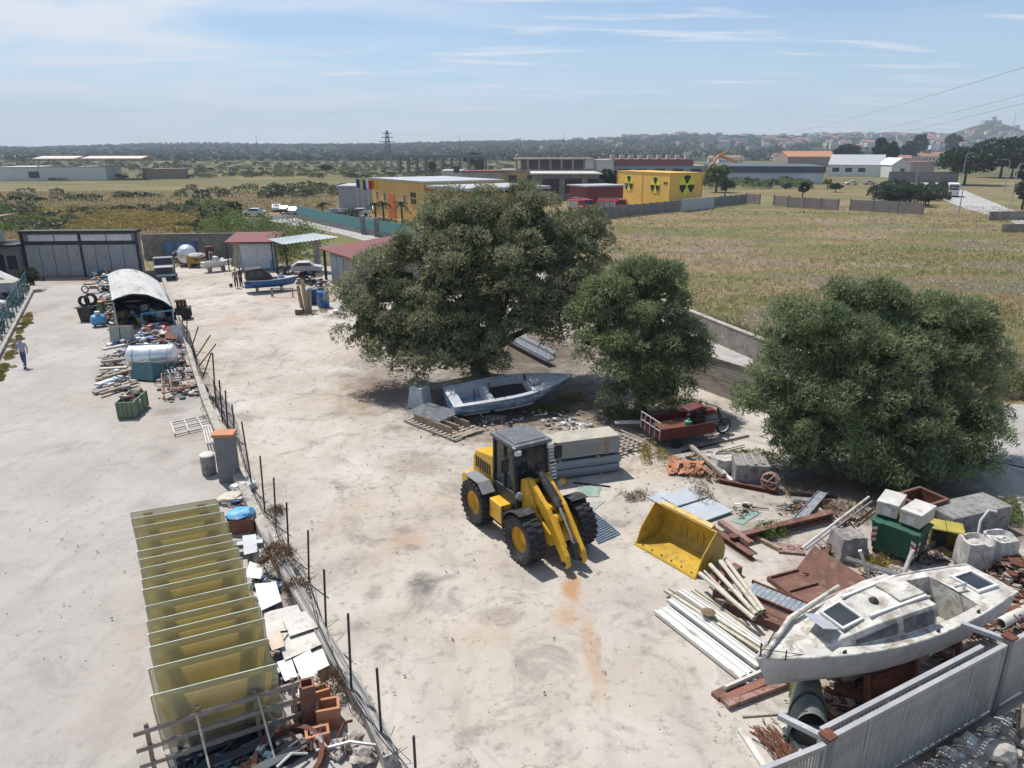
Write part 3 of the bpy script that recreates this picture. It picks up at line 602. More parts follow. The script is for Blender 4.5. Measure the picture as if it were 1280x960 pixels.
# ------------------------------------------------------------------ buildings, walls, fences, far things
def BLD(name, label, cat, A, B, dep, h, wallm, roofm=None, roof='flat', rh=0.0, wins=(), doors=(), winm=None, doorm=None, over=0.25, group=None, frame=None, back=0.0):
    A = Vector((A[0], A[1], 0)); B = Vector((B[0], B[1], 0)); L = (B-A).length
    t = T(name, label, cat, A, heading(A, B), group)
    mb = MB()
    if roof == 'gable_x':     # ridge along x
        mb.prism([(0, -0.3), (dep, -0.3), (dep, h), (dep/2, h+rh), (0, h)], 0, L, 'x')
    elif roof == 'gable_y':
        mb.prism([(0, -0.3), (L, -0.3), (L, h), (L/2, h+rh), (0, h)], 0, dep, 'y')
    elif roof == 'mono':
        mb.prism([(0, -0.3), (dep, -0.3), (dep, h+rh), (0, h)], 0, L, 'x')
    else: mb.bx(0, L, 0, dep, -0.3, h)
    mb.build('wall', wallm, t)
    if roofm:
        r = MB(); o = over
        if roof == 'gable_x':
            s = rh/(dep/2)
            r.prism([(-o, h-o*s+.02), (dep/2, h+rh+.02), (dep+o, h-o*s+.02), (dep+o, h-o*s+.2), (dep/2, h+rh+.22), (-o, h-o*s+.2)], -o, L+o, 'x')
        elif roof == 'gable_y':
            s = rh/(L/2)
            r.prism([(-o, h-o*s+.02), (L/2, h+rh+.02), (L+o, h-o*s+.02), (L+o, h-o*s+.2), (L/2, h+rh+.22), (-o, h-o*s+.2)], -o, dep+o, 'y')
        elif roof == 'mono':
            s = rh/dep
            r.prism([(-o, h-o*s+.01), (dep+o, h+rh+o*s+.01), (dep+o, h+rh+o*s+.15), (-o, h-o*s+.15)], -o, L+o, 'x')
        else: r.bx(-o, L+o, -o, dep+o, h+.004, h+.3)
        r.build('roof', roofm, t)
    for (x0, x1, z0, z1) in wins:
        w = MB().bx(x0, x1, -0.05, 0.1, z0, z1).build('window', winm or m_win, t)
        if frame:
            f = MB(); e = 0.07
            f.bx(x0-e, x1+e, -0.08, 0.05, z1+.002, z1+e); f.bx(x0-e, x1+e, -0.10, 0.05, z0-e, z0-.002)
            f.bx(x0-e, x0-.002, -0.08, 0.05, z0, z1); f.bx(x1+.002, x1+e, -0.08, 0.05, z0, z1)
            f.bx((x0+x1)/2-.03, (x0+x1)/2+.03, -0.075, -0.051, z0, z1); f.build('frame', frame, w)
    for (x0, x1, z0, z1) in doors: MB().bx(x0, x1, -0.06, 0.1, z0, z1).build('door', doorm or m_win, t)
    return t
# -- workshop at the end of the lot
wA, wB = G(35, 347), G(179, 345.5)
t = T('workshop', 'long grey panelled workshop front with a dark frame and strip windows', 'workshop', wA, heading(wA, wB))
Lw = (wB-wA).length; hw = 4.55
MB().bx(0.1, Lw-.1, 0.12, .9, -.2, hw-.25).build('wall', m_grey, t)
mp = MAT('workshop_panel_grey', (0.30, 0.305, 0.315), 0.55, var=0.1, scale=0.6, dirt=(0.16, 0.15, 0.14), damt=0.3)
n = 8
for i in range(n): MB().bx(.25+i*(Lw-.5)/n+.03, .25+(i+1)*(Lw-.5)/n-.03, 0.02, 0.115, .12, 3.15).build('panel', mp, t)
for i in range(4):
    x0 = .7+i*(Lw-1.2)/4; MB().bx(x0+.06, x0+(Lw-1.2)/4-.06, 0.03, 0.115, 3.55, 4.15).build('window', m_plast, t)
f = MB(); f.bx(0, Lw, -.25, 1.1, hw-.25, hw); 
for x in (0, Lw/2-.08, Lw-.2): f.bx(x, x+.2, -.06, .11, 0, hw-.251)
f.bx(.2, Lw/2-.081, -.02, .019, 3.2, 3.5)
f.bx(Lw/2+.121, Lw-.2, -.02, .019, 3.2, 3.5)
f.build('frame', m_dark, t)
mred = MAT('pink_roof_tile', (0.40, 0.24, 0.19), 0.85, var=0.2, scale=1.5, dirt=(0.25, 0.15, 0.12), damt=0.3)
t = T('house', 'pale grey house with a pinkish tiled roof cut off by the left edge', 'house', (-62, 61, 0))
MB().bx(0, 10.6, 0, 13, -.2, 4.3).build('wall', m_whited, t)
MB().add([(-1, -1, 3.9), (11.9, -1, 5.35), (11.9, 14, 5.75), (-1, 14, 4.3), (-1, -1, 4.15), (11.9, -1, 5.55), (11.9, 14, 5.95), (-1, 14, 4.5)], [(0,3,2,1),(4,5,6,7),(0,1,5,4),(1,2,6,5),(2,3,7,6),(3,0,4,7)]).build('roof', mred, t)
for y in (2, 6, 10): MB().bx(10.55, 10.65, y, y+1.1, 1.2, 2.5).build('window', m_win, t)
t = T('lean_to', 'low lean-to with a dark doorway between the pink roofed house and the grey workshop', 'lean-to', (-50.9, 70.2, 0))
MB().bx(0, 2.9, .3, 3.5, 0, 3.1).build('wall', m_concg, t); MB().bx(-.1, 2.95, -.1, 3.6, 3.104, 3.3).build('roof', m_dark, t)
MB().bx(.5, 1.4, .25, .35, 0, 2.3).build('door', m_win, t); MB().bx(1.7, 2.6, .25, .35, .9, 2.2).build('window', m_win, t)
# -- rear boundary wall with a blue gate leaf
rA, rB = G(181, 324), G(300, 322)
t = T('block_wall', 'rough grey block wall behind the scrap beside the silver tank', 'wall', rA, heading(rA, rB)); Lr = (rB-rA).length
MB().bx(0, Lr, 0, .25, -.1, 2.75).build('wall_face', m_block, t); MB().bx(-.05, Lr+.05, -.05, .3, 2.754, 2.84).build('coping', m_concg, t)
p = rA.lerp(rB, 0.22); t = T('sheet_gate', 'faded blue sheet metal gate leaf leaning on the rear block wall', 'gate', (p.x, p.y-.15, 0), heading(rA, rB))
mbl = MAT('faded_blue_paint', (0.10, 0.19, 0.34), 0.6, var=0.25, dirt=(0.25, 0.27, 0.3), damt=0.4)
MB().bx(0, 3.6, -.05, 0, .1, 2.0).build('leaf', mbl, t, bev=.01)
f = MB(); [f.bx(x, x+.06, -.09, -.052, .1, 2.0) for x in (0, 1.2, 2.4, 3.54)]; f.build('frame', m_blue, t)
# -- red roofed sheds on the far side of the yard
sA = G(303, 338)
t = T('cabin', 'white steel cabin under the dark red roof behind the blue fishing boat', 'cabin', (sA.x, sA.y, 0), R(6))
ca = MB(); ca.bx(0, 3.3, 0, 2.4, .1, 2.75); ca.build('body', m_whited, t, bev=.02)
MB().bx(.1, 1.6, -.03, .02, .2, 2.6).build('door', MAT('cabin_grey', (.5, .52, .55), .5, var=.1), t); MB().bx(1.66, 3.2, -.03, .02, .2, 2.6).build('door', MAT('cabin_grey', (.5, .52, .55)), t)
t = T('tarpaulin', 'cream tarpaulin hanging down beside the white cabin', 'tarpaulin', (sA.x-.8, sA.y+.1, 0), R(6))
MB().grid(lambda u, v: (u*.95+.08*math.sin(v*7), .12*math.sin(u*14)-.25*v, 2.85-2.6*v), 16, 10).build('sheet', m_cream, t, smooth=True)
t = T('open_shed', 'open shed with a dark red sheet roof on posts above the white cabin', 'shed', (sA.x-1.3, sA.y-.7, 0), R(4))
MB().plate([(0, 0, 2.95), (5.2, 0, 2.95), (5.2, 4.5, 3.5), (0, 4.5, 3.5)], .06).build('roof', m_roofred, t)
for (x, y, z) in ((.1, .1, 2.94), (5.0, .1, 2.94), (.1, 4.3, 3.4), (5.0, 4.3, 3.4)): MB().bx(x, x+.1, y, y+.1, 0, z).build('post', m_dark, t)
cq = [G(334, 299, 3.3), G(354, 305.5, 3.1), G(423, 296.5, 3.5), G(391, 291.5, 3.7)]
c0 = Vector((cq[1].x, cq[1].y, 0))
t = T('canopy', 'pale corrugated canopy roof on a stone pillar between the two red roofs', 'canopy', c0)
cr = MB(); a, b, c, d = [q-c0 for q in cq]
def cfun(u, v):
    p = (b.lerp(c, u)).lerp(a.lerp(d, u), v); return (p.x, p.y, p.z + .04*math.sin(u*90))
cr.grid(cfun, 140, 2); cr.grid(lambda u, v: tuple(Vector(cfun(u, v)) - Vector((0, 0, .05))), 140, 2)
cr.build('roof', MAT('corrugated_pale_blue', (.30, .34, .36), .55, .2, var=.1, scale=.5, dirt=(.3, .29, .27), damt=.3), t, smooth=False)
pq = G(398, 339) - c0; MB().prism([(-.3, 0), (.3, 0), (.33, 3.2), (-.27, 3.2)], -.3, .3).at().build('pillar', m_stone, t, bev=.04).location = (pq.x, pq.y, 0)
for q in (a, b): MB().bx(-.05, .05, -.05, .05, 0, 3.05).build('post', m_dark, t).location = (q.x*.93+.2, q.y*.93+.15, 0)
bA, bB = G(411, 352), G(466, 374)
t = T('storehouse', 'grey storehouse with a dark red pitched roof half hidden by the biggest tree', 'storehouse', bA, heading(bA, bB))
Ls = (bB-bA).length
sw = MB(); sw.prism([(0, 0), (7, 0), (7, 3.55), (0, 2.95)], 0.9, Ls, 'x'); sw.build('wall', MAT('grey_render', (.30, .275, .26), .9, var=.2, dirt=(.2, .17, .15), damt=.35), t)
MB().prism([(-.35, 2.98), (7.4, 3.62), (7.4, 3.72), (-.35, 3.08)], -1.4, Ls+.3, 'x').build('roof', m_roofred, t)
for x0 in (1.2, 2.75): MB().bx(x0, x0+1.4, -.06, .0, .05, 2.75).build('door', MAT('blue_grey_sheet', (.30, .33, .37), .5, .2, var=.12, dirt=(.2, .19, .18), damt=.3, stretch=(8, 1, 1)), t)
MB().bx(-1.3, -1.1, .1, .3, 0, 3.0).build('post', m_dark, t); MB().bx(.2, .895, 5, 6.9, 0, 2.9).build('wall', m_dark, t)
# -- turquoise fence, its base wall, and the office of the yellow compound
fp = [G(372, 273), G(412, 283), G(455, 292.5), G(520, 304)]
t = T('railing_fence', 'turquoise slatted railing on a grey base wall along the compound lane', 'fence', fp[0]); o0 = fp[0]
bw = MB(); rl = MB()
for a, b in zip(fp, fp[1:]):
    a = a-o0; b = b-o0; bw.bar(a+Vector((0, 0, .35)), b+Vector((0, 0, .35)), .25, .7)
    n = int((b-a).length/.32)
    for i in range(n):
        q = a.lerp(b, (i+.5)/n); rl.bx(q.x-.09, q.x+.09, q.y-.03, q.y+.03, .72, 2.3)
    for z in (.9, 2.15): rl.bar(a+Vector((0, .06, z)), b+Vector((0, .06, z)), .06)
bw.build('base_wall', m_concg, t); rl.build('rails', m_turq, t)
for q in [G(455, 292.5)+Vector((0, -.2, 0)), G(472, 295.5)+Vector((0, -.2, 0))]:
    o = MB().bx(-.35, .35, -.35, .35, 0, 2.7).build('gate_post', m_concg, t, bev=.03); o.location = q-o0
yA, yB = G(467, 268), G(531, 279)
t = BLD('office_building', 'ochre yellow office with a red door and small square windows beyond the turquoise fence', 'office', yA, yB, 16, 6.7, m_ochre,
    wins=[(w*(yB-yA).length/64-.4, w*(yB-yA).length/64+.4, 2.9, 4.4) for w in (7, 17, 42)], frame=m_white)
Ly = (yB-yA).length; MB().bx(Ly*.34, Ly*.46, -.12, .05, 0, 4.3).build('door', m_orange, t)
for i in range(2):
    for j in range(2): MB().bx(Ly*.77+i*1.1, Ly*.77+i*1.1+.85, -.06, .05, 3+j*1.1, 3.85+j*1.1).build('window', m_win, t)
MB().bx(-.2, Ly+.2, -.2, 16.2, 6.704, 6.95).build('parapet', m_lgrey, t)
MB().bx(Ly, Ly+13, 1.2, 16, 0, 5.4).build('wing', m_ochre, t); MB().bx(Ly+.21, Ly+14, .2, 16.5, 5.9, 6.35).build('wing_roof', m_lgrey, t)
MB().bx(Ly+.1, Ly+13.4, .5, 1.4, 5.41, 5.89).build('canopy_edge', MAT('orange_fascia', (.5, .2, .07), .7), t)
for i in range(4): MB().bx(Ly+1.5+i*3, Ly+2.7+i*3, 1.1, 1.25, 2.2, 3.6).build('window', m_win, t)
BLD('storage_block', 'low grey flat block with one small window left of the ochre office', 'building', G(424, 262), G(466, 262), 12, 4.6, MAT('blue_grey_render', (.33, .36, .40), .85, var=.1), m_lgrey, wins=[(9, 10.2, 1.6, 2.8)])
for i, (px, cols, lb) in enumerate([(448, [(.03,.05,.25),(.7,.6,.1),(.03,.05,.25)], 'blue flag on the left of three white poles before the ochre office'),
      (455, [(.05,.28,.08),(.75,.75,.72),(.5,.03,.03)], 'green white and red flag on the middle of three white poles'), (462, [(.75,.55,.04),(.6,.12,.03),(.75,.55,.04)], 'yellow flag on the right of three white poles before the ochre office')]):
    g = G(px, 272); t = T('flagpole', lb, 'flag', g, 0, 'flags before the ochre office')
    MB().tube([(0, 0, 0), (0, 0, 7.2)], [.07, .045], 8).build('pole', m_white, t)
    fl = MB()
    for k, c in enumerate(cols):
        fl.mi = k; fl.grid(lambda u, v: ((k+u)*.62, .22*math.sin((k+u)*2.4), 7.0-1.5*v-.35*(k+u)*.5), 4, 2)
    fl.build('cloth', [MAT('flag_%d_%d' % (i, k), c, .8, var=.05) for k, c in enumerate(cols)], t)
# -- cars
def car(loc, rz, body, label, cat='car', group=None, s=1.0, name='parked_car'):
    t = T(name, label, cat, loc, rz, group); P = [(-2.1, .35), (2.1, .35), (2.15, .75), (1.95, .92), (1.15, 1.0), (.45, 1.45), (-1.0, 1.48), (-1.75, 1.05), (-2.1, .95), (-2.15, .6)]
    MB().at(sc=s).prism(P, -.83, .83).build('body', body, t, bev=.07)
    g = MB().at(sc=s); g.prism([(1.0, 1.03), (.42, 1.4), (-.95, 1.43), (-1.55, 1.06)], -.835, .835)
    g.add([(1.17, -.7, 1.0), (1.17, .7, 1.0), (.49, .62, 1.445), (.49, -.62, 1.445)], [(0, 1, 2, 3)]); g.add([(-1.78, -.7, 1.06), (-1.78, .7, 1.06), (-1.06, .62, 1.475), (-1.06, -.62, 1.475)], [(0, 1, 2, 3)])
    g.build('windows', m_win, t)
    for x in (-1.3, 1.3):
        for y in (-.8, .8): MB().at(sc=s).lathe([(.1, -.1), (.3, -.1), (.33, -.06), (.33, .06), (.3, .1), (.1, .1)], 14, (x, y, .33), 'y').build('wheel', m_black, t)
    for y in (-.6, .6):
        MB().at(sc=s).bx(2.08, 2.17, y-.18, y+.18, .68, .82).build('headlight', m_plast, t)
    return t
m_carw = MAT('white_car_paint', (.72, .74, .76), .3, var=.03, coat=.4); m_carb = MAT('black_car_paint', (.02, .022, .026), .25, var=.1, coat=.4); m_cars = MAT('silver_car_paint', (.42, .44, .46), .3, .5, var=.05, coat=.3)
m_carbl = MAT('dark_blue_car_paint', (.03, .045, .08), .25, coat=.4)
for (px, py, m, rz, lb) in [(318, 270, m_carw, 176, 'white car parked alone by the green weeds on the left of the car park'), (347, 264, m_carw, 100, 'white car beside a black car near the end of the turquoise fence'),
     (359, 266, m_carb, 84, 'black car between a white and a grey car near the turquoise fence end'), (370, 267.5, m_cars, 85, 'grey car tucked against the end post of the turquoise fence'),
     (418, 270, m_carbl, 100, 'dark blue car among dark bushes behind the turquoise fence'), (449, 270, m_carw, 185, 'white car parked under the three flags'),
     (431, 270, m_carb, 95, 'black car left of the white car under the flags'), (471, 266, m_cars, 100, 'silver car parked against the left end of the ochre office')]:
    car(G(px, py), R(rz), m, lb, group='cars parked by the ochre office')
car(G(1064, 231), R(178), m_carw, 'white car parked on the dirt below the white warehouses', group=None)
car(G(1086, 231), R(5), m_cars, 'pale car on the dirt to the right of the white car below the warehouses')
def palm(g, h, label, nf=16, lf=1.6, group='young palms by the ochre office'):
    t = T('palm_tree', label, 'palm', g, random.random()*6, group); MB().tube([(0, 0, 0), (.05, 0, h*.5), (0, .04, h)], [.2, .16, .14], 8).build('trunk', m_bark, t)
    P = []; D = []
    for k in range(nf):
        a = k*2.4; e = random.uniform(-.3, 1.1)
        for i in range(26):
            u = i/25; r = lf*u*math.cos(e*.7); z = h + lf*(math.sin(e)*u - .75*u*u) + random.uniform(-.04, .04)
            w = random.uniform(-.16, .16); P.append((r*math.cos(a)-w*math.sin(a), r*math.sin(a)+w*math.cos(a), z))
    quads('crown', P, .45, .09, lf_dark, t, .1); return t
for (px, py, h, lb) in [(404, 275, 2.6, 'small palm behind the turquoise fence near its left end'), (439, 282, 2.3, 'small palm behind the middle of the turquoise fence'), (446, 281, 2.0, 'short stubby palm right of the one at the fence middle'),
      (470, 279, 3.2, 'tall thin palm at the left of the red office door'), (480, 282, 3.6, 'palm just left of the red office door'), (503, 286, 3.8, 'palm just right of the red office door')]: palm(G(px, py), h, lb)
TAG(bushes('hedge', [(G(x, y), random.uniform(.9, 1.4), random.uniform(1.2, 1.9)) for x, y in ((474, 283), (481, 285), (488, 286), (503, 290), (511, 293), (520, 296), (528, 299), (540, 302), (428, 276), (420, 274))], lf_dark, 260, .3, .12), 'dark hedge bushes planted along the ochre office', 'hedge', None, 'stuff')
TAG(bushes('boundary_hedge', [(G(x, y), random.uniform(1, 2.0), random.uniform(2.6, 4.6)) for x, y in [(random.uniform(255, 345), random.uniform(303, 316)) for _ in range(30)] + [(random.uniform(338, 402), random.uniform(316, 333)) for _ in range(16)] + [(262, 318), (268, 320), (275, 318), (352, 305), (366, 303), (345, 330), (355, 334), (362, 330)]], lf_green, 330, .28, .12), 'mixed green bushes overhanging the rear wall and sheds', 'bushes', None, 'stuff')

# -- yellow training block with trefoil signs
B0 = G(836, 261); th = R(65)
t = T('training_block', 'tall bright yellow container block with black and yellow trefoil signs', 'building', B0, PI/2-th+0)     # x axis runs along the right hand face
a1, a2 = Vector((-math.cos(th), math.sin(th), 0)), Vector((math.sin(th), math.cos(th), 0))
mbx = MB(); LL, LR, hb = 20.5, 8.4, 7.25
mbx.bx(0, LR, 0, LL, 0, hb); body = mbx.build('body', m_contyel, t)
ed = MB()
for (x, y) in ((0, 0), (LR, 0), (0, LL)): ed.bx(x-.1, x+.1, y-.1, y+.1, 0, hb+.1)
ed.bx(-.08, .08, LL*.5-.08, LL*.5+.08, 0, hb+.05)
for z in (hb,): ed.bx(-.1, LR+.1, -.1, LL+.1, z+.004, z+.15)
ed.build('edge_frame', MAT('dark_yellow_frame', (.62, .36, .05), .6, var=.05), t)
def trefoil(fn, r):
    k = T('trefoil_sign', None, None); k.parent = t; del_ = []
    d = MB(); d.plate([fn(r*math.cos(i*PI/20), r*math.sin(i*PI/20), .03) for i in range(40)], .02); d.build('disc', m_symy, k)
    for a in (90, 210, 330):
        w = MB(); pts = [(r*.17*math.cos(R(a+q)), r*.17*math.sin(R(a+q))) for q in (30, -30)] + [(r*.95*math.cos(R(a+q)), r*.95*math.sin(R(a+q))) for q in (-30, -15, 0, 15, 30)]
        w.plate([fn(x, y, .09) for x, y in pts], .02); w.build('blade', m_symb, k)
fl = lambda c, z: (lambda x, y, e: (-e-.02, c-x, z+y))
trefoil(fl(LL*.76, 4.7), 1.75); trefoil(fl(LL*.26, 4.7), 1.75)
trefoil((lambda x, y, e: (4.3+x, -e-.02, 4.9+y)), 2.1)
for y in (1.0, 1.8): MB().bx(-.06, -.02, y, y+.5, 5.0, 5.5).build('small_plate', m_symb, t)
# concrete boundary wall of the compound
wA, wB = G(735, 276), G(932, 254.5)
t = T('panel_wall', 'long grey concrete panel wall in front of the yellow training block', 'wall', wA, heading(wA, wB)); Lp = (wB-wA).length
n = int(Lp/2.5); pw = MB(); ps = MB()
for i in range(n): pw.bx(i*Lp/n+.1, (i+1)*Lp/n-.1, 0, .15, 0, 2.1)
for i in range(n+1): ps.bx(i*Lp/n-.1, i*Lp/n+.1, -.05, .2, 0, 2.25)
pw.build('panels', m_concg, t); ps.build('posts', m_grey, t)
q = wA.lerp(wB, .97); 
g1 = G(838, 262); t = T('barrier_wall', 'low white concrete barrier right behind the grey panel wall', 'wall', (g1.x+1, g1.y-6, 0), heading(G(822, 266), G(930, 254)))
MB().prism([(-.3, 0), (.3, 0), (.15, 2.5), (-.15, 2.5)], 0, 13, 'x').build('barrier', m_lgrey, t)
def wallrun(px0, px1, y0, y1, label, skip=()):
    A, B = G(px0, y0), G(px1, y1); t = T('panel_wall', label, 'wall', A, heading(A, B)); L = (B-A).length; n = max(2, round(L/4.0)); a = MB(); b = MB()
    for i in range(n):
        if i not in skip: a.bx(i*L/n+.12, (i+1)*L/n-.12, 0, .15, 0, 2.2)
        b.bx(i*L/n-.11, i*L/n+.11, -.08, .2, 0, 2.35)
    b.bx(L-.11, L+.11, -.08, .2, 0, 2.35); a.build('panels', MAT('pinkish_concrete', (.33, .28, .25), .9, var=.15, scale=.4), t); b.build('posts', m_grey, t)
wallrun(932, 985, 254, 258, 'low broken pinkish wall panels at the left end of the field wall', (1, 3)); wallrun(984, 1047, 259, 263, 'left run of pinkish concrete wall panels behind the field'); wallrun(1062, 1153, 263, 268, 'right run of pinkish concrete wall panels behind the field')
t = T('boundary_wall', 'short pale wall end by the road on the right of the field', 'wall', G(1236, 275), .1); MB().bx(0, 7, 0, .3, 0, 1.5).build('wall_face', m_block, t)
t = T('boundary_wall', 'long grey wall end at the right edge beyond the field', 'wall', G(1252, 290), .05); MB().bx(0, 20, 0, .3, 0, 1.2).build('wall_face', m_block, t)
# -- fire station yard: red shed, two red trucks
BLD('red_shed', 'open dark red corrugated shed beside the yellow training block', 'shed', G(734, 262), G(778, 260), 7, 4.6, MAT('red_corrugated', (.22, .04, .045), .6, var=.3, scale=.6, stretch=(6, 6, .3)), m_lgrey, over=.5)
def firetruck(g, rz, label, s=1):
    t = T('fire_truck', label, 'fire truck', g, rz, 'red trucks in the compound')
    MB().at(sc=s).prism([(-3.2, .7), (-3.2, 2.5), (.9, 2.5), (.9, .7)], -1.2, 1.2).build('body', m_red, t, bev=.06); [MB().at(sc=s).bx(x, x+1.1, y, y+.03, .95, 2.3).build('shutter', m_lgrey, t) for x in (-3.0, -1.7, -.45) for y in (-1.235, 1.205)]
    MB().at(sc=s).prism([(1.0, .5), (1.0, 2.7), (2.5, 2.7), (2.9, 1.7), (2.95, .5)], -1.2, 1.2).build('cab', m_red, t, bev=.08)
    g2 = MB().at(sc=s); g2.prism([(1.3, 1.75), (1.3, 2.5), (2.35, 2.5), (2.66, 1.75)], -1.21, 1.21); g2.add([(2.9, -1.0, 1.75), (2.9, 1.0, 1.75), (2.55, 1.0, 2.6), (2.55, -1.0, 2.6)], [(0, 1, 2, 3)]); g2.build('windows', m_win, t)
    MB().at(sc=s).bx(2.9, 3.1, -1.2, 1.2, .45, .8).build('bumper', m_white, t); MB().at(sc=s).bx(.95, 2.6, -1.22, 1.22, 1.3, 1.5).build('stripe', m_white, t)
    for x in (-2.2, 1.9):
        for y in (-1.05, 1.05): MB().at(sc=s).lathe([(.15, -.16), (.46, -.16), (.5, -.1), (.5, .1), (.46, .16), (.15, .16)], 16, (x, y, .5), 'y').build('wheel', m_black, t)
    ld = MB().at(sc=s); [ld.bar((-3, y, 2.85), (2.2, y, 2.85), .08) for y in (-.3, .3)]; [ld.bar((-2.9+i*.5, -.3, 2.85), (-2.9+i*.5, .3, 2.85), .06) for i in range(11)]; ld.build('ladder', m_lgrey, t)
firetruck(G(726, 266), R(-60), 'bright red fire truck facing the camera left of the red shed'); firetruck(G(766, 266), R(-15), 'dark red fire truck close to the yellow training block')
# -- grey shell building, unfinished orange block, long red roofed hall
BLD('shell_building', 'low grey concrete shell building with open dark bays and pale slab roof', 'building', G(668, 250), G(748, 250), 18, 6.2, m_concg, m_whited, wins=[(2+i*5.6, 6.2+i*5.6, 1.6, 5.2) for i in range(3)], over=.8)
A, B = G(628, 236), G(746, 236); hh = HT(A.y, 214)
t = BLD('unfinished_building', 'unfinished ochre and grey two storey block with empty window holes', 'building', A, B, 25, hh, MAT('raw_ochre_block', (.46, .30, .15), .9, var=.2, scale=.3), m_concg, wins=[(2+i*6, 4.6+i*6, hh-3.6, hh-1.2) for i in range(5)], over=.4)
h2 = HT(A.y, 198); u = MB(); Lq = (B-A).length; u.bx(Lq*.12, Lq*.98, 4, 24, h2-.5, h2); [u.bx(Lq*(.14+i*.12), Lq*(.14+i*.12)+.7, 4.2, 4.9, hh+.31, h2-.51) for i in range(8)]; u.bx(Lq*.2, Lq*.9, 9, 22, hh+.31, h2-.52)
u.build('upper_frame', MAT('raw_grey_pink', (.33, .26, .23), .9, var=.2, scale=.3), t)
A, B = G(760, 228), G(882, 228)
t = BLD('long_hall', 'long hall with a dull red upper band behind the yellow training block', 'building', A, B, 30, HT(A.y, 207), MAT('hall_grey', (.30, .32, .35), .8, var=.15), None, wins=[(4+i*7, 8+i*7, HT(A.y, 217), HT(A.y, 211)) for i in range(7)])
La = (B-A).length; MB().bx(-.2, La*.86, -.2, 29, HT(A.y, 206.8), HT(A.y, 199)).build('upper_band', MAT('hall_red', (.27, .10, .10), .8, var=.2, scale=.2), t)
rb = MB(); [rb.bx(x, x+1.6, 3, 5, HT(A.y, 198.9), HT(A.y, 198.9)+1.6) for x in [i*La*.86/9+1 for i in range(9)]]; rb.build('roof_vents', m_whited, t)
BLD('white_hall', 'white flat roofed hall between the unfinished block and the red banded hall', 'building', G(724, 230), G(766, 230), 20, HT(G(724, 230).y, 201), m_white, m_lgrey)
g = G(878, 236); t = T('crane_boom', 'pale orange lattice crane boom sticking up right of the yellow block', 'crane', g, 0)
cb_ = MB(); z0 = HT(g.y, 216); p0 = Vector((-3, 0, 0)); p1 = Vector((4.5, 0, HT(g.y, 194)))
for dy_ in (-.5, .5): cb_.bar(p0+Vector((0, dy_, 0)), p1+Vector((0, dy_, 0)), .5)
cb_.bar(p1, p1+Vector((6, 0, -2.2)), .8); cb_.bar(p1+Vector((-1, 0, -1)), p1+Vector((3, 0, 1.6)), .5)
for i in range(10): cb_.bar(p0.lerp(p1, i/10)+Vector((0, -.5, 0)), p0.lerp(p1, (i+1)/10)+Vector((0, .5, 0)), .25)
cb_.build('boom', MAT('pale_orange', (.55, .27, .12), .7), t)
MB().bx(-5, -1, -1.5, 1.5, 0, 2.2).build('base', m_olive, t)
A, B = G(888, 229), G(1028, 230)
t = BLD('long_warehouse', 'long white warehouse with a dark slate coloured roof band', 'warehouse', A, B, 30, HT(A.y, 215), MAT('bluish_white_render', (.52, .55, .6), .7, var=.1, scale=.1), None)
MB().prism([(-.6, HT(A.y, 215.2)), (30, HT(A.y, 207)), (30, HT(A.y, 206)), (-.6, HT(A.y, 207.5))], -.5, (B-A).length+.5, 'x').build('roof', MAT('slate_roof', (.075, .09, .11), .6, var=.1), t)
A, B = G(1034, 220), G(1102, 221); k = (B-A).length
BLD('white_warehouse', 'white low warehouse with three dark openings and a pale grey roof', 'warehouse', A, B, 24, HT(A.y, 206), m_white, m_lgrey, 'gable_x', 4.5, wins=[(k*f_, k*(f_+.13), 2.0, HT(A.y, 209.5)) for f_ in (.08, .32, .56)])
BLD('gabled_shed', 'small white gabled shed end right of the white warehouses', 'shed', G(1113, 222), G(1136, 222), 14, 5.5, m_white, m_plast, 'gable_y', 3, wins=[(4, 6, 1, 4)])
BLD('yard_wall_building', 'flat pinkish building behind a grey wall by the road bend', 'building', G(1136, 221), G(1166, 221), 12, 6.5, MAT('pink_render', (.42, .33, .28), .85), m_terra)
BLD('block_building', 'long low brown-roofed building below the town', 'building', G(984, 208), G(1046, 208), 30, HT(G(984, 208).y, 196), MAT('brown_render', (.3, .23, .18), .9), m_terra, 'gable_x', 4)
t = T('boundary_wall', 'grey concrete wall beside the road under the pink building', 'wall', G(1110, 228), .05); MB().bx(0, 28, 0, .4, 0, 4.0).build('wall_face', m_concg, t)
A, B = G(0, 226), G(134, 225)
t = BLD('far_warehouse', 'wide white warehouse far off at the left with pinkish shallow roofs', 'warehouse', A, B, 22, 5.2, m_white, m_whited, wins=[(11, 15, 1, 3.6)])
Lf = (B-A).length
for (u0, u1) in ((.33, .72), (.78, 1.36)): MB().prism([(0, 8.3), (0, 8.7), (12, 9.6), (24, 8.7), (24, 8.3), (12, 9.2)], Lf*u0, Lf*u1, 'x').build('roof', MAT('pale_pink_roof', (.62, .5, .43), .8), t)
for u in (.36, .5, .68, .8, 1.0, 1.2, 1.34): MB().bx(Lf*u-.2, Lf*u+.2, 2, 2.4, 5.504, 8.4).build('post', m_lgrey, t)
BLD('low_shed', 'long low pinkish brown shed right of the far white warehouse', 'shed', G(183, 224), G(236, 223), 8, 4, MAT('brown_render', (.3, .23, .18)), MAT('pale_brown_roof', (.33, .24, .2), .9))
for (px, y, w, lb) in [(498, 216, 48, 'low dark ruined row of columns below the pylon'), ]:
    A = G(px, y); t = T('ruined_frame', lb, 'ruin', A); r_ = MB(); r_.bx(0, w, 0, 6, 8, 9.5); [r_.bx(i*w/10, i*w/10+1.2, 0, 6, 0, 8) for i in range(11)]; r_.build('frame', m_concg, t)
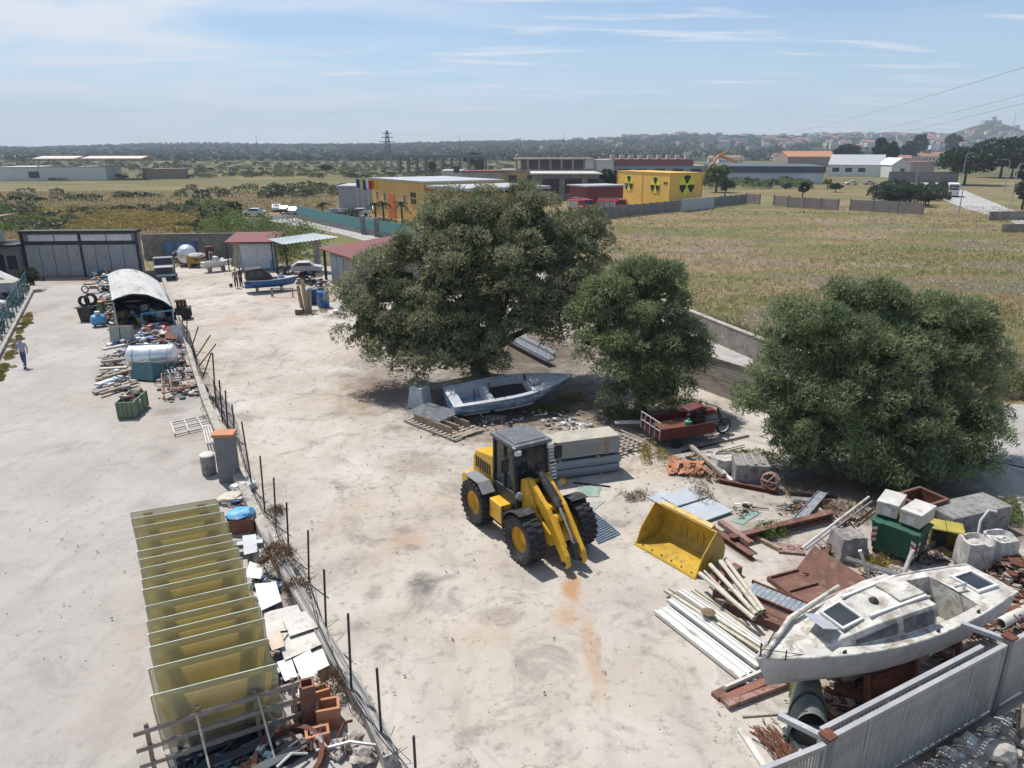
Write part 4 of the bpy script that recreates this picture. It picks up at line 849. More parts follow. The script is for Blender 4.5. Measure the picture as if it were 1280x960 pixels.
BLD('flat_house', 'low white and brown house behind the ochre office wing', 'house', G(552, 236), G(578, 236), 14, HT(G(552, 236).y, 213), m_whited, None, wins=[(4, 6, 5, 7)])
BLD('flat_house', 'pinkish house with a dark red roof left of the unfinished block', 'house', G(578, 236), G(628, 236), 14, HT(G(552, 236).y, 215), MAT('pink_render', (.42, .33, .28)), m_roofred, wins=[(4, 7, 6, 9)])
# -- pylons and masts
def pylon(px, py0, py1, label, s=1.0, arms=True):
    g = G(px, py0); h = HT(g.y, py1); t = T('electricity_pylon', label, 'pylon', g, R(20)); b = MB(); w0 = h*.10; w1 = h*.018; e = .2*s
    def c(k, z): w = w0+(w1-w0)*z/h; return Vector(((-w, w, w, -w)[k], (-w, -w, w, w)[k], z))
    for k in range(4): b.bar(c(k, 0), c(k, h), e)
    n = 9
    for i in range(n):
        for k in range(4): b.bar(c(k, h*i/n), c((k+1) % 4, h*(i+1)/n), e*.6)
    for z, l in ((.72, .2), (.83, .16), (.93, .12)):
        b.bar((-h*l, 0, h*z), (h*l, 0, h*z), e)
    b.build('lattice', m_grey, t)
pylon(486, 213, 163, 'tall grey lattice pylon standing beyond the ochre office', 2.2)
for (px, a, b, lb) in [(323, 200, 168, 'thin far mast left of the pylon'), (381, 208, 184, 'short dark mast in the scrub left of the pylon'), (704, 186, 167, 'thin mast on the skyline above the unfinished block'), (575, 184, 170, 'thin mast on the skyline right of the pylon')]:
    g = G(px, max(a, 200)); TAG(MB().tube([(0, 0, 0), (0, 0, HT(g.y, b))], [.35, .2], 6).build('mast', m_grey), lb, 'mast').location = g
# power lines top right
for i, (a, b, c_) in enumerate([((1300, 78, 120), (940, 166, 900), 'upper'), ((1300, 113, 150), (1000, 170, 1000), 'middle'), ((1300, 124, 150), (1030, 172, 1000), 'lowest')]):
    A = V(*a); B = V(*b); pts = [A.lerp(B, u) - Vector((0, 0, 9*4*u*(1-u)*.6)) for u in [k/24 for k in range(25)]]
    TAG(MB().tube(pts, .028, 5).build('power_line', m_dark), '%s of the three thin cables crossing the sky at upper right' % c_, 'cable', 'overhead cables')
# -- road side: bus, lamps, trees
g = G(1190, 245.5)
t = T('bus', 'white bus seen from behind on the road at the right', 'bus', g, R(62), )
bl = MB(); bl.bx(-4.5, 4.5, -1.25, 1.25, .4, 3.5); bl.build('body', m_white, t, bev=.15)
w_ = MB(); w_.bx(-4.2, 4.2, -1.27, 1.27, 1.7, 2.9); w_.build('side_windows', m_win, t); MB().bx(-4.55, -4.45, -1.05, 1.05, 1.9, 3.1).build('rear_window', m_win, t)
for x in (-2.8, 2.8):
    for y in (-1.15, 1.15): MB().lathe([(.1, -.15), (.47, -.15), (.5, 0), (.47, .15), (.1, .15)], 14, (x, y, .5), 'y').build('wheel', m_black, t)
for y in (-.95, .95): MB().bx(-4.58, -4.5, y-.12, y+.12, .9, 1.3).build('tail_light', m_red, t)
for (px, py, top, lb) in [(1143, 240, 188, 'street lamp nearest the shrubs by the road bend'), (1178, 226, 186, 'street lamp left of the round pine'), (1200, 238, 192, 'street lamp in front of the round pine'), (1232, 226, 194, 'street lamp between the two pines'),
      (1262, 262, 205, 'street lamp on the right verge past the bus'), (1255, 240, 200, 'street lamp farther right in front of the wide pine'), (1137, 226, 200, 'slim lamp by the gabled white shed'), (1198, 268, 236, 'thin roadside pole before the bus')]:
    g = G(px, py); h = min(HT(g.y, top), 11); t = T('street_lamp', lb, 'street lamp', g, random.choice((0, PI)), 'street lamps along the road')
    MB().tube([(0, 0, 0), (0, 0, h*.93), (.3, 0, h)], [.13, .09, .07], 8).build('pole', m_lgrey, t); MB().tube([(.3, 0, h), (1.8, 0, h+.25)], .06, 6).build('arm', m_lgrey, t); MB().bx(1.5, 2.2, -.15, .15, h+.15, h+.32).build('lamp_head', m_lgrey, t)
def simple_tree(px, py, top, wpx, label, mat=None, name='tree', dens=1.0, group=None, flat=.8, Y=None):
    g = G(px, py) if Y is None else V(px, py, Y); k = pm(g.y); h = (HT(g.y, top) if Y is None else V(px, top, Y).z - g.z); w = wpx/k/2
    t = T(name, label, 'tree', g, 0, group); P = []; D = []
    tr = h*.3
    for i in range(int(26*dens)):
        d = Vector(RNG.normal(size=3)).normalized(); c = Vector((d.x*w*.72, d.y*w*.72, tr + (h-tr)*.5 + d.z*(h-tr)*.36)); p, dd = clump_pts(c, min(w, h)*.30, 90); P.append(p); D.append(dd)
    quads('crown', np.concatenate(P), h*.10+.2, h*.05+.12, mat or lf_dark, t, .1, np.concatenate(D))
    MB().tube([(0, 0, -.2), (0, 0, tr*1.5)], [h*.04+.05, h*.025+.03], 7).build('trunk', m_bark, t); return t
for a in [(1205, 231, 188, 74, 'round dark pine left of the wide pine by the bus road', None, 'pine_tree', 2.2), (1250, 222, 177, 84, 'wide dark umbrella pine at the right end of the road', None, 'pine_tree', 2.4), (1264, 222, 188, 50, 'lower dark pine tucked under the wide umbrella pine', None, 'pine_tree', 1.6),
      (1275, 222, 165, 30, 'dark pine cut off by the right edge', None, 'pine_tree', 1.4), (1097, 212, 171, 20, 'left dark cypress of the pair above the white warehouse', None, 'cypress_tree', 1.4), (1109, 213, 176, 24, 'right dark cypress of the pair above the white warehouse', None, 'cypress_tree', 1.4),
      (1134, 206, 176, 22, 'dark rounded tree on the slope right of the cypress pair', None, 'tree', 1.2), (1147, 202, 166, 18, 'tall dark pine on the town slope', None, 'pine_tree', 1.1), (1058, 210, 182, 36, 'low wide dark tree above the white warehouse roof', None, 'tree', 1.4),
      (1188, 200, 166, 20, 'dark tree below the castle hill', None, 'tree', 1.1), (1277, 262, 226, 26, 'small grey green tree at the right edge of the road', lf_scrub, 'tree', 1.0), (594, 214, 193, 32, 'dark tree clump behind the pink house', None, 'tree', 1.3), (541, 217, 202, 12, 'small dark tree right of the ruined columns', None, 'tree', .8),
      (757, 246, 212, 30, 'dark bushy tree between the shell building and the yellow block', None, 'tree', 1.5), (408, 216, 206, 14, 'dark rounded shrub tree in the left scrub', None, 'tree', .8), (895, 240, 206, 34, 'dark green tree right of the crane boom', lf_green, 'tree', 1.5), (768, 242, 214, 24, 'smaller dark tree touching the yellow block', None, 'tree', 1.0),
      (935, 226, 209, 22, 'dark tree in front of the long white warehouse', None, 'tree', 1.0), (1003, 247, 228, 16, 'dark shrub tree in the rough ground below the long warehouse', None, 'tree', .8), (906, 245, 226, 24, 'rounded dark shrub on the rough ground right of the yellow block', None, 'tree', .9), (1044, 240, 230, 18, 'small round shrub left of the big road hedge', None, 'tree', .8),
      (1034, 236, 222, 10, 'yellow flowering shrub by the end of the long warehouse', lf_ochre, 'tree', .6), (1276, 240, 196, 20, 'lone pine low at the far right', None, 'pine_tree', 1)]:
    simple_tree(*a)
for i in range(22):
    u = i/21; simple_tree(1102+u*60+random.uniform(-3, 3), 248+u*10+random.uniform(-2, 2), 232+u*9, 18, 'dark green shrub in the thick row behind the pinkish wall panels', None, 'shrub', .7, 'row of shrubs behind the wall panels')
for (px, top, lb) in [(925, 176, 'tall palm on the skyline left of the town'), (898, 186, 'shorter palm left of the tall skyline palm')]:
    g = G(px, 212); t = palm(g, HT(g.y, top)-2, lb, 22, 5.5, None)
for i in range(30):
    px = random.uniform(250, 640); simple_tree(px, random.uniform(204, 222), 0, 12, 'dark evergreen shrub dotted over the far plain', None, 'shrub', .5, 'shrubs dotted over the far plain') if False else None
# -- the town
tcol = [MAT('town_white', (.74, .71, .66), .85), MAT('town_cream', (.64, .55, .44), .85), MAT('town_pink', (.55, .40, .34), .85), MAT('town_grey', (.50, .49, .49), .85)]
m_town = MAT('town_roof', (.30, .155, .105), .9)
def house(x, y, z, w, d, h, k, gable, name='town_house', label='tiny pale house among trees on the distant town slope', grp='houses of the distant town'):
    b = MB().at((0, 0, 0)); b.bx(-w/2, w/2, 0, d, -4, h)
    b.mi = 2
    for i in range(int(w/3.2)):
        for j in range(int(h/3.2)): b.bx(-w/2+1+i*3.2, -w/2+2.3+i*3.2, -.06, .05, .9+j*3.1, 2.4+j*3.1)
    b.mi = 1
    if gable: b.prism([(-.4, h+.01), (d+.4, h+.01), (d/2, h+2.2)], -w/2-.4, w/2+.4, 'x')
    else: b.bx(-w/2-.2, w/2+.2, -.2, d+.2, h+.01, h+.5)
    o = b.build(name, [tcol[k], m_town if gable else tcol[(k+1) % 4], m_win]); o.location = (x, y, z); o.rotation_euler.z = random.uniform(-.5, .5)
    return TAG(o, label, 'house', grp)
cnt = 0
while cnt < 250:
    px = random.gauss(1120, 130) if random.random() < .8 else random.uniform(640, 1290)
    if not 640 < px < 1300: continue
    y = random.uniform(1300, 2850); x = (px-640)/FPX*y*CP; 
    if px < 880 and random.random() < .55: y = random.uniform(2300, 2880); x = (px-640)/FPX*y*CP
    house(x, y, hillz(x, y), random.uniform(10, 26), random.uniform(9, 14), random.choice((6.5, 6.5, 9.5, 12)), random.randrange(4), random.random() < .5); cnt += 1
for i in range(46):
    a = random.uniform(0, 2*PI); r = random.uniform(60, 330); x = CH.x + r*math.cos(a)*1.2; y = CH.y - abs(r*math.sin(a)); house(x, y, chz(x, y), random.uniform(9, 20), 10, random.choice((6, 9)), random.randrange(4), random.random() < .6, label='tiny house crowding the foot of the castle hill', grp='houses round the castle hill')
for (px, y, w, h, k, lb) in [(1160, 640, 22, 7, 1, 'cream two storey house with a terrace below the town'), (1128, 600, 16, 6, 2, 'pinkish house right of the cypress pair'), (1175, 820, 26, 8, 0, 'pale villa left of the castle hill foot'), (1215, 700, 30, 6, 1, 'low tiled house above the road pines'), (1150, 900, 24, 7, 3, 'grey house on the slope over the cream house'), (1236, 560, 40, 5, 1, 'long pale wall-like building behind the road pines'),
     (985, 900, 30, 6, 0, 'long white house on the slope left of the brown-roofed building'), (915, 760, 26, 5, 0, 'white flat building under the skyline palms'), (900, 800, 22, 4, 3, 'grey low house beside the skyline palms')]:
    x = (px-640)/FPX*y*CP; house(x, y, max(0, hillz(x, y)), w, 12, h, k, True, 'house', lb, None)
top = Vector((CH.x, CH.y, chz(CH.x, CH.y)))
t = T('hilltop_castle', 'small ruined castle tower on top of the distant hill', 'castle', top); MB().bx(-26, 26, 0, 20, -6, 5).build('rampart', tcol[3], t); MB().lathe([(9, -4), (8, 14), (8.6, 14), (8.6, 16)], 12, (4, 8, 0)).build('tower', tcol[1], t)
TAG(MB().tube([(0, 0, 0), (0, 0, 48)], [.8, .5], 6).build('mast', m_grey), 'thin antenna mast right of the hilltop castle', 'mast').location = top + Vector((62, 0, -20))
# -- field wall and yard wall along the lane
fw = [(8.2, 63), (12.55, 48.7), (14.75, 41.4), (16.6, 37.2), (19.6, 34.9)]
t = T('retaining_wall', 'pale stained concrete wall between the lane and the dry field', 'wall', (12.55, 48.7, 0)); o0 = Vector((12.55, 48.7, 0)); a_ = MB()
for p, q in zip(fw, fw[1:]): a_.bar(Vector((*p, .6))-o0, Vector((*q, .6))-o0, .3, 1.5)
a_.build('wall_face', m_block, t)
c_ = MB()
for p, q in zip(fw, fw[1:]): c_.bar(Vector((*p, 1.39))-o0, Vector((*q, 1.39))-o0, .36, .07)
c_.build('coping', m_conc, t)
yw = [(3.0, 62), (6.4, 50.5), (9.55, 36.9), (13.7, 30.3), (17.4, 27.6)]
t = T('yard_wall', 'rough grey block wall between the yard and the lane behind the trees', 'wall', (9.55, 36.9, 0)); o0 = Vector((9.55, 36.9, 0)); a_ = MB(); c_ = MB()
for p, q in zip(yw, yw[1:]):
    a_.bar(Vector((*p, .9))-o0, Vector((*q, .9))-o0, .25, 1.9); c_.bar(Vector((*p, 1.89))-o0, Vector((*q, 1.89))-o0, .3, .07)
mbk = MAT('block_courses', (.36, .32, .285), .92, var=.25, scale=2.2, dirt=(.12, .10, .08), damt=.45, bump=.5, stretch=(.3, .3, 3))
a_.build('wall_face', mbk, t); c_.build('coping', m_conc, t)
# -- haze: one even box of air
mh, th_, bh, oh = newmat('air'); th_.nodes.remove(bh)
pv = N(th_, 'ShaderNodeVolumePrincipled', {'Color': (0.74, 0.84, 1.0, 1), 'Density': 0.0002, 'Anisotropy': 0.0}); th_.links.new(pv.outputs[0], oh.inputs['Volume'])
hz = MB().bx(-5200, 5200, -90, 5000, -40, 260).build('haze', mh); hz['kind'] = 'stuff'
# ------------------------------------------------------------------ wheel loader
hd = math.atan2(-0.85, 0.525)
t = T('wheel_loader', 'yellow wheel loader with a black cab and bare lift arms in the yard', 'wheel loader', (0.45, 21.1, 0), hd)
fr = MB(); fr.prism([(-2.3, .75), (-2.3, 1.5), (-.95, 1.5), (-.95, 1.2), (.35, 1.2), (.35, .7)], -.45, .45); fr.build('rear_frame', m_yel, t, bev=.03)
ho = MB(); ho.prism([(-2.45, 1.45), (-2.42, 2.05), (-2.2, 2.3), (-1.0, 2.5), (-1.0, 1.45)], -.62, .62); hood = ho.build('hood', m_yel, t, bev=.06)
gr_ = MB(); [gr_.bx(-2.2+i*.15, -2.12+i*.15, -.64, .64, 1.7, 2.1) for i in range(7)]; gr_.build('louvre', m_dark, hood)
MB().prism([(-2.65, .7), (-2.7, 1.3), (-2.5, 1.46), (-2.2, 1.46), (-2.2, .7)], -.95, .95).build('counterweight', m_yel, t, bev=.06)
for s in (-1, 1):
    MB().bx(-1.95, -1.05, s*.95-.26, s*.95+.22, 1.62, 1.66).add([(-1.05, s*.95-.26, 1.62), (-.72, s*.95-.26, 1.36), (-.72, s*.95+.22, 1.36), (-1.05, s*.95+.22, 1.62), (-1.05, s*.95-.26, 1.66), (-.69, s*.95-.26, 1.39), (-.69, s*.95+.22, 1.39), (-1.05, s*.95+.22, 1.66)], [(0,1,2,3),(4,7,6,5),(0,4,5,1),(3,2,6,7),(1,5,6,2)]).build('rear_mudguard', m_grey, t, bev=.015)
    tk = MB().bx(-.62, .12, s*.78-.24, s*.78+.24, .62, 1.28); tko = tk.build('side_tank', m_yel, t, bev=.04)
    st = MB(); [st.bx(.13, .38, s*.8-.2, s*.8+.2, z, z+.05) for z in (.45, .75, 1.05)]; [st.bx(.14, .18, s*.8+q, s*.8+q+.04, .45, 1.3) for q in (-.2, .16)]; st.build('steps', m_dark, tko)
cabb = MB(); cabb.prism([(-1.0, 1.25), (-1.0, 1.72), (.38, 1.72), (.5, 1.5), (.5, 1.25)], -.66, .66); cab = cabb.build('cab', m_dark, t, bev=.03)
pil = MB()
for s in (-1, 1):
    for (x0, x1) in ((-.95, -.95), (-.3, -.32), (.36, .22)): pil.bar((x0, s*.62, 1.70), (x1, s*.6, 3.2), .09, .09)
pil.bar((-.95, -.6, 3.17), (.22, -.6, 3.17), .08); pil.bar((-.95, .6, 3.17), (.22, .6, 3.17), .08); pil.bar((.22, -.6, 3.17), (.22, .6, 3.17), .08); pil.bar((-.95, -.6, 3.17), (-.95, .6, 3.17), .08)
pil.build('cab_pillars', m_dark, cab)
gl = MB(); gl.add([(.37, -.56, 1.72), (.37, .56, 1.72), (.24, .55, 3.13), (.24, -.55, 3.13)], [(0, 1, 2, 3)])
for s in (-1, 1): gl.add([(-.9, s*.6, 1.72), (-.36, s*.6, 1.72), (-.36, s*.59, 3.13), (-.9, s*.59, 3.13)], [(0, 1, 2, 3)]); gl.add([(-.28, s*.6, 1.72), (.31, s*.6, 1.72), (.2, s*.59, 3.13), (-.28, s*.59, 3.13)], [(0, 1, 2, 3)])
gl.add([(-.93, -.55, 1.9), (-.93, .55, 1.9), (-.93, .55, 3.1), (-.93, -.55, 3.1)], [(0, 1, 2, 3)])
gl.build('cab_glass', GLASS('tinted_cab_glass', (.02, .032, .036), .84, .04), cab)
seat = MB(); seat.bx(-.6, -.1, -.25, .25, 1.73, 2.05); seat.bx(-.72, -.55, -.25, .25, 2.0, 2.7); seat.build('seat', m_fabd, cab, bev=.05)
MB().tube([(.2, 0, 1.73), (.05, 0, 2.2)], .03).lathe([(.17, -.015), (.2, 0), (.17, .015)], 16, (.04, 0, 2.22)).build('steering_wheel', m_black, cab)
rf = MB(); rf.bx(-1.08, .42, -.7, .7, 3.22, 3.33); rf.bx(-.95, .25, -.56, .56, 3.332, 3.36); rf.build('cab_roof', MAT('cab_roof_grey', (.115, .125, .135), .6, var=.15, dirt=(.2, .19, .17), damt=.3), cab, bev=.05)
for s in (-1, 1):
    mr = MB(); mr.bx(.3, .38, s*1.0-.14, s*1.0+.14, 2.55, 3.0); mro = mr.build('mirror', m_black, cab, bev=.03)
    MB().tube([(.3, s*.64, 3.1), (.33, s*.95, 3.08), (.34, s*1.0, 2.98)], .02).build('mirror_arm', m_dark, mro)
    MB().tube([(.55, s*.55, 1.55), (.7, s*.75, 1.85)], .03).lathe([(.02, -.02), (.11, .02), (.12, .1), (.1, .12)], 12, (.72, s*.76, 1.86), 'x').build('headlight', m_lgrey, t)
    MB().tube([(.2, s*.66, 3.28), (.45, s*.7, 3.3)], .03).bx(.4, .52, s*.6-.09, s*.6+.09, 3.06, 3.2).build('work_lamp', m_plast, cab)
la = MB(); [la.tube([(.3, y, 1.75), (.18, y, 3.05)], .022) for y in (.72, .98)]; [la.tube([(.3-.012*i, .72, 1.85+i*.12), (.3-.012*i, .98, 1.85+i*.12)], .018) for i in range(10)]; la.build('access_guard', m_lgrey, t)
MB().tube([(-1.6, .45, 2.45), (-1.6, .45, 3.05), (-1.75, .45, 3.2)], .06, 8).build('exhaust', m_dark, t)
ff = MB(); ff.prism([(.15, .65), (.15, 1.3), (.55, 1.5), (1.3, 1.35), (2.0, 1.0), (2.0, .6)], -.42, .42); ff.build('front_frame', m_yel, t, bev=.03)
tw = MB()
for s in (-1, 1): tw.prism([(.35, 1.2), (.42, 2.2), (.62, 2.32), (.8, 2.2), (1.35, 1.3)], s*.42-.04, s*.42+.04)
tw.tube([(.6, -.5, 2.12), (.6, .5, 2.12)], .07, 10); tw.build('loader_tower', m_yel, t, bev=.015)
for s in (-1, 1):
    ar = MB(); ar.prism([(.45, 2.12), (.58, 2.3), (.8, 2.32), (1.75, 1.72), (2.75, .62), (2.86, .36), (2.78, .22), (2.6, .26), (2.45, .5), (1.6, 1.32), (.62, 1.98)], s*.3-.075, s*.3+.075)
    ao = ar.build('lift_arm', m_yel, t, bev=.015); MB().tube([(2.7, s*.3-.13, .36), (2.7, s*.3+.13, .36)], .08, 10).tube([(.62, s*.3-.12, 2.12), (.62, s*.3+.12, 2.12)], .1, 10).build('pin', m_dark, ao)
    MB().tube([(.9, s*.3, .95), (1.6, s*.3, 1.28)], .07, 10).build('lift_ram', m_dark, t)
    MB().bar((1.9, s*.3-s*.09, 1.5), (2.5, s*.3-s*.09, .75), .03, .2).build('arm_gusset', m_yel, ao)
MB().tube([(1.85, -.24, 1.4), (1.85, .24, 1.4)], .13, 10).bar((1.5, -.24, 1.62), (1.5, .24, 1.62), .25, .12).build('cross_tube', m_yel, t)
ram = MB(); ram.tube([(.68, 0, 2.5), (.8, .02, 2.42), (1.85, .02, 1.72)], [.1, .12, .12], 12); ram.tube([(.62, .14, 2.4), (1.2, .17, 2.15), (1.75, .15, 1.85)], .045, 6); ramo = ram.build('tilt_ram', m_black, t, smooth=True)
MB().tube([(1.85, .02, 1.72), (2.62, .02, .85)], .042, 10).build('ram_rod', MAT('chrome', (.75, .76, .78), .15, 1.0, var=.03), ramo)
MB().prism([(2.5, 1.0), (2.72, .95), (2.78, .4), (2.62, .4)], -.06, .1).build('bell_crank', m_dark, t, bev=.02)
hs = MB()
for k in range(4): hs.tube([(.3+.03*k, -.15+.1*k, 1.3), (.45, -.2+.12*k, 1.75+.05*k), (.7, -.18+.1*k, 1.6), (1.0, -.12+.08*k, 1.45)], .022, 5)
hs.build('hoses', m_black, t)
def wheel(x, s):
    tp = [(.40, -.2), (.52, -.25), (.66, -.275), (.735, -.26), (.755, -.2), (.755, .2), (.735, .26), (.66, .275), (.52, .25), (.40, .2)]
    w = MB(); w.lathe(tp, 40, (0, 0, 0), 'y', True)
    for k in range(24):
        a = 2*PI*k/24
        for q in (-1, 1):
            aa = a + (0.13 if q > 0 else 0)
            w.M = Matrix.Rotation(-aa, 4, 'Y'); w.prism([(-.045, .70), (.045, .70), (.036, .782), (-.036, .782)], q*.02 if q > 0 else -.285, .285 if q > 0 else -.02)
    w.M = Matrix()
    o = w.build('wheel', m_black, t, bev=.006); o.location = (x, s*.97, .785)
    r_ = MB(); r_.lathe([(.40, -.2), (.415, -.14), (.37, -.1), (.34, .02), (.2, .06), (.17, .0), (.1, -.02), (.02, -.02), (.02, .1), (.38, .15)] if s < 0 else [(.40, .2), (.415, .14), (.37, .1), (.34, -.02), (.2, -.06), (.17, .0), (.1, .02), (.02, .02), (.02, -.1), (.38, -.15)], 30, (0, 0, 0), 'y', True)
    ri = r_.build('rim', m_yel, o, smooth=True)
for x in (-1.43, 1.43):
    for s in (-1, 1): wheel(x, s)
for s in (-1, 1):
    fg = MB(); n = 9
    for i in range(n):
        a0, a1 = R(78+i*9), R(78+(i+1)*9)
        fg.add([(1.43+r*math.cos(a), y, .785+r*math.sin(a)) for a in (a0, a1) for r in (.86, .89) for y in (s*.97-.3, s*.97+.3)], [(0,1,3,2),(4,6,7,5),(0,4,5,1),(2,3,7,6),(0,2,6,4),(1,5,7,3)])
    fg.build('front_mudguard', m_black, t)
# ------------------------------------------------------------------ bucket
bA, bB = G(795, 681), G(868, 723); bc = (bA+bB)/2; wv = (bB-bA).normalized(); bw = (bB-bA).length
t = T('loader_bucket', 'empty bright yellow loader bucket lying open beside the wheel loader', 'bucket', bc, math.atan2(-wv.x, wv.y))
prof = [(0, .0), (-.9, .02), (-1.12, .1), (-1.27, .28), (-1.3, .55), (-1.2, .85), (-.98, 1.16), (-.86, 1.27)]
sh = MB()
outp = prof; inp = [(x+dx_, z+dz_) for (x, z), (dx_, dz_) in zip(prof, [(0, .04), (.01, .045), (.03, .04), (.04, .02), (.045, 0), (.04, -.02), (.03, -.03), (.03, -.02)])]
for i in range(len(prof)-1):
    sh.prism([outp[i], outp[i+1], inp[i+1], inp[i]], -bw/2, bw/2)
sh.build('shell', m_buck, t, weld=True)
for s in (-1, 1):
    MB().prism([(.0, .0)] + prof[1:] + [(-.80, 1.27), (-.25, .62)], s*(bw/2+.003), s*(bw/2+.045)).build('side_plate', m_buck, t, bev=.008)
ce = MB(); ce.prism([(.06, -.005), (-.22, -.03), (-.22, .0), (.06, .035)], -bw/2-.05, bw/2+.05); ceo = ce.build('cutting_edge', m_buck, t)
bo = MB(); [bo.lathe([(.025, .03), (.025, .06)], 8, (-.1, -bw/2+.2+i*(bw-.4)/5, .02)) for i in range(6)]; bo.build('bolts', m_dark, ceo)
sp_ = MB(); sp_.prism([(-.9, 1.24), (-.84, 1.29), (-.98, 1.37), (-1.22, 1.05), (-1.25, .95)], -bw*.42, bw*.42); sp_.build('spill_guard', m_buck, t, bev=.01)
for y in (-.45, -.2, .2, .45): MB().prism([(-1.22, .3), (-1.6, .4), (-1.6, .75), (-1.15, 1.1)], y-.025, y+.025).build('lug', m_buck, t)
# ------------------------------------------------------------------ boats
def hull_fn(L, b, keel, sheer, bowp=2.2, stern=.75, rake=.7, chine=.72, flare=.82):
    def hb(u): return b/2 * (stern + (1-stern)*math.sin(min(1, u/.45)*PI/2)) * (1 - max(0, (u-.45)/.55)**bowp)
    def P(u, v):      # v -1..1 sheer to sheer
        a = abs(v); k = keel(u); s = sheer(u); h = hb(u)
        if a < .5: q = a/.5; y = h*chine*q; z = k + (s-k)*.34*q**1.5
        else: q = (a-.5)/.5; y = h*(chine + (1-chine)*q**flare); z = k + (s-k)*(.34+.66*q)
        x = L*u + rake*max(0, u-.55)/.45*((z-keel(.5))/(sheer(1)-keel(.5)) - 1) * (1 if u > .55 else 0)
        return (x, math.copysign(y, v) if v else 0, z)
    return P, hb
def hull_mb(P, nu=30, nv=20):
    m = MB(); m.grid(lambda u, v: P(u, v*2-1), nu, nv); 
    m.add([P(0, v/10-1) for v in range(21)], [tuple(range(21))]); return m
def deck_mb(P, segs, side, floorz, nu=24, camber=.04, drop=.0):
    """segs: (u0,u1,open) along the boat; closed ones are decked right across, open ones keep a side deck `side` wide and a well."""
    m = MB()
    for (u0, u1, op) in segs:
        n = max(2, int(nu*(u1-u0)))
        for i in range(n):
            ua, ub = u0+(u1-u0)*i/n, u0+(u1-u0)*(i+1)/n; A, B_ = P(ua, 1), P(ub, 1)
            xa, ya, za = A; xb, yb, zb = B_; za -= drop; zb -= drop
            if op:
                ia, ib = max(.02, ya-side), max(.02, yb-side)
                for s in (-1, 1):
                    m.add([(xa, s*ya, za), (xb, s*yb, zb), (xb, s*ib, zb+.01), (xa, s*ia, za+.01)], [(0, 1, 2, 3)])
                    m.add([(xa, s*ia, za+.01), (xb, s*ib, zb+.01), (xb, s*ib*.95, floorz), (xa, s*ia*.95, floorz)], [(0, 1, 2, 3)])
                m.add([(xa, -ia*.95, floorz), (xb, -ib*.95, floorz), (xb, ib*.95, floorz), (xa, ia*.95, floorz)], [(0, 1, 2, 3)])
                for (cond, x, y, z) in ((i == 0, xa, ia, za), (i == n-1, xb, ib, zb)):
                    if cond: m.add([(x, -y, z+.01), (x, y, z+.01), (x, y*.95, floorz), (x, -y*.95, floorz)], [(0, 1, 2, 3)])
            else:
                m.add([(xa, -ya, za), (xa, 0, za+camber), (xa, ya, za), (xb, yb, zb), (xb, 0, zb+camber), (xb, -yb, zb)], [(0, 1, 4, 5), (1, 2, 3, 4)])
    return m
def rail_mb(P, r, n=30, off=.0):
    m = MB()
    for s in (-1, 1): m.tube([Vector(P(i/n, s))+Vector((0, s*off, .01)) for i in range(n+1)], r, 6)
    m.tube([Vector(P(0, -1)), Vector(P(0, 1))], r, 6); return m
# stripped blue speedboat hull
m_blueworn = MAT('worn_blue_hull', (.10, .20, .36), .6, var=.35, scale=2.2, dirt=(.42, .47, .52), damt=.52, dscale=3.0, stretch=(.5, 1, 1.5))
m_bdeck = MAT('grey_white_deck', (.40, .43, .46), .7, var=.15, dirt=(.24, .24, .23), damt=.35)
st, bo_ = G(562, 507, .55), G(716, 478, 1.05); L = (Vector((bo_.x, bo_.y))-Vector((st.x, st.y))).length
P, hb = hull_fn(L, 2.5, lambda u: -.05 + .38*max(0, u-.5)**1.6*2.2, lambda u: .78 + .10*u, 1.9, .88, .9, .8)
t = T('boat_hull', 'stripped blue speedboat hull with peeling paint under the olive trees', 'boat', (st.x, st.y, .22), heading(st, bo_), rx=R(7), ry=R(-3.5))
hull_mb(P).build('hull', m_blueworn, t, smooth=True)
deck_mb(P, [(0, .07, 0), (.07, .27, 1), (.27, .31, 0), (.31, .62, 1), (.62, .985, 0)], .27, .12).build('deck', m_bdeck, t)
rail_mb(P, .035).build('rub_rail', m_lgrey, t)
dk = MB(); a0 = P(.31, 1); a1 = P(.62, 1); dk.bx(a0[0]+.02, a1[0]-.02, -(a0[1]-.3), a0[1]-.3, .44, .47); dk.build('floor', m_dark, t)
MB().tube([(L*.2, .1, .12), (L*.2, .12, .95)], .03).tube([(L*.3, -.3, .8), (L*.3, -.3, 1.35)], .03).build('stanchion', m_dark, t)
MB().bx(L*.63, L*.7, -.4, .1, .9, 1.12).build('dash', m_lgrey, t, bev=.03); MB().lathe([(.16, -.015), (.18, 0), (.16, .015)], 14, (L*.62, .35, 1.0), 'x').build('steering_wheel', m_dark, t)
t = T('boat_locker', 'grey white boat locker moulding standing against the stern of the blue hull', 'locker', G(537, 513), R(55), rx=0)
MB().prism([(0, 0), (1.15, 0), (.95, 1.15), (.2, 1.15)], -.35, .3, 'x').build('shell', m_bdeck, t, bev=.05); MB().bx(-.3, .31, .2, .95, .0, 1.0).build('lid', m_bdeck, t, bev=.03)
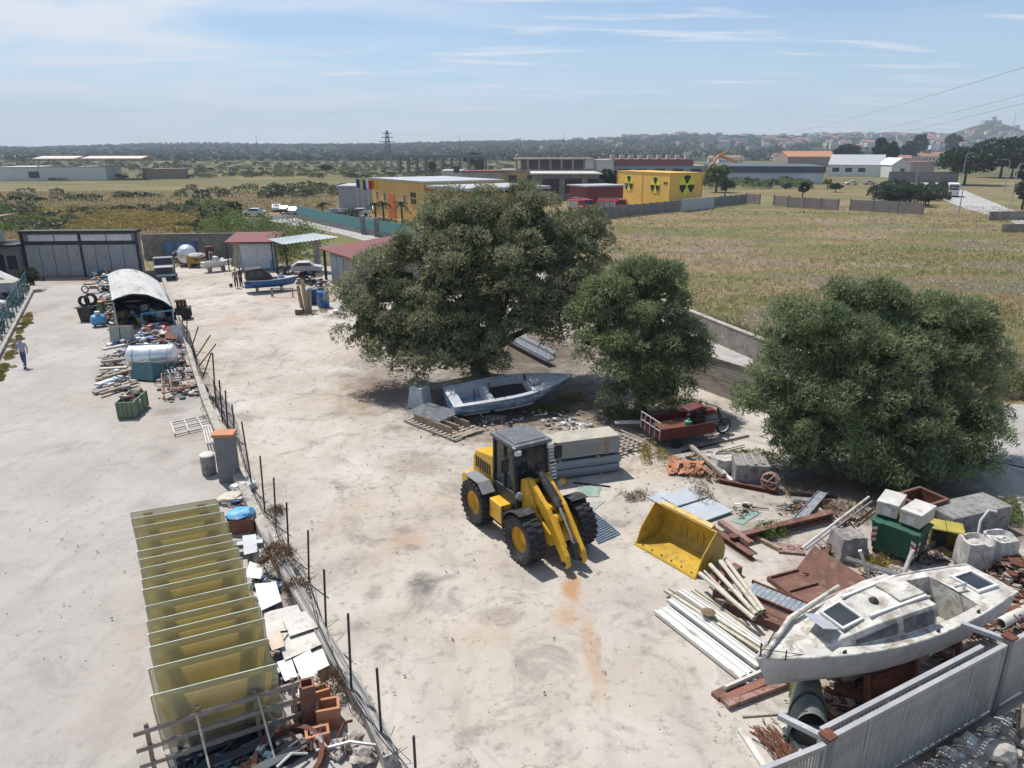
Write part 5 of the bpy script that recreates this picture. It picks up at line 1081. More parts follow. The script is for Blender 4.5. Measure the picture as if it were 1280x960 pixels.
# grating pallet
def gfr(a, b): a = G(*a); b = G(*b); return a, heading(a, b), (b-a).length
o0, rz, Lg = gfr((505, 528), (566, 552))
t = T('steel_grating', 'galvanised steel grating lying on top of the wooden pallet by the blue hull', 'grating', (o0.x+.15, o0.y+.25, .43), rz+R(4), rx=R(3))
g = MB(); [g.bx(0, 2.1, y, y+.02, 0, .04) for y in np.arange(0, 1.35, .07)]; [g.bx(x, x+.015, 0, 1.35, .005, .035) for x in np.arange(0, 2.1, .11)]; g.build('bars', m_galv, t)
t = T('pallet', 'large old wooden pallet frame stacked under the steel grating by the blue hull', 'pallet', o0, rz)
p = MB(); [p.bx(0, Lg, y, y+.14, .0, .09) for y in (0, .55, 1.1, 1.65)]; [p.bx(x, x+.13, 0, 1.8, .092, .12) for x in np.arange(0, Lg, .28)]; p.build('boards', m_woodg, t)
f = MB(); [f.bx(.3, Lg-.5, y, y+.07, .122, .4) for y in (.35, .75, 1.4)]; [f.bx(x, x+.07, .42, 1.4, .2, .38) for x in (.32, 1.0, 1.7)]; f.build('frame', m_wood, t)
# profile bundle
o0, rz, Lb = gfr((676, 604), (774, 590))
t = T('sheet_stack', 'stack of long grey sheet metal profiles on timbers behind the wheel loader', 'metal profiles', o0, rz)
m_prof = MAT('blue_grey_profile', (.22, .27, .31), .5, .3, var=.12, scale=2, dirt=(.30, .29, .26), damt=.25, stretch=(.4, 3, 3))
for k, z in enumerate((.08, .43)):
    lay = MB()
    for j in range(4): lay.prism([(j*.3, z), (j*.3+.27, z), (j*.3+.29, z+.16), (j*.3+.27, z+.32), (j*.3, z+.32), (j*.3-.02, z+.16)], -.1+.06*k, Lb+.05*k, 'x')
    lay.build('profile_layer', m_prof, t, bev=.02)
tb = MB(); [tb.bx(x, x+.1, -.12, 1.25, .76, .86) for x in (.7, 2.25)]; [tb.bx(x, x+.1, -.05, 1.25, 0, .08) for x in (.3, 2.4)]; tb.build('bearers', m_woodg, t)
t = T('crate', 'long grey sheet packet with a yellowish top lying on the profile stack', 'packet', (o0.x, o0.y, .865), rz)
pk = MB(); rp = random.Random(3); [pk.bx(-.5+rp.uniform(-.03, .03), Lb-.05+rp.uniform(-.03, .04), rp.uniform(0, .02), 1.0, k*.0825+.002, (k+1)*.0825-.004) for k in range(8)]; pk.build('side_sheets', MAT('packet_grey', (.30, .31, .29), .6, .1, var=.15, scale=1.5, dirt=(.36, .27, .13), damt=.4, stretch=(.5, 1, 2)), t, bev=.01)
MB().bx(-.5, Lb-.05, 0, 1.0, .663, .70).build('top_board', MAT('pale_board', (.36, .345, .29), .7, var=.2, dirt=(.42, .34, .2), damt=.4), t); MB().bx(Lb-.65, Lb-.5, -.006, 1.006, -.01, .667).build('strap', m_wood, t)
MB().bx(.1, .14, -.006, 1.006, -.01, .709).build('strap', m_rust, t)
# ------------------------------------------------------------------ red three wheeled flatbed
o0, rz, Lr = gfr((838, 562), (902, 552))
t = T('flatbed_trike', 'old dark red three wheeled flatbed with handlebars parked under the trees', 'motor trike', o0, rz)
bed = MB(); bed.bx(-.5, 2.1, 0, 1.55, .62, .70); bedo = bed.build('bed', m_rust, t)
for (x0, x1, y0, y1) in ((-.5, 2.1, -.04, .0), (-.5, 2.1, 1.55, 1.59), (-.54, -.5, -.04, 1.59)): MB().bx(x0, x1, y0, y1, .5, .98).build('side_board', m_darkred, bedo)
rk = MB(); [rk.tube([(-.56, y, .5), (-.56, y, 1.25)], .025) for y in (0, .4, .8, 1.2, 1.55)]; rk.tube([(-.56, 0, 1.25), (-.56, 1.55, 1.25)], .025); rk.tube([(-.56, 0, .9), (-.56, 1.55, .9)], .02); rk.build('tail_rack', m_lgrey, bedo)
MB().bar((-.4, .5, .5), (3.3, .72, .5), .1, .14).bar((-.4, 1.1, .5), (3.3, .82, .5), .1, .14).build('chassis', m_dark, t)
for y in (.1, 1.45): MB().lathe([(.12, -.1), (.3, -.12), (.34, -.06), (.34, .06), (.3, .12), (.12, .1)], 20, (.35, y, .34), 'y').build('wheel', m_black, t)
fw_ = MB(); fw_.lathe([(.30, -.06), (.36, -.05), (.38, 0), (.36, .05), (.30, .06)], 24, (3.15, .77, .38), 'y', True); fwo = fw_.build('wheel', m_black, t)
rm = MB(); rm.lathe([(.28, -.05), (.31, 0), (.28, .05)], 24, (3.15, .77, .38), 'y', True); [rm.tube([(3.15, .77, .38), (3.15+.3*math.cos(a), .77, .38+.3*math.sin(a))], .012, 4) for a in np.arange(0, 6.2, .52)]; rm.build('rim', m_lgrey, fwo)
MB().tube([(3.15, .66, .38), (2.85, .68, 1.0), (2.78, .75, 1.25)], .035).tube([(3.15, .88, .38), (2.85, .86, 1.0), (2.78, .78, 1.25)], .035).tube([(2.6, .25, 1.3), (2.8, .6, 1.28), (2.8, .9, 1.28), (2.6, 1.3, 1.3)], .025).build('fork', m_dark, t)
MB().bx(1.4, 2.0, .45, 1.1, .71, 1.05).bx(1.5, 1.95, .5, 1.05, 1.06, 1.22).build('engine', m_dark, t, bev=.05); MB().prism([(1.1, 1.28), (2.0, 1.36), (2.05, 1.48), (1.7, 1.56), (1.1, 1.45)], .45, 1.1).build('seat', m_darkred, t, bev=.06)
MB().prism([(2.05, 1.0), (2.55, 1.05), (2.6, 1.25), (2.05, 1.3)], .6, .95).build('fuel_tank', m_darkred, t, bev=.05)
TAG(MB().lathe([(.12, 0), (.15, .03), (.15, .3), (.06, .34), (.05, .4)], 14).build('jerrycan', MAT('jerrycan_green', (.06, .28, .15), .5), smooth=True), 'green plastic can standing on the bed of the red trike', 'can').location = t.location + Matrix.Rotation(rz, 3, 'Z') @ Vector((1.05, .4, .705))
# ------------------------------------------------------------------ sailing boat on its cradle
def hull_white():
    m, tr, b, o = newmat('chalky_white_hull'); tcx = N(tr, 'ShaderNodeTexCoord'); vec = tcx.outputs['Object']; sx = N(tr, 'ShaderNodeSeparateXYZ', {0: vec})
    c = mixc(tr, ramp01(tr, noise_out(tr, vec, 1.3, 6, .65), .35, .65), (.55, .55, .56), (.44, .435, .43))
    vs = N(tr, 'ShaderNodeMapping', {0: vec, 3: (3, 3, .5)}).outputs[0]
    c = mixc(tr, mul(tr, ramp01(tr, noise_out(tr, vs, 2.0, 7, .7), .48, .66), .6), c, (.36, .34, .31))
    worn = mul(tr, ramp01(tr, noise_out(tr, N(tr, 'ShaderNodeMapping', {0: vec, 3: (1, 1, 1.6)}).outputs[0], 4.5, 8, .75), .5, .6), ramp01(tr, sx.outputs[0], 2.6, .9))
    c = mixc(tr, worn, c, (.15, .30, .48)); tr.links.new(c, b.inputs['Base Color']); b.inputs['Roughness'].default_value = .55; b.inputs['Specular IOR Level'].default_value = .35; return m
m_hullw = hull_white()
bow = G(944, 830, 1.62); stn = G(1238, 727, 1.72); L = (Vector((bow.x, bow.y))-Vector((stn.x, stn.y))).length
P, hb = hull_fn(L, 2.1, lambda u: .0 + .12*(1-u)**2 + .42*max(0, u-.62)**2*5, lambda u: 1.24 - .03*(1-u)**2 - .10*u*u, 2.0, .62, .55, .74, .8)
SZ = .62
t = T('sailing_boat', 'weathered white cabin sailing boat with an empty cockpit propped up behind the slatted gate', 'sailing boat', (stn.x, stn.y, SZ), heading(stn, bow))
hull_mb(P, 40, 24).build('hull', m_hullw, t, smooth=True)
m_deckw = MAT('stained_white_deck', (.52, .50, .455), .7, var=.22, scale=1.6, dirt=(.27, .235, .19), damt=.58, dscale=2.5, bump=.1)
deck_mb(P, [(0, .19, 0), (.19, .40, 1), (.40, .985, 0)], .26, .35, 40, .05, .0).build('deck', m_deckw, t)
rail_mb(P, .026, 36).build('toe_rail', m_deckw, t)
MB().bx(L*.4-.02, L*.4+.03, -.8, .8, .4, 1.2).build('bulkhead', m_deckw, t)
for s in (-1, 1): MB().prism([(L*.2, .36), (L*.395, .36), (L*.395, .82), (L*.2, .82)], s*.42, s*.70).build('bench', m_deckw, t, bev=.02)
MB().bx(.35, .95, -.3, .3, 1.25, 1.27).build('stern_hatch', m_win, t); sf = MB(); [sf.bx(*q) for q in ((.28, 1.02, -.37, -.302, 1.23, 1.31), (.28, 1.02, .302, .37, 1.23, 1.31), (.28, .345, -.3, .3, 1.23, 1.31), (.955, 1.02, -.3, .3, 1.23, 1.31))]; sf.build('stern_coaming', m_white, t)
MB().tube([(1.2, .1, 1.24), (1.15, .12, 1.42), (1.5, .1, 1.40)], .03).build('tiller', m_lgrey, t)
# cabin trunk
x0, x1, xf = L*.40, L*.66, L*.80
def cw(x): return hb(x/L)-.24
cb = MB(); zd = lambda x: P(x/L, 1)[2] - .02
secs = []
for x, h in ((x0, .50), (L*.5, .50), (L*.6, .45), (x1, .37), (L*.74, .2), (xf, .03)):
    w = cw(x); z = zd(x); secs.append([(x, -w, z-.06), (x, -w*.84, z+h), (x, 0, z+h+.06), (x, w*.84, z+h), (x, w, z-.06)])
vs = [p for s in secs for p in s]; fs = []
for i in range(len(secs)-1):
    for j in range(4): fs.append((i*5+j, i*5+j+1, (i+1)*5+j+1, (i+1)*5+j))
fs += [(0, 1, 2, 3, 4), tuple(len(vs)-5+i for i in range(5))]
cb.add(vs, fs); cabo = cb.build('cabin', m_deckw, t, bev=.02)
def side_pt(x, f, s, e=.012):
    for i in range(len(secs)-1):
        if secs[i][0][0] <= x <= secs[i+1][0][0]+1e-6:
            u = (x-secs[i][0][0])/(secs[i+1][0][0]-secs[i][0][0]); a = Vector(secs[i][4]).lerp(Vector(secs[i+1][4]), u); b = Vector(secs[i][3]).lerp(Vector(secs[i+1][3]), u)
            q = a.lerp(b, f); return (q.x, s*(q.y+e), q.z)
for s in (-1, 1):
    for (xa, xb, f0, f1, f2) in ((L*.415, L*.535, .28, .84, .84), (L*.56, L*.70, .34, .80, .60)):
        w = MB(); xs = [xa+(xb-xa)*k/8 for k in range(9)]
        for k in range(8): ga, gb = f1+(f2-f1)*k/8, f1+(f2-f1)*(k+1)/8; w.add([side_pt(xs[k], f0, s, .028), side_pt(xs[k+1], f0, s, .028), side_pt(xs[k+1], gb, s, .028), side_pt(xs[k], ga, s, .028)], [(0, 1, 2, 3)])
        w.build('window', MAT('cloudy_window', (.075, .08, .085), .3, var=.4, scale=2, dirt=(.16, .16, .16), damt=.35), cabo)
top = lambda x, y: None
def cab_top(x):
    for i in range(len(secs)-1):
        if secs[i][0][0] <= x <= secs[i+1][0][0]+1e-6:
            u = (x-secs[i][0][0])/(secs[i+1][0][0]-secs[i][0][0]); return secs[i][3][2]*(1-u)+secs[i+1][3][2]*u
hx = L*.66; hz_ = cab_top(hx)+.075; hz2 = cab_top(hx+.42)+.075
MB().add([(hx-.05, -.28, hz_), (hx+.42, -.26, hz2), (hx+.42, .26, hz2), (hx-.05, .28, hz_)], [(0, 1, 2, 3)]).build('fore_hatch_opening', m_win, cabo)
e = MB(); [e.bar(a, b, .05, .06) for a, b in (((hx-.1, -.33, hz_), (hx+.47, -.31, hz2)), ((hx-.1, .33, hz_), (hx+.47, .31, hz2)), ((hx-.08, -.3, hz_), (hx-.08, .3, hz_)), ((hx+.45, -.29, hz2), (hx+.45, .29, hz2)))]; e.build('hatch_coaming', m_white, cabo)
hl = MB(); hl.plate([(hx+.52, -.3, hz2-.0), (hx+.52, .3, hz2), (hx+1.0, .3, hz2+.16), (hx+1.0, -.3, hz2+.16)], .03); hl.build('hatch_lid', MAT('cloudy_acrylic', (.42, .44, .47), .25, var=.15), t, bev=.01)
for s in (-1, 1): MB().bar((x0+.02, s*.42, cab_top(x0)+.07), (L*.63, s*.38, cab_top(L*.63)+.08), .06, .06).build('hatch_runner', m_white, cabo)
MB().bx(x0-.01, x0+.75, -.36, .36, cab_top(x0)+.05, cab_top(x0)+.11).build('sliding_hatch', m_deckw, cabo, bev=.02)
MB().bx(x0-.012, x0+.012, -.3, .3, zd(x0)-.3, cab_top(x0)-.02).build('companionway', m_win, cabo)
MB().lathe([(.09, 0), (.11, .03), (.05, .1), (.02, .11)], 10, (L*.565, .05, cab_top(L*.565)+.05)).build('mast_step', m_dark, cabo)
sp = MB(); a = Vector(P(.985, -1)); sp.tube([(L-.12, .1, 1.22), (L*.80, -.62, 1.30), (L*.55, -1.0, 1.42)], [.05, .06, .05], 8); sp.build('spar', m_deckw, t)
rl_ = MB(); rl_.tube([(L-.12, 0, 1.16), (L-.1, 0, 1.5)], .018).tube([(L*.93, .3, 1.15), (L*.93, .3, 1.4)], .015).tube([(L*.93, -.25, 1.15), (L*.9, -.25, 1.5)], .015).tube([(L-.1, 0, 1.35), (L*.86, .36, 1.16)], .01, 4); rl_.build('stanchions', m_dark, t)
for x in (L*.22, L*.42, L*.75): MB().bx(x, x+.09, hb(x/L)-.1, hb(x/L)-.07, P(x/L, 1)[2], P(x/L, 1)[2]+.07).build('cleat', m_dark, t)
sk = MB(); sk.prism([(L*.40, -.42), (L*.62, -.42), (L*.68, .1), (L*.36, .1)], -.05, .05); sk.build('keel', m_hullw, t, bev=.03)
MB().prism([(.05, -.3), (.4, -.3), (.5, .1), (.02, .1)], -.03, .03).build('skeg', m_hullw, t)
bm_ = Matrix.Translation((stn.x, stn.y, 0)) @ Matrix.Rotation(heading(stn, bow), 4, 'Z')
ct = T('boat_cradle', 'rusty steel cradle with brown plates carrying the white sailing boat', 'cradle', (stn.x, stn.y, 0), heading(stn, bow))
c_ = MB(); [c_.bar((L*.2, y, .12), (L*.80, y, .12), .12, .14) for y in (-.75, .75)]; [c_.bar((x, -.95, .2), (x, .95, .2), .12, .12) for x in (L*.22, L*.42, L*.62, L*.78)]
c_.build('frame', m_rust, ct)
for x in (L*.24, L*.44, L*.64):
    for s in (-1, 1): MB().bar((x, s*.8, .1), (x, s*.62, SZ+.32), .09, .12).build('prop', m_rust, ct)
for s in (-1, 1): MB().bx(L*.43, L*.60, s*.55-.02, s*.55+.02, .2, .74).build('plate', m_rust, ct)
# ------------------------------------------------------------------ slatted steel gate along the front
m_gate = MAT('gate_grey', (.36, .36, .36), .55, .15, var=.12, dirt=(.33, .31, .29), damt=.3)
def gate(A, B, h, label, z0=.08, slat=.075, flip=1):
    A = Vector((A[0], A[1], 0)); B = Vector((B[0], B[1], 0)); L = (B-A).length
    t = T('slatted_gate', label, 'gate', A, heading(A, B)); f = MB()
    f.bx(0, L, -.05, .05, h-.09, h); f.bx(0, L, -.05, .05, z0, z0+.09); [f.bx(x, x+.08, -.05, .05, z0+.092, h-.092) for x in (0, L-.08)]
    for k in range(1, max(1, round(L/1.05))): x = L*k/max(1, round(L/1.05)); f.bx(x-.03, x+.03, -.03, .045, z0+.092, h-.092)
    f.build('frame', m_gate, t, bev=.005)
    s = MB(); [s.bx(x, x+.05, -.018, -.004, z0+.093, h-.093) for x in np.arange(.09, L-.1, slat)]
    [s.bx(.085, L-.085, -.001, .008, z, z+.014) for z in np.arange(z0+.2, h-.15, .11)]
    s.build('slats', m_gate, t); return t
gA, gB = (5.75, 10.42), (10.62, 13.0)
gate(gA, gB, 1.9, 'long light grey slatted sliding gate panel in front of the white sailing boat')
gd = (Vector(gB)-Vector(gA)).normalized(); gn = Vector((-gd.y, gd.x))
q0 = Vector(gA)+gn*.22+gd*.05; q1 = q0+gd*5.0
gate(q0, q1, 1.88, 'second grey slatted gate panel slid right behind the front one', slat=.11)
g2 = Vector(gB)+gd*.2
gate(g2, g2+gd*3.2, 1.9, 'grey slatted gate panel at the far right end of the gate line')
gate((3.9, 9.55), (5.62, 10.28), 1.9, 'short grey slatted panel at the bottom left end of the gate line')
for (p, hgt, lb) in [(Vector((5.68, 10.35)), 1.98, 'grey gate post with a rust red cap between the short and long gate panels'), (g2-gd*.1, 2.02, 'grey gate post with a rust red cap right of the long gate panel')]:
    t = T('gate_post', lb, 'gate post', (p.x, p.y, 0), math.atan2(gd.y, gd.x)); MB().bx(-.08, .08, -.08, .08, 0, hgt).build('post', m_grey, t, bev=.01)
    MB().bx(-.12, .12, -.12, .12, hgt+.002, hgt+.05).build('cap', m_rust, t); MB().bar((0, .09, hgt-.1), (-.3, .85, hgt-.1), .12, .1).build('guide_arm', m_lgrey, t)
# ------------------------------------------------------------------ dumpster and what is round it
dA, dB = G(1083, 690), G(1127, 707); rz = heading(dA, dB)
t = T('dumpster', 'dark green wheeled dumpster with red and white corner stripes under the bush tree', 'dumpster', dA, rz)
Wd, Dd = 1.38, 1.0
b = MB(); b.add([(.08, .06, .2), (Wd-.08, .06, .2), (Wd-.08, Dd-.06, .2), (.08, Dd-.06, .2), (0, 0, 1.12), (Wd, 0, 1.12), (Wd, Dd, 1.12), (0, Dd, 1.12)], [(0,3,2,1),(4,5,6,7),(0,1,5,4),(1,2,6,5),(2,3,7,6),(3,0,4,7)]); b.build('body', m_green, t, bev=.03)
ld = MB(); ld.bx(-.05, Wd+.05, -.06, Dd+.05, 1.124, 1.18); ld.prism([(-.05, 1.182), (Dd*.5, 1.30), (Dd+.04, 1.182)], -.02, Wd+.02, 'x'); lid = ld.build('lid', m_green, t, bev=.03)
for x in (.12, Wd-.27): MB().bx(x, x+.2, -.1, -.04, 1.1, 1.17).build('handle', m_green, lid, bev=.02)
m_stw = MAT('stripe_white', (.7, .68, .66), .5); m_str = MAT('stripe_red', (.5, .06, .05), .5)
for (x0, s) in ((.05, 1), (Wd-.2, -1)):
    k = MB()
    for i in range(5):
        k.mi = i % 2; zz = .42+i*.1; k.add([(x0, -.012+.06*(1-zz), zz), (x0+.15, -.012+.06*(1-zz), zz+.07*s), (x0+.15, -.012+.06*(.9-zz), zz+.1+.07*s), (x0, -.012+.06*(.9-zz), zz+.1)], [(0, 1, 2, 3)])
    k.build('warning_stripe', [m_stw, m_str], t)
for y0 in (.05, Dd-.2):
    k = MB()
    for i in range(5):
        k.mi = i % 2; zz = .42+i*.1; xx = lambda z: Wd+.012-.08*(1-z); k.add([(xx(zz), y0, zz), (xx(zz), y0+.15, zz-.07), (xx(zz+.1), y0+.15, zz+.03), (xx(zz+.1), y0, zz+.1)], [(0, 1, 2, 3)])
    k.build('warning_stripe', [m_stw, m_str], t)
for (x, y) in ((.2, .15), (Wd-.2, .15), (.2, Dd-.15), (Wd-.2, Dd-.15)): MB().lathe([(.03, -.03), (.1, -.03), (.1, .03), (.03, .03)], 12, (x, y, .1), 'y').build('wheel', m_black, t)
dM = Matrix.Translation(dA) @ Matrix.Rotation(rz, 4, 'Z')
for (x, y, a, lb) in [(.02, .12, 8, 'left one of two dirty white polystyrene boxes on the green dumpster'), (.72, .1, -3, 'right one of two dirty white polystyrene boxes on the green dumpster')]:
    p = dM @ Vector((x, y, 1.315)); t = T('box', lb, 'box', p, rz+R(a), 'boxes on the dumpster'); MB().bx(0, .6, 0, 1.0, 0, .36).build('body', m_cream, t, bev=.015); MB().bx(-.015, .615, -.015, 1.015, .364, .46).build('lid', m_whited, t, bev=.02); MB().bx(.2, .42, -.004, .0, .06, .3).build('paper_label', m_plast, t)
o0, rz, l0 = gfr((1147, 668), (1186, 655)); t = T('steel_hopper', 'rusty open topped steel hopper standing behind the green dumpster', 'hopper', o0, rz); h_ = MB()
for (x0, x1, y0, y1) in ((0, 1.25, 0, .04), (0, 1.25, .96, 1.0), (0, .04, .041, .959), (1.21, 1.25, .041, .959)): h_.bx(x0, x1, y0, y1, .0, .95)
h_.build('sides', m_rust, t); MB().bx(.041, 1.209, .041, .959, .02, .06).build('floor', m_rust, t); r_ = MB(); [r_.bx(*q) for q in ((-.05, 1.3, -.05, .05, .951, 1.02), (-.05, 1.3, .95, 1.05, .951, 1.02), (-.05, .05, .051, .949, .951, 1.02), (1.2, 1.3, .051, .949, .951, 1.02))]; r_.build('rim', m_rustred, t)
o0, rz, l0 = gfr((1158, 690), (1184, 690)); t = T('cabinet', 'olive yellow steel cabinet with a dark open front beside the green dumpster', 'cabinet', o0, R(-25)); c_ = MB()
c_.bx(0, .9, 0, .04, 0, .15); c_.bx(0, .06, 0, .7, .0, .8); c_.bx(.84, .9, .0, .7, 0, .8); c_.bx(.061, .839, .66, .7, 0, .8); c_.bx(-.02, .43, -.02, .72, .801, .86); c_.bx(.45, .92, -.02, .72, .801, .86); c_.build('carcass', m_olive, t, bev=.01); MB().bx(.065, .5, .3, .6, .16, .6).build('inner_box', m_dark, t)
t = T('concrete_block', 'big grey concrete block in the shade right of the rusty hopper', 'block', G(1188, 680), R(20)); MB().bx(0, 2.6, 0, 1.1, 0, .9).build('block', m_concg, t, bev=.05)
def bagm(name, label, px, py, r, h, sd):
    o = MB(); n = 26
    prof = [(.86, 0), (1.0, .1), (1.03, .4), (.98, .75), (.93, 1.0), (.80, 1.02), (.72, .86), (.0, .82)]
    def fn(u, v):
        k = v*(len(prof)-1); i = min(len(prof)-2, int(k)); f = k-i; rr = prof[i][0]*(1-f)+prof[i+1][0]*f; zz = prof[i][1]*(1-f)+prof[i+1][1]*f; a = 2*PI*u
        sq = 1/max(abs(math.cos(a)), abs(math.sin(a)))**.55; w = 1+.09*noise.noise(Vector((math.cos(a)*2.3+sd, math.sin(a)*2.3, v*4)))
        return (r*rr*sq*w*math.cos(a), r*rr*sq*w*math.sin(a), h*zz*(1+.12*noise.noise(Vector((math.cos(a)*1.5, math.sin(a)*1.5+sd, 2)))))
    o.grid(fn, n, 21); x = o.build(name, m_bag, smooth=True, weld=True); x.location = G(px, py); return TAG(x, label, 'bulk bag', 'bulk bags of scrap')
bagm('bulk_bag', 'left grey white bulk bag full of scrap behind the stern of the sailing boat', 1213, 709, .42, .95, 1); bagm('bulk_bag', 'right grey white bulk bag full of scrap behind the stern of the sailing boat', 1244, 704, .42, .95, 4)
hp = G(1222, 702); TAG(MB().tube([hp+Vector((-.1, .1, .8)), hp+Vector((-.05, .2, 1.3)), hp+Vector((.2, .3, 1.6)), hp+Vector((.45, .3, 1.55))], .035, 8).build('hose', m_plast, smooth=True), 'white hose curling up out of the bulk bags', 'hose')
hp = G(1240, 700); TAG(MB().tube([hp+Vector((.36*math.cos(a), .3*math.sin(a), .86+.06*math.sin(a*2))) for a in np.arange(0, 5.6, .4)], .03, 6).build('hose', m_plast, smooth=True), 'coiled white hose lying on top of the right bulk bag', 'hose')
# ------------------------------------------------------------------ loose things, each on its own
def two(a, b, z=0): a = G(*a, z); b = G(*b, z); return a, heading(a, b), math.hypot(b.x-a.x, b.y-a.y)
def beam(name, label, cat, a, b, w, h, mat, z=0.0, kind='bar', group=None, tilt=0.0, bev=.006):
    """a bar / I section / pipe / channel between two ground points"""
    o0, rz, L = two(a, b); m = MB()
    if kind == 'bar': m.bx(0, L, -w/2, w/2, 0, h)
    elif kind == 'i': m.bx(0, L, -w/2, w/2, 0, h*.12); m.bx(0, L, -w*.07, w*.07, h*.121, h*.879); m.bx(0, L, -w/2, w/2, h*.88, h)
    elif kind == 'u': m.bx(0, L, -w/2, w/2, 0, h*.1); m.bx(0, L, -w/2, -w/2+.02, h*.101, h); m.bx(0, L, w/2-.02, w/2, h*.101, h)
    elif kind == 'hat': m.prism([(-w/2, 0), (-w/2, h), (-w*.40, h), (-w*.38, h*.6), (-w*.02, h*.6), (0, h), (w*.1, h), (w*.12, h*.6), (w*.38, h*.6), (w*.40, h), (w/2, h), (w/2, 0)], 0, L, 'x')
    elif kind == 'pipe':
        n = 12; m.lathe([(w/2*.8, 0), (w/2, 0), (w/2, L), (w/2*.8, L)], n, (0, 0, w/2), 'x', True); 
    o = m.build(name, mat, smooth=(kind == 'pipe'), bev=bev if kind in 'bar' else 0); o.location = (o0.x, o0.y, z+.003); o.rotation_euler = (0, -tilt, rz)
    return TAG(o, label, cat, group)
def sheet(name, label, cat, px, z, th, mat, group=None, bev=.004):
    P = [G(*p, z) for p in px]; o0 = Vector((P[0].x, P[0].y, z)); m = MB(); m.plate([p-o0 for p in P], th); o = m.build(name, mat, bev=bev); o.location = o0; return TAG(o, label, cat, group)
def scrap(name, label, cat, spots, mats, seed=1, rods=.35):
    rnd = random.Random(seed); m = MB()
    for (px, py, rx, ry, n, sz, hh) in spots:
        for i in range(n):
            u, v = rnd.gauss(0, .5), rnd.gauss(0, .5); g = G(px+rx*u, py+ry*v); z = hh*max(0, 1-(u*u+v*v)*.9)*rnd.random(); m.mi = rnd.randrange(len(mats)); q = rnd.random(); s = sz*rnd.uniform(.4, 1.3)
            if q < rods: 
                d = Vector((rnd.gauss(0, 1), rnd.gauss(0, 1), rnd.gauss(0, .18))).normalized()*s*2.2; r = rnd.uniform(.012, .035)*(.6+sz); c = g+Vector((0, 0, z+.05+abs(d.z)/2)); m.tube([c-d/2, c+d/2], r, 5)
            elif q < rods+.3: m.box((g.x, g.y, z+s*.12), (s*rnd.uniform(.5, 1.6), s*rnd.uniform(.3, .8), s*.06+.01), rnd.uniform(0, 6), rnd.gauss(0, .2), rnd.gauss(0, .2))
            elif q < rods+.5: m.box((g.x, g.y, z+s*.2), (s*.7, s*.5, s*.4), rnd.uniform(0, 6), rnd.gauss(0, .15), rnd.gauss(0, .15))
            else: m.rock((g.x, g.y, z+s*.15), s*.42, rnd.random()*50, .6)
    return TAG(m.build(name, mats), label, cat, None, 'stuff')
# -- right front: white panels, pipes, rusty stock
for i, (a, b, w, z, k, lb) in enumerate([((826, 765), (943, 856), .50, .04, 'hat', 'widest white sheet panel along the lower left edge of the panel stack'), ((838, 754), (950, 838), .34, .10, 'hat', 'second white panel from the lower left in the panel stack'),
      ((832, 744), (952, 822), .20, .14, 'u', 'narrow cream channel lying between the white panels'), ((850, 742), (952, 812), .30, .06, 'hat', 'third white panel of the stack near the bow of the sailing boat'), ((866, 742), (948, 800), .16, .06, 'u', 'thin cream channel at the upper right edge of the white panel stack')]):
    beam('cladding_sheet', lb, 'panel', a, b, w, .10 if k == 'hat' else .08, MAT('dusty_white_panel', (.62, .61, .57), .5, var=.1, dirt=(.34, .31, .26), damt=.3, stretch=(.4, 2, 2)) if i in (0, 1, 3) else m_cream, z, k, 'white panels by the sailing boat', bev=0)
sheet('cladding_sheet', 'short white sheet poking out under the lower end of the panel stack', 'panel', [(921, 848), (939, 857), (953, 850), (940, 838)], .03, .02, m_white)
TAG(MB().lathe([(.0, 0), (.16, .02), (.2, .07), (.1, .13), (.0, .14)], 10).build('sack', m_soil, smooth=True), 'small brown sack lying on the white panels', 'sack').location = G(884, 778)+Vector((0, 0, .26))
for i, (a, b, lb) in enumerate([((873, 735), (940, 795), 'longest cream pipe at the left of the pipe bundle'), ((886, 724), (943, 788), 'second cream pipe from the left in the bundle'), ((898, 719), (948, 783), 'third cream pipe from the left in the bundle'), ((905, 717), (953, 780), 'rightmost cream pipe of the bundle'), ((879, 729), (930, 778), 'thin cream pipe under the others in the bundle')]):
    p = beam('pipe', lb, 'pipe', a, b, .13 if i < 4 else .07, .1, m_cream, .42 - .05*(i == 4), 'pipe', 'cream pipes resting on rusty stock'); p.rotation_euler.y = R(-1+i)
for i, (a, b, w, h, z, lb) in enumerate([((893, 745), (1000, 790), .30, .26, .0, 'dark rusty box beam under the cream pipes'), ((905, 760), (996, 796), .28, .24, .0, 'second dark rusty box beam nearest the bow of the boat'), ((890, 732), (922, 716), .3, .28, 0, 'short rusty channel across the top end of the cream pipes')]):
    beam('box_beam', lb, 'beam', a, b, w, h, m_rustred, z, 'bar')
for i, (a, b, lb) in enumerate([((893, 752), (903, 730), 'short faded primer bar leaning by the upper pipe ends'), ((893, 762), (935, 772), 'thin faded red bar under the cream pipes')]): beam('bar', lb, 'bar', a, b, .07, .06, m_rustpink, .3, 'bar')
o0, rz, L = two((926, 752), (996, 782)); t = T('ladder_rack', 'rusty ladder rack with pale blue rungs between the pipes and the rusty tray', 'rack', (o0.x, o0.y, .3), rz)
r_ = MB(); r_.bx(0, L, -.05, 0, 0, .1); r_.bx(0, L, .6, .65, 0, .1); r_.build('side_rails', m_rust, t)
for i in range(11): MB().bx(.08+i*(L-.2)/10, .2+i*(L-.2)/10, .002, .598, .03, .06).build('rung', m_galv, t)
lg = MB(); [lg.bx(x, x+.06, y, y+.05, -.3, -.002) for x in (.05, L-.15) for y in (-.05, .6)]; lg.build('legs', m_rust, t)
P0, P1, P2 = G(960, 726), G(1010, 764), G(1036, 748); o0 = P0; rz = heading(P0, P1); L = (P1-P0).length
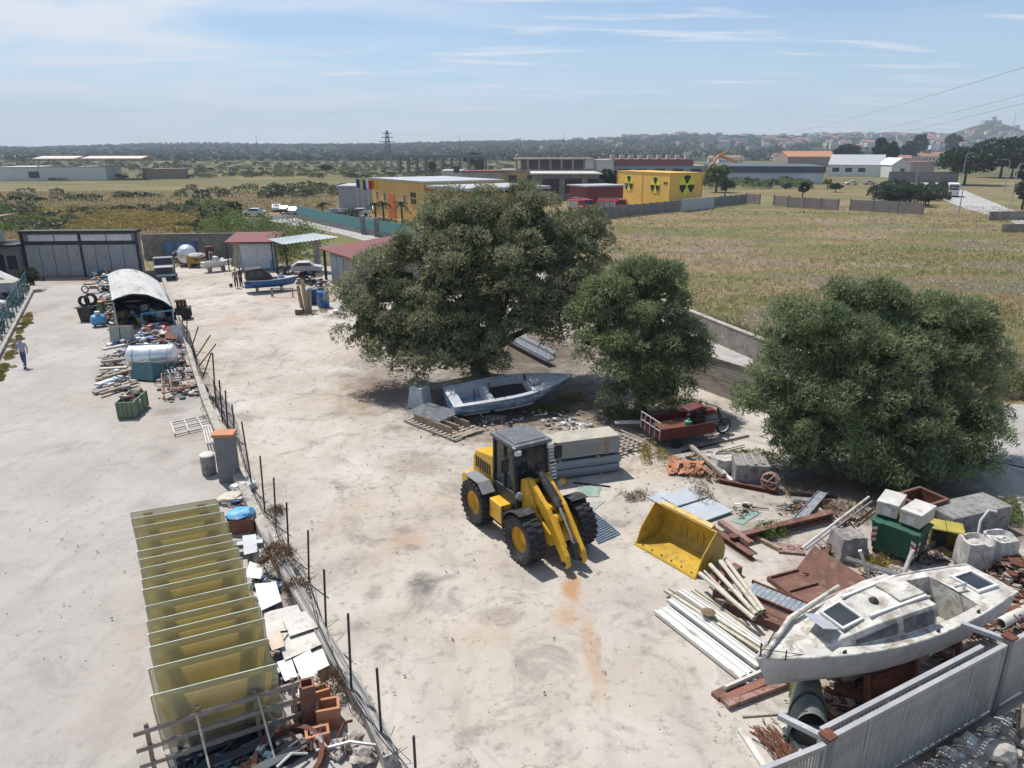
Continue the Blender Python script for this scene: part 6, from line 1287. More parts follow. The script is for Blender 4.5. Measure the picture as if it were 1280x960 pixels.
t = T('steel_tray', 'red oxide steel tray with one tall sloping side standing behind the sailing boat', 'tray', o0, rz)
MB().bx(0, L, 0, 1.15, .05, .09).build('floor', m_rustred, t); rb = MB(); [rb.bx(x, x+.05, 0, 1.1, .092, .16) for x in (0, L*.48, L-.05)]; rb.bx(0, L, -.05, -.002, .0, .16); rb.build('ribs', m_rustred, t)
MB().plate([(-.1, 1.16, .05), (L+.25, 1.16, .05), (L+.25, 1.75, .72), (-.1, 1.75, .72)], .03).build('tall_side', m_rustred, t)
for i, (a, b, w, m, z, lb) in enumerate([((893, 873), (960, 838), .22, m_rustred, .0, 'longest maroon board in the stack by the bow of the boat'), ((905, 868), (968, 840), .08, m_whited, .13, 'pale batten lying on the maroon boards'), ((902, 879), (975, 848), .2, m_brick, .02, 'middle brick red board of the maroon stack'), ((908, 886), (982, 858), .16, m_rustpink, .04, 'pinkish board along the lower edge of the maroon stack')]):
    beam('board', lb, 'board', a, b, w, .10, m, z, 'bar', 'maroon boards by the boat bow')
# curved hood shell
o0, rz, L = two((1010, 935), (1006, 872)); t = T('boat_hood', 'weathered grey green curved hood shell with a lime edge standing beside the gate', 'hood shell', (o0.x, o0.y, 0), rz)
hm = MB()
def hf(u, v):
    a = PI*v; r = .42*(1-.25*u*u); return (L*u*.95, -r*math.cos(a)*(1.0), .28+.62*math.sin(a)*(1-.18*u)-.28*(1-math.sin(a)))
hm.grid(hf, 10, 16); hm.build('shell', m_tarp, t, smooth=True); e2 = MB(); e2.tube([hf(1, v/16) for v in range(17)], .05, 6); e2.build('rim', m_lime, t); MB().tube([Vector(hf(.45, v/16))*1.0+Vector((0, 0, .02)) for v in range(17)], .03, 6).build('band', m_black, t)
MB().bx(.02, .06, -.3, .3, .05, .6).build('inner_panel', m_dark, t)
for i, (a, b, m, w, lb) in enumerate([((925, 914), (958, 965), m_whited, .13, 'leftmost pale board under the rusty rods at the bottom'), ((945, 910), (980, 962), m_rustpink, .12, 'second board from the left under the rusty rods'), ((962, 908), (995, 955), m_woodg, .12, 'middle grey board under the rusty rods'), ((975, 907), (1005, 950), m_whited, .10, 'rightmost pale board under the rusty rods')]): beam('board', lb, 'board', a, b, w, .08, m, .0, 'bar', 'boards under the rusty rods')
rod = MB(); rr = random.Random(3)
for i in range(26):
    a = G(935+rr.uniform(0, 40), 910+rr.uniform(-3, 8), .1+rr.uniform(0, .08)); b = G(965+rr.uniform(0, 40), 945+rr.uniform(-4, 12), .1+rr.uniform(0, .08)); rod.tube([a, (a+b)/2+Vector((rr.uniform(-.1, .1), 0, .03)), b], .012, 5)
TAG(rod.build('rebar_bundle', m_rust), 'tangle of thin rusty rods lying across the boards at the bottom', 'steel rods')
beam('wooden_stake', 'thin crooked stake lying on the concrete left of the hood shell', 'stake', (928, 897), (984, 893), .04, .04, m_woodg)
# behind the gate: cradle clutter
scrap('scrap_heap', 'heap of rusty scrap and broken stone behind the stern of the sailing boat', 'scrap', [(1235, 745, 40, 30, 150, .32, .5), (1265, 720, 26, 26, 90, .3, .5), (1215, 790, 40, 14, 70, .26, .2), (1268, 770, 20, 30, 60, .28, .35)], [m_rust, m_rustred, m_woodg, m_stone, m_rust], 5, .4)
scrap('scrap_heap', 'rusty offcuts and stones under the sailing boat behind the gate', 'scrap', [(1060, 880, 40, 18, 60, .2, .12), (1130, 850, 50, 18, 70, .22, .12), (1180, 820, 40, 16, 50, .24, .15)], [m_rust, m_stone, m_woodg, m_conc, m_rustpink], 8, .3)
beam('log', 'pale debarked log lying behind the gate at the right edge', 'log', (1248, 790), (1300, 762), .3, .3, m_whited, .1, 'pipe')
for (a, b, lb) in [((1012, 868), (1052, 905), 'pale plank under the bow of the boat behind the gate'), ((1030, 862), (1075, 900), 'rusty angle beam beside the hood shell'), ((1150, 830), (1195, 800), 'sandy plank under the stern of the boat')]: beam('plank', lb, 'plank', a, b, .16, .06, m_rust if 'rusty' in lb else m_wood, .05)
o0, rz, L = two((1040, 872), (1092, 892)); t = T('base_frame', 'rusty rectangular steel frame on the ground under the bow of the boat', 'frame', o0, rz); f = MB(); f.bx(0, L, 0, .1, .1, .22); f.bx(0, L, .8, .9, .1, .22); [f.bx(x, x+.08, .102, .798, .1, .2) for x in (0, L*.4, L-.08)]; f.build('frame', m_rust, t)
# rubble outside the gate
rr = random.Random(9); mb = MB(); ms = [m_stone, m_conc, m_block, m_whited]
for i in range(420):
    u = rr.random(); g = G(1085+230*u+rr.gauss(0, 8), 985-105*u+abs(rr.gauss(0, 26)))
    if (g.y-10.42) - (g.x-5.75)*.53 > -.35: continue
    mb.mi = rr.choice((0, 0, 0, 1, 2, 2, 3)); mb.rock((g.x, g.y, rr.uniform(-.02, .22)), rr.uniform(.06, .2), rr.random()*60, .8, 1, .6)
TAG(mb.build('rubble', ms), 'loose stone rubble heaped along the outside of the gate', 'rubble', None, 'stuff')
t = T('wall_stump', 'broken grey wall stump at the right edge outside the gate', 'wall', G(1283, 930)); MB().rock((.2, 0, .5), (.5, .35, .75), 3, 1, 2, .3).build('masonry', m_block, t)
t = T('rubble_slab', 'large broken pale concrete slab lying on the rubble outside the gate', 'slab', G(1242, 950)); MB().rock((0, 0, .25), (.45, .3, .16), 7, 1, 2, .35).build('slab', m_conc, t)
# -- right middle
for i, (a, b, w, h, m, k, z, lb) in enumerate([((893, 668), (940, 700), .22, .2, m_rustred, 'i', 0, 'lower maroon steel beam at the left of the beam stack'), ((899, 662), (938, 690), .2, .16, m_rustpink, 'bar', .2, 'faded pinkish steel bar lying on the maroon beam'), ((912, 682), (1040, 650), .24, .24, m_rustred, 'i', .1, 'long maroon steel beam running towards the dumpster'),
      ((940, 672), (975, 690), .12, .14, m_wood, 'bar', .0, 'short dark timber among weeds by the steel beams'), ((995, 660), (1028, 622), .34, .05, m_galv, 'u', .22, 'pale blue grey metal plank propped on the steel beams'), ((985, 618), (1045, 622), .16, .14, m_dark, 'bar', 0, 'dark bluish beam in the shade of the bush tree'), ((990, 628), (1022, 630), .2, .1, m_galv, 'bar', .06, 'short grey plank beside the dark bluish beam'),
      ((1015, 634), (1048, 658), .14, .14, m_woodg, 'bar', 0, 'grey timber under the pale metal plank'), ((898, 603), (973, 618), .18, .16, m_rust, 'i', 0, 'rusty beam in front of the grey cube tank'), ((862, 562), (905, 600), .18, .14, m_woodg, 'bar', .12, 'long grey timber sloping off the tile pile'), ((900, 590), (914, 606), .1, .1, m_white, 'bar', .1, 'short white bar at the end of the grey timber'),
      ((876, 572), (930, 558), .08, .08, m_plast, 'pipe', .05, 'white pipe lying behind the grey timber'), ((852, 566), (936, 546), .07, .07, m_dark, 'pipe', .02, 'long dark hose pipe lying beside the red trike'), ((1000, 700), (1084, 634), .09, .09, m_whited, 'pipe', .35, 'long pale pole leaning towards the dumpster lid'), ((1006, 700), (1088, 638), .06, .06, m_galv, 'pipe', .33, 'thin grey pole beside the long pale pole'),
      ((1030, 702), (1058, 652), .12, .14, m_rust, 'i', .1, 'rusty beam under the pale poles'), ((1055, 712), (1125, 735), .14, .08, m_lgrey, 'u', .35, 'pale channel behind the cabin of the boat'), ((1145, 692), (1204, 668), .24, .2, m_woodg, 'bar', .1, 'thick weathered timber lying beside the bulk bags'), ((1152, 700), (1200, 676), .14, .12, m_wood, 'bar', .0, 'lower timber under the thick weathered one'), ((1190, 720), (1225, 735), .14, .1, m_rust, 'bar', .02, 'rusty bar in front of the bulk bags')]):
    beam('steel_beam' if m in (m_rust, m_rustred, m_rustpink, m_dark) else ('timber' if m in (m_wood, m_woodg) else 'profile'), lb, 'beam' if k in ('i', 'bar') else 'profile', a, b, w, h, m, z, k)
for (a, b, lb) in [((1075, 688), (1098, 725), 'left white wooden post leaning behind the boat cabin'), ((1141, 688), (1115, 725), 'right white wooden post leaning behind the boat cabin')]:
    q = G(b[0], b[1]+30); TAG(MB().bar((0, 0, 0), V(a[0], a[1], q.y+.2)-q, .09).build('post', m_whited), lb, 'post').location = q
o0, rz, L = two((973, 692), (1003, 692)); t = T('steel_plate', 'small rusty square plate with a round hole on the concrete', 'plate', (o0.x, o0.y, .02), rz-R(10)); MB().bx(0, .8, 0, .55, 0, .06).build('plate', m_rustpink, t, bev=.01); MB().lathe([(.09, .062), (.12, .062), (.12, .075), (.09, .075)], 16, (.42, .28, 0), 'z', True).build('hub', m_rust, t)
cubo = G(918, 606); t = T('cube_tank', 'grey concrete looking cube tank with planks on its lid beside the bush tree', 'tank', cubo, R(-8)); MB().bx(0, 1.25, 0, 1.2, 0, .82).build('body', m_concg, t, bev=.05); p = MB(); [p.bx(.35+.3*i, .45+.3*i, -.05+.1*i, 1.1, .824, .88) for i in range(3)]; p.build('lid_planks', m_woodg, t)
cr = MB(); rr = random.Random(4)
for i in range(9): a0 = rr.uniform(0, 6); ax = Vector((rr.gauss(0, 1), rr.gauss(0, 1), rr.gauss(0, 1))).normalized(); b0 = ax.orthogonal().normalized(); c0_ = ax.cross(b0); cr.tube([(b0*math.cos(k)+c0_*math.sin(k))*.33*Vector((1, 1, 1)).length/1.732+Vector((0, 0, .34)) for k in np.arange(a0, a0+6, .35)], .035, 6)
TAG(cr.build('rope_coil', m_rustpink), 'coil of faded reddish rope against the right side of the cube tank', 'rope').location = G(962, 612)
bagm('sack', 'crumpled white sack pile behind the cube tank', 906, 586, .5, .55, 9); bagm('sack', 'smaller whitish sack left of the cube tank by the timber', 889, 577, .28, .35, 12)
tl = MB(); rr = random.Random(6)
for r_ in range(4):
    for c_ in range(7): tl.box((c_*.2+rr.gauss(0, .03), r_*.17+rr.gauss(0, .04), .1+.06*r_+.04*(c_ % 2)+rr.random()*.08), (.24, .3, .03), rr.gauss(0, .35), .35+rr.gauss(0, .25), rr.gauss(0, .25))
o = TAG(tl.build('tile_pile', m_terra), 'pile of orange terracotta tiles in front of the red trike', 'tiles'); o.location = G(838, 592); o.rotation_euler.z = R(-12)
scrap('scrap_heap', 'small rusty parts heaped between the tile pile and the cube tank', 'scrap', [(868, 588, 14, 8, 40, .2, .25), (890, 596, 14, 6, 24, .18, .12), (1040, 690, 12, 16, 36, .2, .25), (1060, 655, 14, 10, 24, .22, .2)], [m_rust, m_rustred, m_dark, m_woodg], 12, .4)
scrap('debris', 'whitish broken sheet debris behind the profile stack', 'debris', [(725, 536, 26, 9, 46, .32, .15), (700, 548, 16, 5, 16, .25, .1), (690, 528, 30, 8, 16, .3, .05)], [m_whited, m_conc, m_wood, m_plast], 14, .15)
mo = G(1050, 706); t = T('covered_machine', 'lumpy grey cloth covered machine left of the dumpster', 'covered machine', mo, R(12))
MB().grid(lambda u, v: (1.05*(u-.5)*(1-.12*v)*1.0+.5, .4+.42*math.sin(PI*(v*1.0))*(1) if False else .9*v, (.78+.06*noise.noise(Vector((u*5, v*5, 0))))*min(1, 9*u, 9*(1-u), 9*(1-v) if v > .5 else 9*v) if 0 < u < 1 and 0 < v < 1 else 0.0), 18, 18).build('cover', m_tarp if False else MAT('grey_canvas', (.22, .20, .19), .9, var=.25, dirt=(.36, .33, .3), damt=.35), t, smooth=True)
sheet('flat_sheet', 'left pale grey flat panel lying behind the loader bucket', 'panel', [(826, 622), (846, 634), (886, 622), (862, 610)], .05, .05, MAT('pale_panel', (.40, .43, .47), .5, var=.06, dirt=(.3, .3, .3), damt=.2)); sheet('flat_sheet', 'right pale grey flat panel lying behind the loader bucket', 'panel', [(850, 636), (882, 652), (916, 640), (886, 624)], .07, .05, MAT('pale_panel', (.4, .43, .47)))
sheet('flat_sheet', 'third pale panel corner sticking out left of the pair behind the bucket', 'panel', [(808, 622), (824, 631), (846, 620), (832, 614)], .02, .03, MAT('pale_panel', (.4, .43, .47)))
m_gcl = MAT('faded_green_sheet', (.20, .30, .25), .7, var=.15, dirt=(.36, .34, .3), damt=.4)
sheet('plastic_sheet', 'faded green plastic sheet lying by the front wheel of the loader', 'plastic sheet', [(720, 607), (726, 621), (748, 621), (752, 608)], .012, .008, m_gcl); sheet('plastic_sheet', 'dusty green plastic sheet lying right of the loader bucket', 'plastic sheet', [(912, 651), (928, 656), (952, 640), (935, 640)], .012, .008, m_gcl); sheet('plastic_sheet', 'pale dusty sheet beside the blue floor grating', 'plastic sheet', [(722, 636), (740, 640), (757, 626), (742, 628)], .012, .008, MAT('dusty_sheet', (.32, .33, .31), .8))
beam('bar', 'dark iron bar lying along the faded green sheet by the loader', 'bar', (716, 604), (763, 609), .06, .05, m_dark); TAG(MB().lathe([(.1, 0), (.14, .03), (.14, .22), (.08, .26)], 14).build('canister', m_yel, smooth=True), 'small yellow canister lying under the profile stack', 'canister').location = G(703, 606)
gp = [G(726, 648), G(739, 638), G(775, 668), G(748, 680)]; o0 = gp[0]; t = T('floor_grating', 'dark blue steel floor grating lying beside the front wheel of the loader', 'grating', (o0.x, o0.y, .02), 0); g = MB(); a, b, c, d = [p-o0 for p in gp]
for i in range(15): u = i/14; g.bar(a.lerp(d, u), b.lerp(c, u), .025, .05)
for i in range(10): v = i/9; g.bar(a.lerp(b, v)+Vector((0, 0, .004)), d.lerp(c, v)+Vector((0, 0, .004)), .02, .04)
g.build('bars', MAT('blue_grey_steel', (.15, .21, .29), .5, .3, var=.15), t)
o0, rz, L = two((768, 572), (806, 560)); t = T('slat_pallet', 'grey slatted wooden pallet frames leaning beside the profile stack', 'pallet', (o0.x, o0.y, 0), rz); p = MB(); [p.bx(0, 1.9, y, y+.1, .12, .16) for y in np.arange(0, 1.5, .26)]; [p.bx(x, x+.1, -.02, 1.5, 0, .118) for x in (.1, .9, 1.7)]; [p.bx(x, x+.09, -.1, 1.5, .3, .34) for x in np.arange(.2, 1.8, .3)]; p.build('slats', m_woodg, t)
beam('board', 'long pale board lying between the profile stack and the red trike', 'board', (768, 538), (812, 537), .3, .06, m_whited, .35); beam('metal_profile', 'blue grey metal profiles lying in the shade under the biggest tree', 'profile', (632, 428), (688, 458), .5, .25, m_galv, .3, 'hat'); beam('metal_profile', 'second pale profile in the shade under the biggest tree', 'profile', (642, 420), (692, 446), .3, .2, m_lgrey, .1, 'hat')
beam('timber', 'short timbers lying behind the cab of the loader', 'timber', (566, 548), (602, 540), .25, .12, m_wood); beam('plank', 'loose plank between the pallet and the blue hull', 'plank', (606, 522), (632, 524), .3, .12, m_woodg); TAG(MB().rock((0, 0, .15), .3, 5, .6, 2).build('plastic_bag', m_plast, smooth=True), 'white plastic bag under the left edge of the biggest tree', 'bag').location = G(421, 392)

# ------------------------------------------------------------------ dividing wall and its fence
ORD = ['first', 'second', 'third', 'fourth', 'fifth', 'sixth', 'seventh', 'eighth', 'ninth', 'tenth', 'eleventh', 'twelfth', 'thirteenth', 'fourteenth', 'fifteenth', 'sixteenth', 'seventeenth', 'eighteenth', 'nineteenth', 'twentieth']
t = T('dividing_wall', 'low cracked concrete wall dividing the lot from the yard', 'wall', WP[0]); w_ = MB()
for a, b in zip(WP, WP[1:]): w_.bar(a-WP[0]+Vector((0, 0, .17)), b-WP[0]+Vector((0, 0, .17)), .32, .44)
w_.build('wall_face', m_conc, t)
posts = [((517, 920), (521, 990)), ((471, 835), (478, 935)), ((435, 767), (440, 880)), ((405, 712), (408, 800)), ((385, 663), (386, 730)), ((358, 628), (361, 695)), ((342, 597), (345, 657)), ((325, 570), (331, 640)), ((302, 527), (316, 612)), ((290, 506), (294, 549)), ((281.6, 488), (284.4, 536)),
         ((274, 475), (278, 528)), ((265.6, 441), (270, 509)), ((264, 441), (250, 479)), ((270, 430), (245, 460)), ((263, 419), (242, 449)), ((248, 408), (237.5, 438)), ((233.7, 400), (233.4, 434)), ((229, 392), (226, 420))]
for i, (tp, bs) in enumerate(posts):
    b = G(*bs); q = V(tp[0], tp[1], b.y) - b; o = MB().tube([(0, 0, -.1), q], .028 if b.y < 25 else .035, 6).build('fence_post', m_dark); o.location = b
    TAG(o, ('%s dark iron post, %s from the bottom edge along the dividing wall' % ('leaning' if 12 < i < 17 else 'upright thin', ORD[i])), 'fence post', 'iron posts along the dividing wall')
wm = MB(); rr = random.Random(2)
pb = [G(*p[1]) for p in posts]
for k in range(5):
    pts = []
    for i, b in enumerate(pb):
        lean = .35 if i < 9 else .1; z = (.12+.13*k) if i < 9 else (.3+.33*k)
        pts.append(b+Vector((rr.gauss(0, .07)-lean*.3*k/4, rr.gauss(0, .05), z+rr.gauss(0, .05))))
    wm.tube(pts, .008, 4, False)
for i in range(8, len(pb)-1):
    n = 9
    for j in range(n):
        a = pb[i].lerp(pb[i+1], j/n); b = pb[i].lerp(pb[i+1], min(1, (j+2)/n)); wm.tube([a+Vector((0, 0, .1)), b+Vector((0, 0, 1.55))], .005, 3, False); wm.tube([b+Vector((0, 0, .1)), a+Vector((0, 0, 1.55))], .005, 3, False)
for i in range(0, 8):
    for j in range(3):
        a = pb[i].lerp(pb[i+1], rr.random()); wm.tube([a+Vector((-.2, 0, .1)), a+Vector((rr.uniform(-.2, .3), rr.uniform(.1, .5), rr.uniform(.1, .5)))], .008, 4, False)
TAG(wm.build('wire_mesh', m_dark), 'sagging wire mesh and cables strung along the dividing wall posts', 'wire fence')
cbm = MB()
for k in range(4): cbm.tube([p+Vector((-.12+.07*k+rr.gauss(0, .04), 0, .42+rr.gauss(0, .04))) for p in WP[:6]], .02, 5, False)
TAG(cbm.build('cable', m_grey), 'bundle of loose grey cables lying along the dividing wall top', 'cables')
p0 = G(274, 604); hp_ = HT(p0.y+.1, 546); t = T('gate_pillar', 'square grey gate pillar with an orange tile cap beside the dividing wall', 'pillar', p0, R(6)); MB().bx(0, .68, 0, .5, 0, hp_).build('shaft', MAT('pillar_grey', (.17, .175, .185), .8, var=.12, dirt=(.24, .23, .22), damt=.25), t, bev=.02); MB().bx(-.06, .74, -.06, .56, hp_+.003, hp_+.12).build('cap', MAT('orange_tile', (.45, .2, .1), .8, var=.15), t, bev=.02)
p1 = G(262, 592); t = T('drum', 'dirty white topped drum standing left of the gate pillar', 'drum', p1); MB().lathe([(.24, 0), (.27, .05), (.27, .7), (.25, .75)], 18).build('body', m_concg, t, smooth=True); MB().lathe([(.1, .76), (.28, .76), (.29, .82), (.2, .88)], 18).build('lid', m_whited, t, smooth=True)
def ladder(name, label, corner_px, rails, mat, z, along, across, nb):
    P = [G(*p) for p in corner_px]; o0 = P[0]; t = T(name, label, 'ladder', (o0.x, o0.y, z)); a, b, c, d = [p-o0 for p in P]; m = MB()
    for i in range(rails): u = i/(rails-1); m.bar(a.lerp(d, u), b.lerp(c, u), .05, .06)
    m.build('rails', mat, t); r_ = MB()
    for j in range(nb): v = j/(nb-1); r_.bar(a.lerp(b, v)+Vector((0, 0, .05)), d.lerp(c, v)+Vector((0, 0, .05)), .05, .04)
    r_.build('rungs', mat, t)
ladder('ladder_rack', 'whitish three railed ladder frame lying flat on the lot near the pillar', [(214, 531), (262, 521), (270, 534), (219, 546)], 3, m_whited, .1, 0, 0, 4)
ladder('ladder', 'short whitish ladder leaning between the ladder frame and the drum', [(254, 541), (264, 541), (270, 562), (260, 564)], 2, m_whited, .3, 0, 0, 4)
ladder('ladder_rack', 'rusty pale rack frame half buried under scrap by the dividing wall', [(203, 474), (242, 471), (250, 488), (204, 499)], 3, m_rustpink, .3, 0, 0, 5)
ladder('ladder', 'grey truss ladder lying behind the rack frame', [(192, 469), (232, 463), (234, 467), (194, 474)], 2, m_lgrey, .15, 0, 0, 10)
scrap('scrap_heap', 'mixed broken scrap spilling from the rack frame by the dividing wall', 'scrap', [(230, 490, 24, 7, 70, .35, .25), (215, 482, 16, 6, 30, .35, .3), (245, 488, 8, 8, 24, .3, .25), (208, 500, 12, 3, 10, .25, .08)], [m_rust, m_woodg, m_teal, m_whited, m_dark, m_terra], 21, .25)
# -- skip, tank, teal hopper, wood piles
sA, sB, sC = G(147, 524), G(170, 523), G(187, 508); rz = heading(sA, sB); t = T('skip', 'faded green steel skip full of scrap alone on the lot', 'skip', sA, rz)
W1 = (sB-sA).length; D1 = 1.75; s_ = MB()
for (x0, x1, y0, y1) in ((0, W1, 0, .05), (0, W1, D1-.05, D1), (0, .05, .051, D1-.051), (W1-.05, W1, .051, D1-.051)): s_.bx(x0, x1, y0, y1, .05, .82)
s_.build('sides', m_ggreen, t); MB().bx(.051, W1-.051, .051, D1-.051, .06, .12).build('floor', m_rust, t); [MB().bx(x, x+.06, -.04, -.002, .05, .8).build('rib', m_ggreen, t) for x in np.arange(.02, W1, W1/4.2)]; [MB().bx(W1+.002, W1+.04, y, y+.06, .05, .8).build('rib', m_ggreen, t) for y in (.05, .55, 1.1, 1.65)]
sm = Matrix.Translation(sA) @ Matrix.Rotation(rz, 4, 'Z'); fill = MB(); rr = random.Random(31)
for i in range(34): fill.mi = rr.randrange(4); p = sm @ Vector((rr.uniform(.2, W1-.2), rr.uniform(.2, D1-.2), rr.uniform(.4, .85))); fill.box(p, (rr.uniform(.2, .7), rr.uniform(.1, .3), rr.uniform(.05, .2)), rr.uniform(0, 6), rr.gauss(0, .4), rr.gauss(0, .4))
TAG(fill.build('scrap_fill', [m_rust, m_wood, m_dark, m_cream]), 'rusty scrap and brown boards filling the green skip', 'scrap', None, 'stuff')
c0 = G(159, 466); t = T('storage_tank', 'shiny aluminium cylinder tank lying among the scrap on the lot', 'tank', (c0.x, c0.y, 0), R(10)); rt = .64; MB().lathe([(.2, 0), (rt*.9, .04), (rt, .2), (rt, 2.35), (rt*.92, 2.5), (.2, 2.56)], 28, (0, .6, rt+.12), 'x').build('shell', m_alu, t, smooth=True); bn = MB(); [bn.lathe([(rt+.004, x), (rt+.02, x), (rt+.02, x+.05), (rt+.004, x+.05)], 28, (0, .6, rt+.12), 'x', True) for x in (.35, 1.3, 2.2)]; bn.build('bands', m_lgrey, t); MB().bx(.3, .5, .1, 1.1, 0, .25).bx(2.0, 2.2, .1, 1.1, 0, .25).build('saddles', m_dark, t)
tp_ = G(163, 476); t = T('tipping_hopper', 'dark teal tipped steel hopper in front of the aluminium tank', 'hopper', tp_, R(-14), rx=R(-18)); h_ = MB(); h_.prism([(0, .1), (1.45, .1), (1.25, 1.05), (.0, 1.0)], 0, .06); h_.prism([(0, .1), (1.45, .1), (1.25, 1.05), (.0, 1.0)], .95, 1.01); h_.bx(.0, .05, .061, .949, .1, 1.0); h_.prism([(1.40, .1), (1.45, .1), (1.25, 1.05), (1.2, 1.05)], .061, .949); h_.bx(.051, 1.395, .061, .949, .1, .15); h_.build('sides', m_teal, t); MB().bx(-.06, .75, -.05, 1.06, 1.05, 1.1).build('lid', MAT('pale_teal', (.28, .38, .38), .6, var=.15), t)
for i, (a, b, w, z, m, lb) in enumerate([((118, 494), (170, 478), .3, .05, m_woodg, 'longest grey board at the front of the wood pile on the lot'), ((126, 497), (172, 482), .2, .12, m_wood, 'brown board at the front edge of the wood pile on the lot'), ((122, 485), (152, 474), .4, .1, MAT('blue_white_sheet', (.5, .54, .6), .5, var=.2), 'bluish white sheet on the wood pile'), ((130, 478), (165, 468), .25, .2, m_wood, 'brown plank behind the bluish sheet'), ((126, 468), (160, 466), .3, .25, m_cream, 'cream board of the stack left of the aluminium tank'), ((128, 460), (158, 456), .35, .3, m_woodg, 'grey board of the stack left of the aluminium tank'), ((130, 446), (158, 440), .3, .4, m_whited, 'whitish beam at the back of the stack left of the aluminium tank')]): beam('board', lb, 'board', a, b, w, .12, m, z, 'bar')
scrap('scrap_heap', 'dark tangled scrap beside the aluminium tank on the lot', 'scrap', [(142, 452, 16, 8, 40, .4, .3), (145, 470, 18, 6, 36, .4, .25), (195, 440, 24, 10, 60, .4, .4), (225, 452, 12, 12, 40, .4, .4), (165, 425, 14, 8, 30, .4, .5), (205, 425, 18, 10, 40, .4, .6)], [m_rust, m_dark, m_woodg, m_lgrey, m_rustred, m_cream], 33, .3)
scrap('scrap_heap', 'colourful odds and ends piled in front of the barrel roofed shed', 'scrap', [(190, 418, 14, 10, 36, .4, .7), (178, 425, 8, 8, 16, .4, .5), (200, 410, 12, 6, 22, .4, .8), (215, 420, 6, 8, 16, .4, .5)], [m_blue, m_red, m_plast, m_dark, m_cream, m_terra, m_grey], 35, .15)
for (a, b, lb, m) in [((138, 432), (150, 428), 'pale green leaning door left of the blue machine parts', m_ggreen)]:
    q = G(*a); t = T('cabinet', 'tall pale green metal cabinet leaning in front of the barrel roofed shed', 'cabinet', q, R(8), rx=R(-12)); MB().bx(0, 1.3, 0, .5, 0, 1.25).build('body', MAT('pale_green_grey', (.33, .35, .29), .7, var=.15, dirt=(.2, .18, .15), damt=.3), t, bev=.02); MB().bx(.62, .66, -.02, -.002, .1, 1.15).build('seam', m_dark, t)
q = G(217, 430); t = T('sign_panel', 'white panel leaning against the fence post right of the shed', 'panel', q, R(25), rx=R(-25)); MB().bx(0, .75, 0, .04, .1, 1.2).build('panel', m_white, t); MB().bx(-.03, .78, .045, .07, .05, 1.25).build('frame', m_lgrey, t)
sheet('steel_sheet', 'brown rusty sheet lying behind the white leaning panel', 'sheet', [(206, 424), (222, 424), (224, 410), (208, 408)], .5, .03, m_rust)
# -- barrel roofed shed
F = Vector((-25.8, 49.6, 0)); ax = Vector((-.49, .87, 0)).normalized(); rz = math.atan2(ax.y, ax.x) - PI/2; Lq, Wq, z0, rise = 12.6, 3.7, 1.75, .72
t = T('barrel_shed', 'open shed under a whitish corrugated barrel roof full of scrap', 'shed', F, rz); m_cor = MAT('corrugated_white', (.50, .49, .465), .55, .1, var=.12, scale=.8, dirt=(.27, .25, .22), damt=.35, dscale=1.2, stretch=(1, .25, 1)); r_ = MB()
def bf(u, v, off=0):
    a = (v-.5)*2; x = a*Wq/2; z = z0-.42*a+rise*(1-a*a)+off; return (x, u*Lq, z+.022*math.sin(v*150))
r_.grid(lambda u, v: bf(u, v), 8, 150); r_.grid(lambda u, v: bf(u, v, -.07), 1, 150); r_.build('roof', m_cor, t)
MB().tube([bf(0, v/20, -.05) for v in range(21)], .06, 6).build('front_arch', m_dark, t)
wl_ = MB(); wl_.bx(-Wq/2, -Wq/2+.05, .3, Lq, 0, z0+.38); wl_.bx(Wq/2-.05, Wq/2, .3, Lq, 0, z0-.42); wl_.bx(-Wq/2+.051, Wq/2-.051, Lq-.05, Lq, 0, z0+.5); wl_.build('wall', MAT('dark_sheet', (.10, .10, .105), .7, .2, var=.2), t)
for x in (-Wq/2, Wq/2-.1): MB().bx(x, x+.1, .0, .1, 0, z0-.05+(.36 if x < 0 else -.42)).build('post', m_lgrey, t)
MB().bar((-.2, -.05, 1.3-.2), (Wq/2, -.05, 1.15), .1).bar((-.2, -.05, 1.1), (-.2, -.05, 0), .1).build('blue_rail', m_lblue, t)
sM = Matrix.Translation(F) @ Matrix.Rotation(rz, 4, 'Z'); inn = MB(); rr = random.Random(41)
for i in range(60): inn.mi = rr.randrange(6); s = rr.uniform(.2, .6); inn.box(sM @ Vector((rr.uniform(-1.8, 1.8), rr.uniform(.2, 4), rr.uniform(.1, 1.1))), (s, s*rr.uniform(.5, 1), s*rr.uniform(.4, 1)), rr.uniform(0, 6), rr.gauss(0, .2), rr.gauss(0, .2))
TAG(inn.build('stored_scrap', [m_dark, m_rust, m_grey, m_olive, m_blue, m_lgrey]), 'scrap and boxes stored under the barrel roof', 'scrap', None, 'stuff')
# -- left of the shed
def tyre(c, rx=0, ry=0, label=None, r=.38, group=None): o = MB().lathe([(r*.6, -.1), (r*.85, -.12), (r, -.08), (r, .08), (r*.85, .12), (r*.6, .1)], 20, (0, 0, 0), 'z', True).build('tyre', m_black, smooth=True); o.location = c; o.rotation_euler = (rx, ry, 0); return TAG(o, label, 'tyre', group)
q = G(111, 401); t = T('bin', 'dark square bin standing on the lot left of the barrel roofed shed', 'bin', q); MB().add([(-.4, -.35, 0), (.4, -.35, 0), (.4, .35, 0), (-.4, .35, 0), (-.5, -.42, 1.0), (.5, -.42, 1.0), (.5, .42, 1.0), (-.5, .42, 1.0)], [(0,3,2,1),(4,5,6,7),(0,1,5,4),(1,2,6,5),(2,3,7,6),(3,0,4,7)]).build('body', m_dark, t, bev=.02); MB().bx(-.65, .65, -.46, .46, 1.004, 1.06).build('rim', m_dark, t)
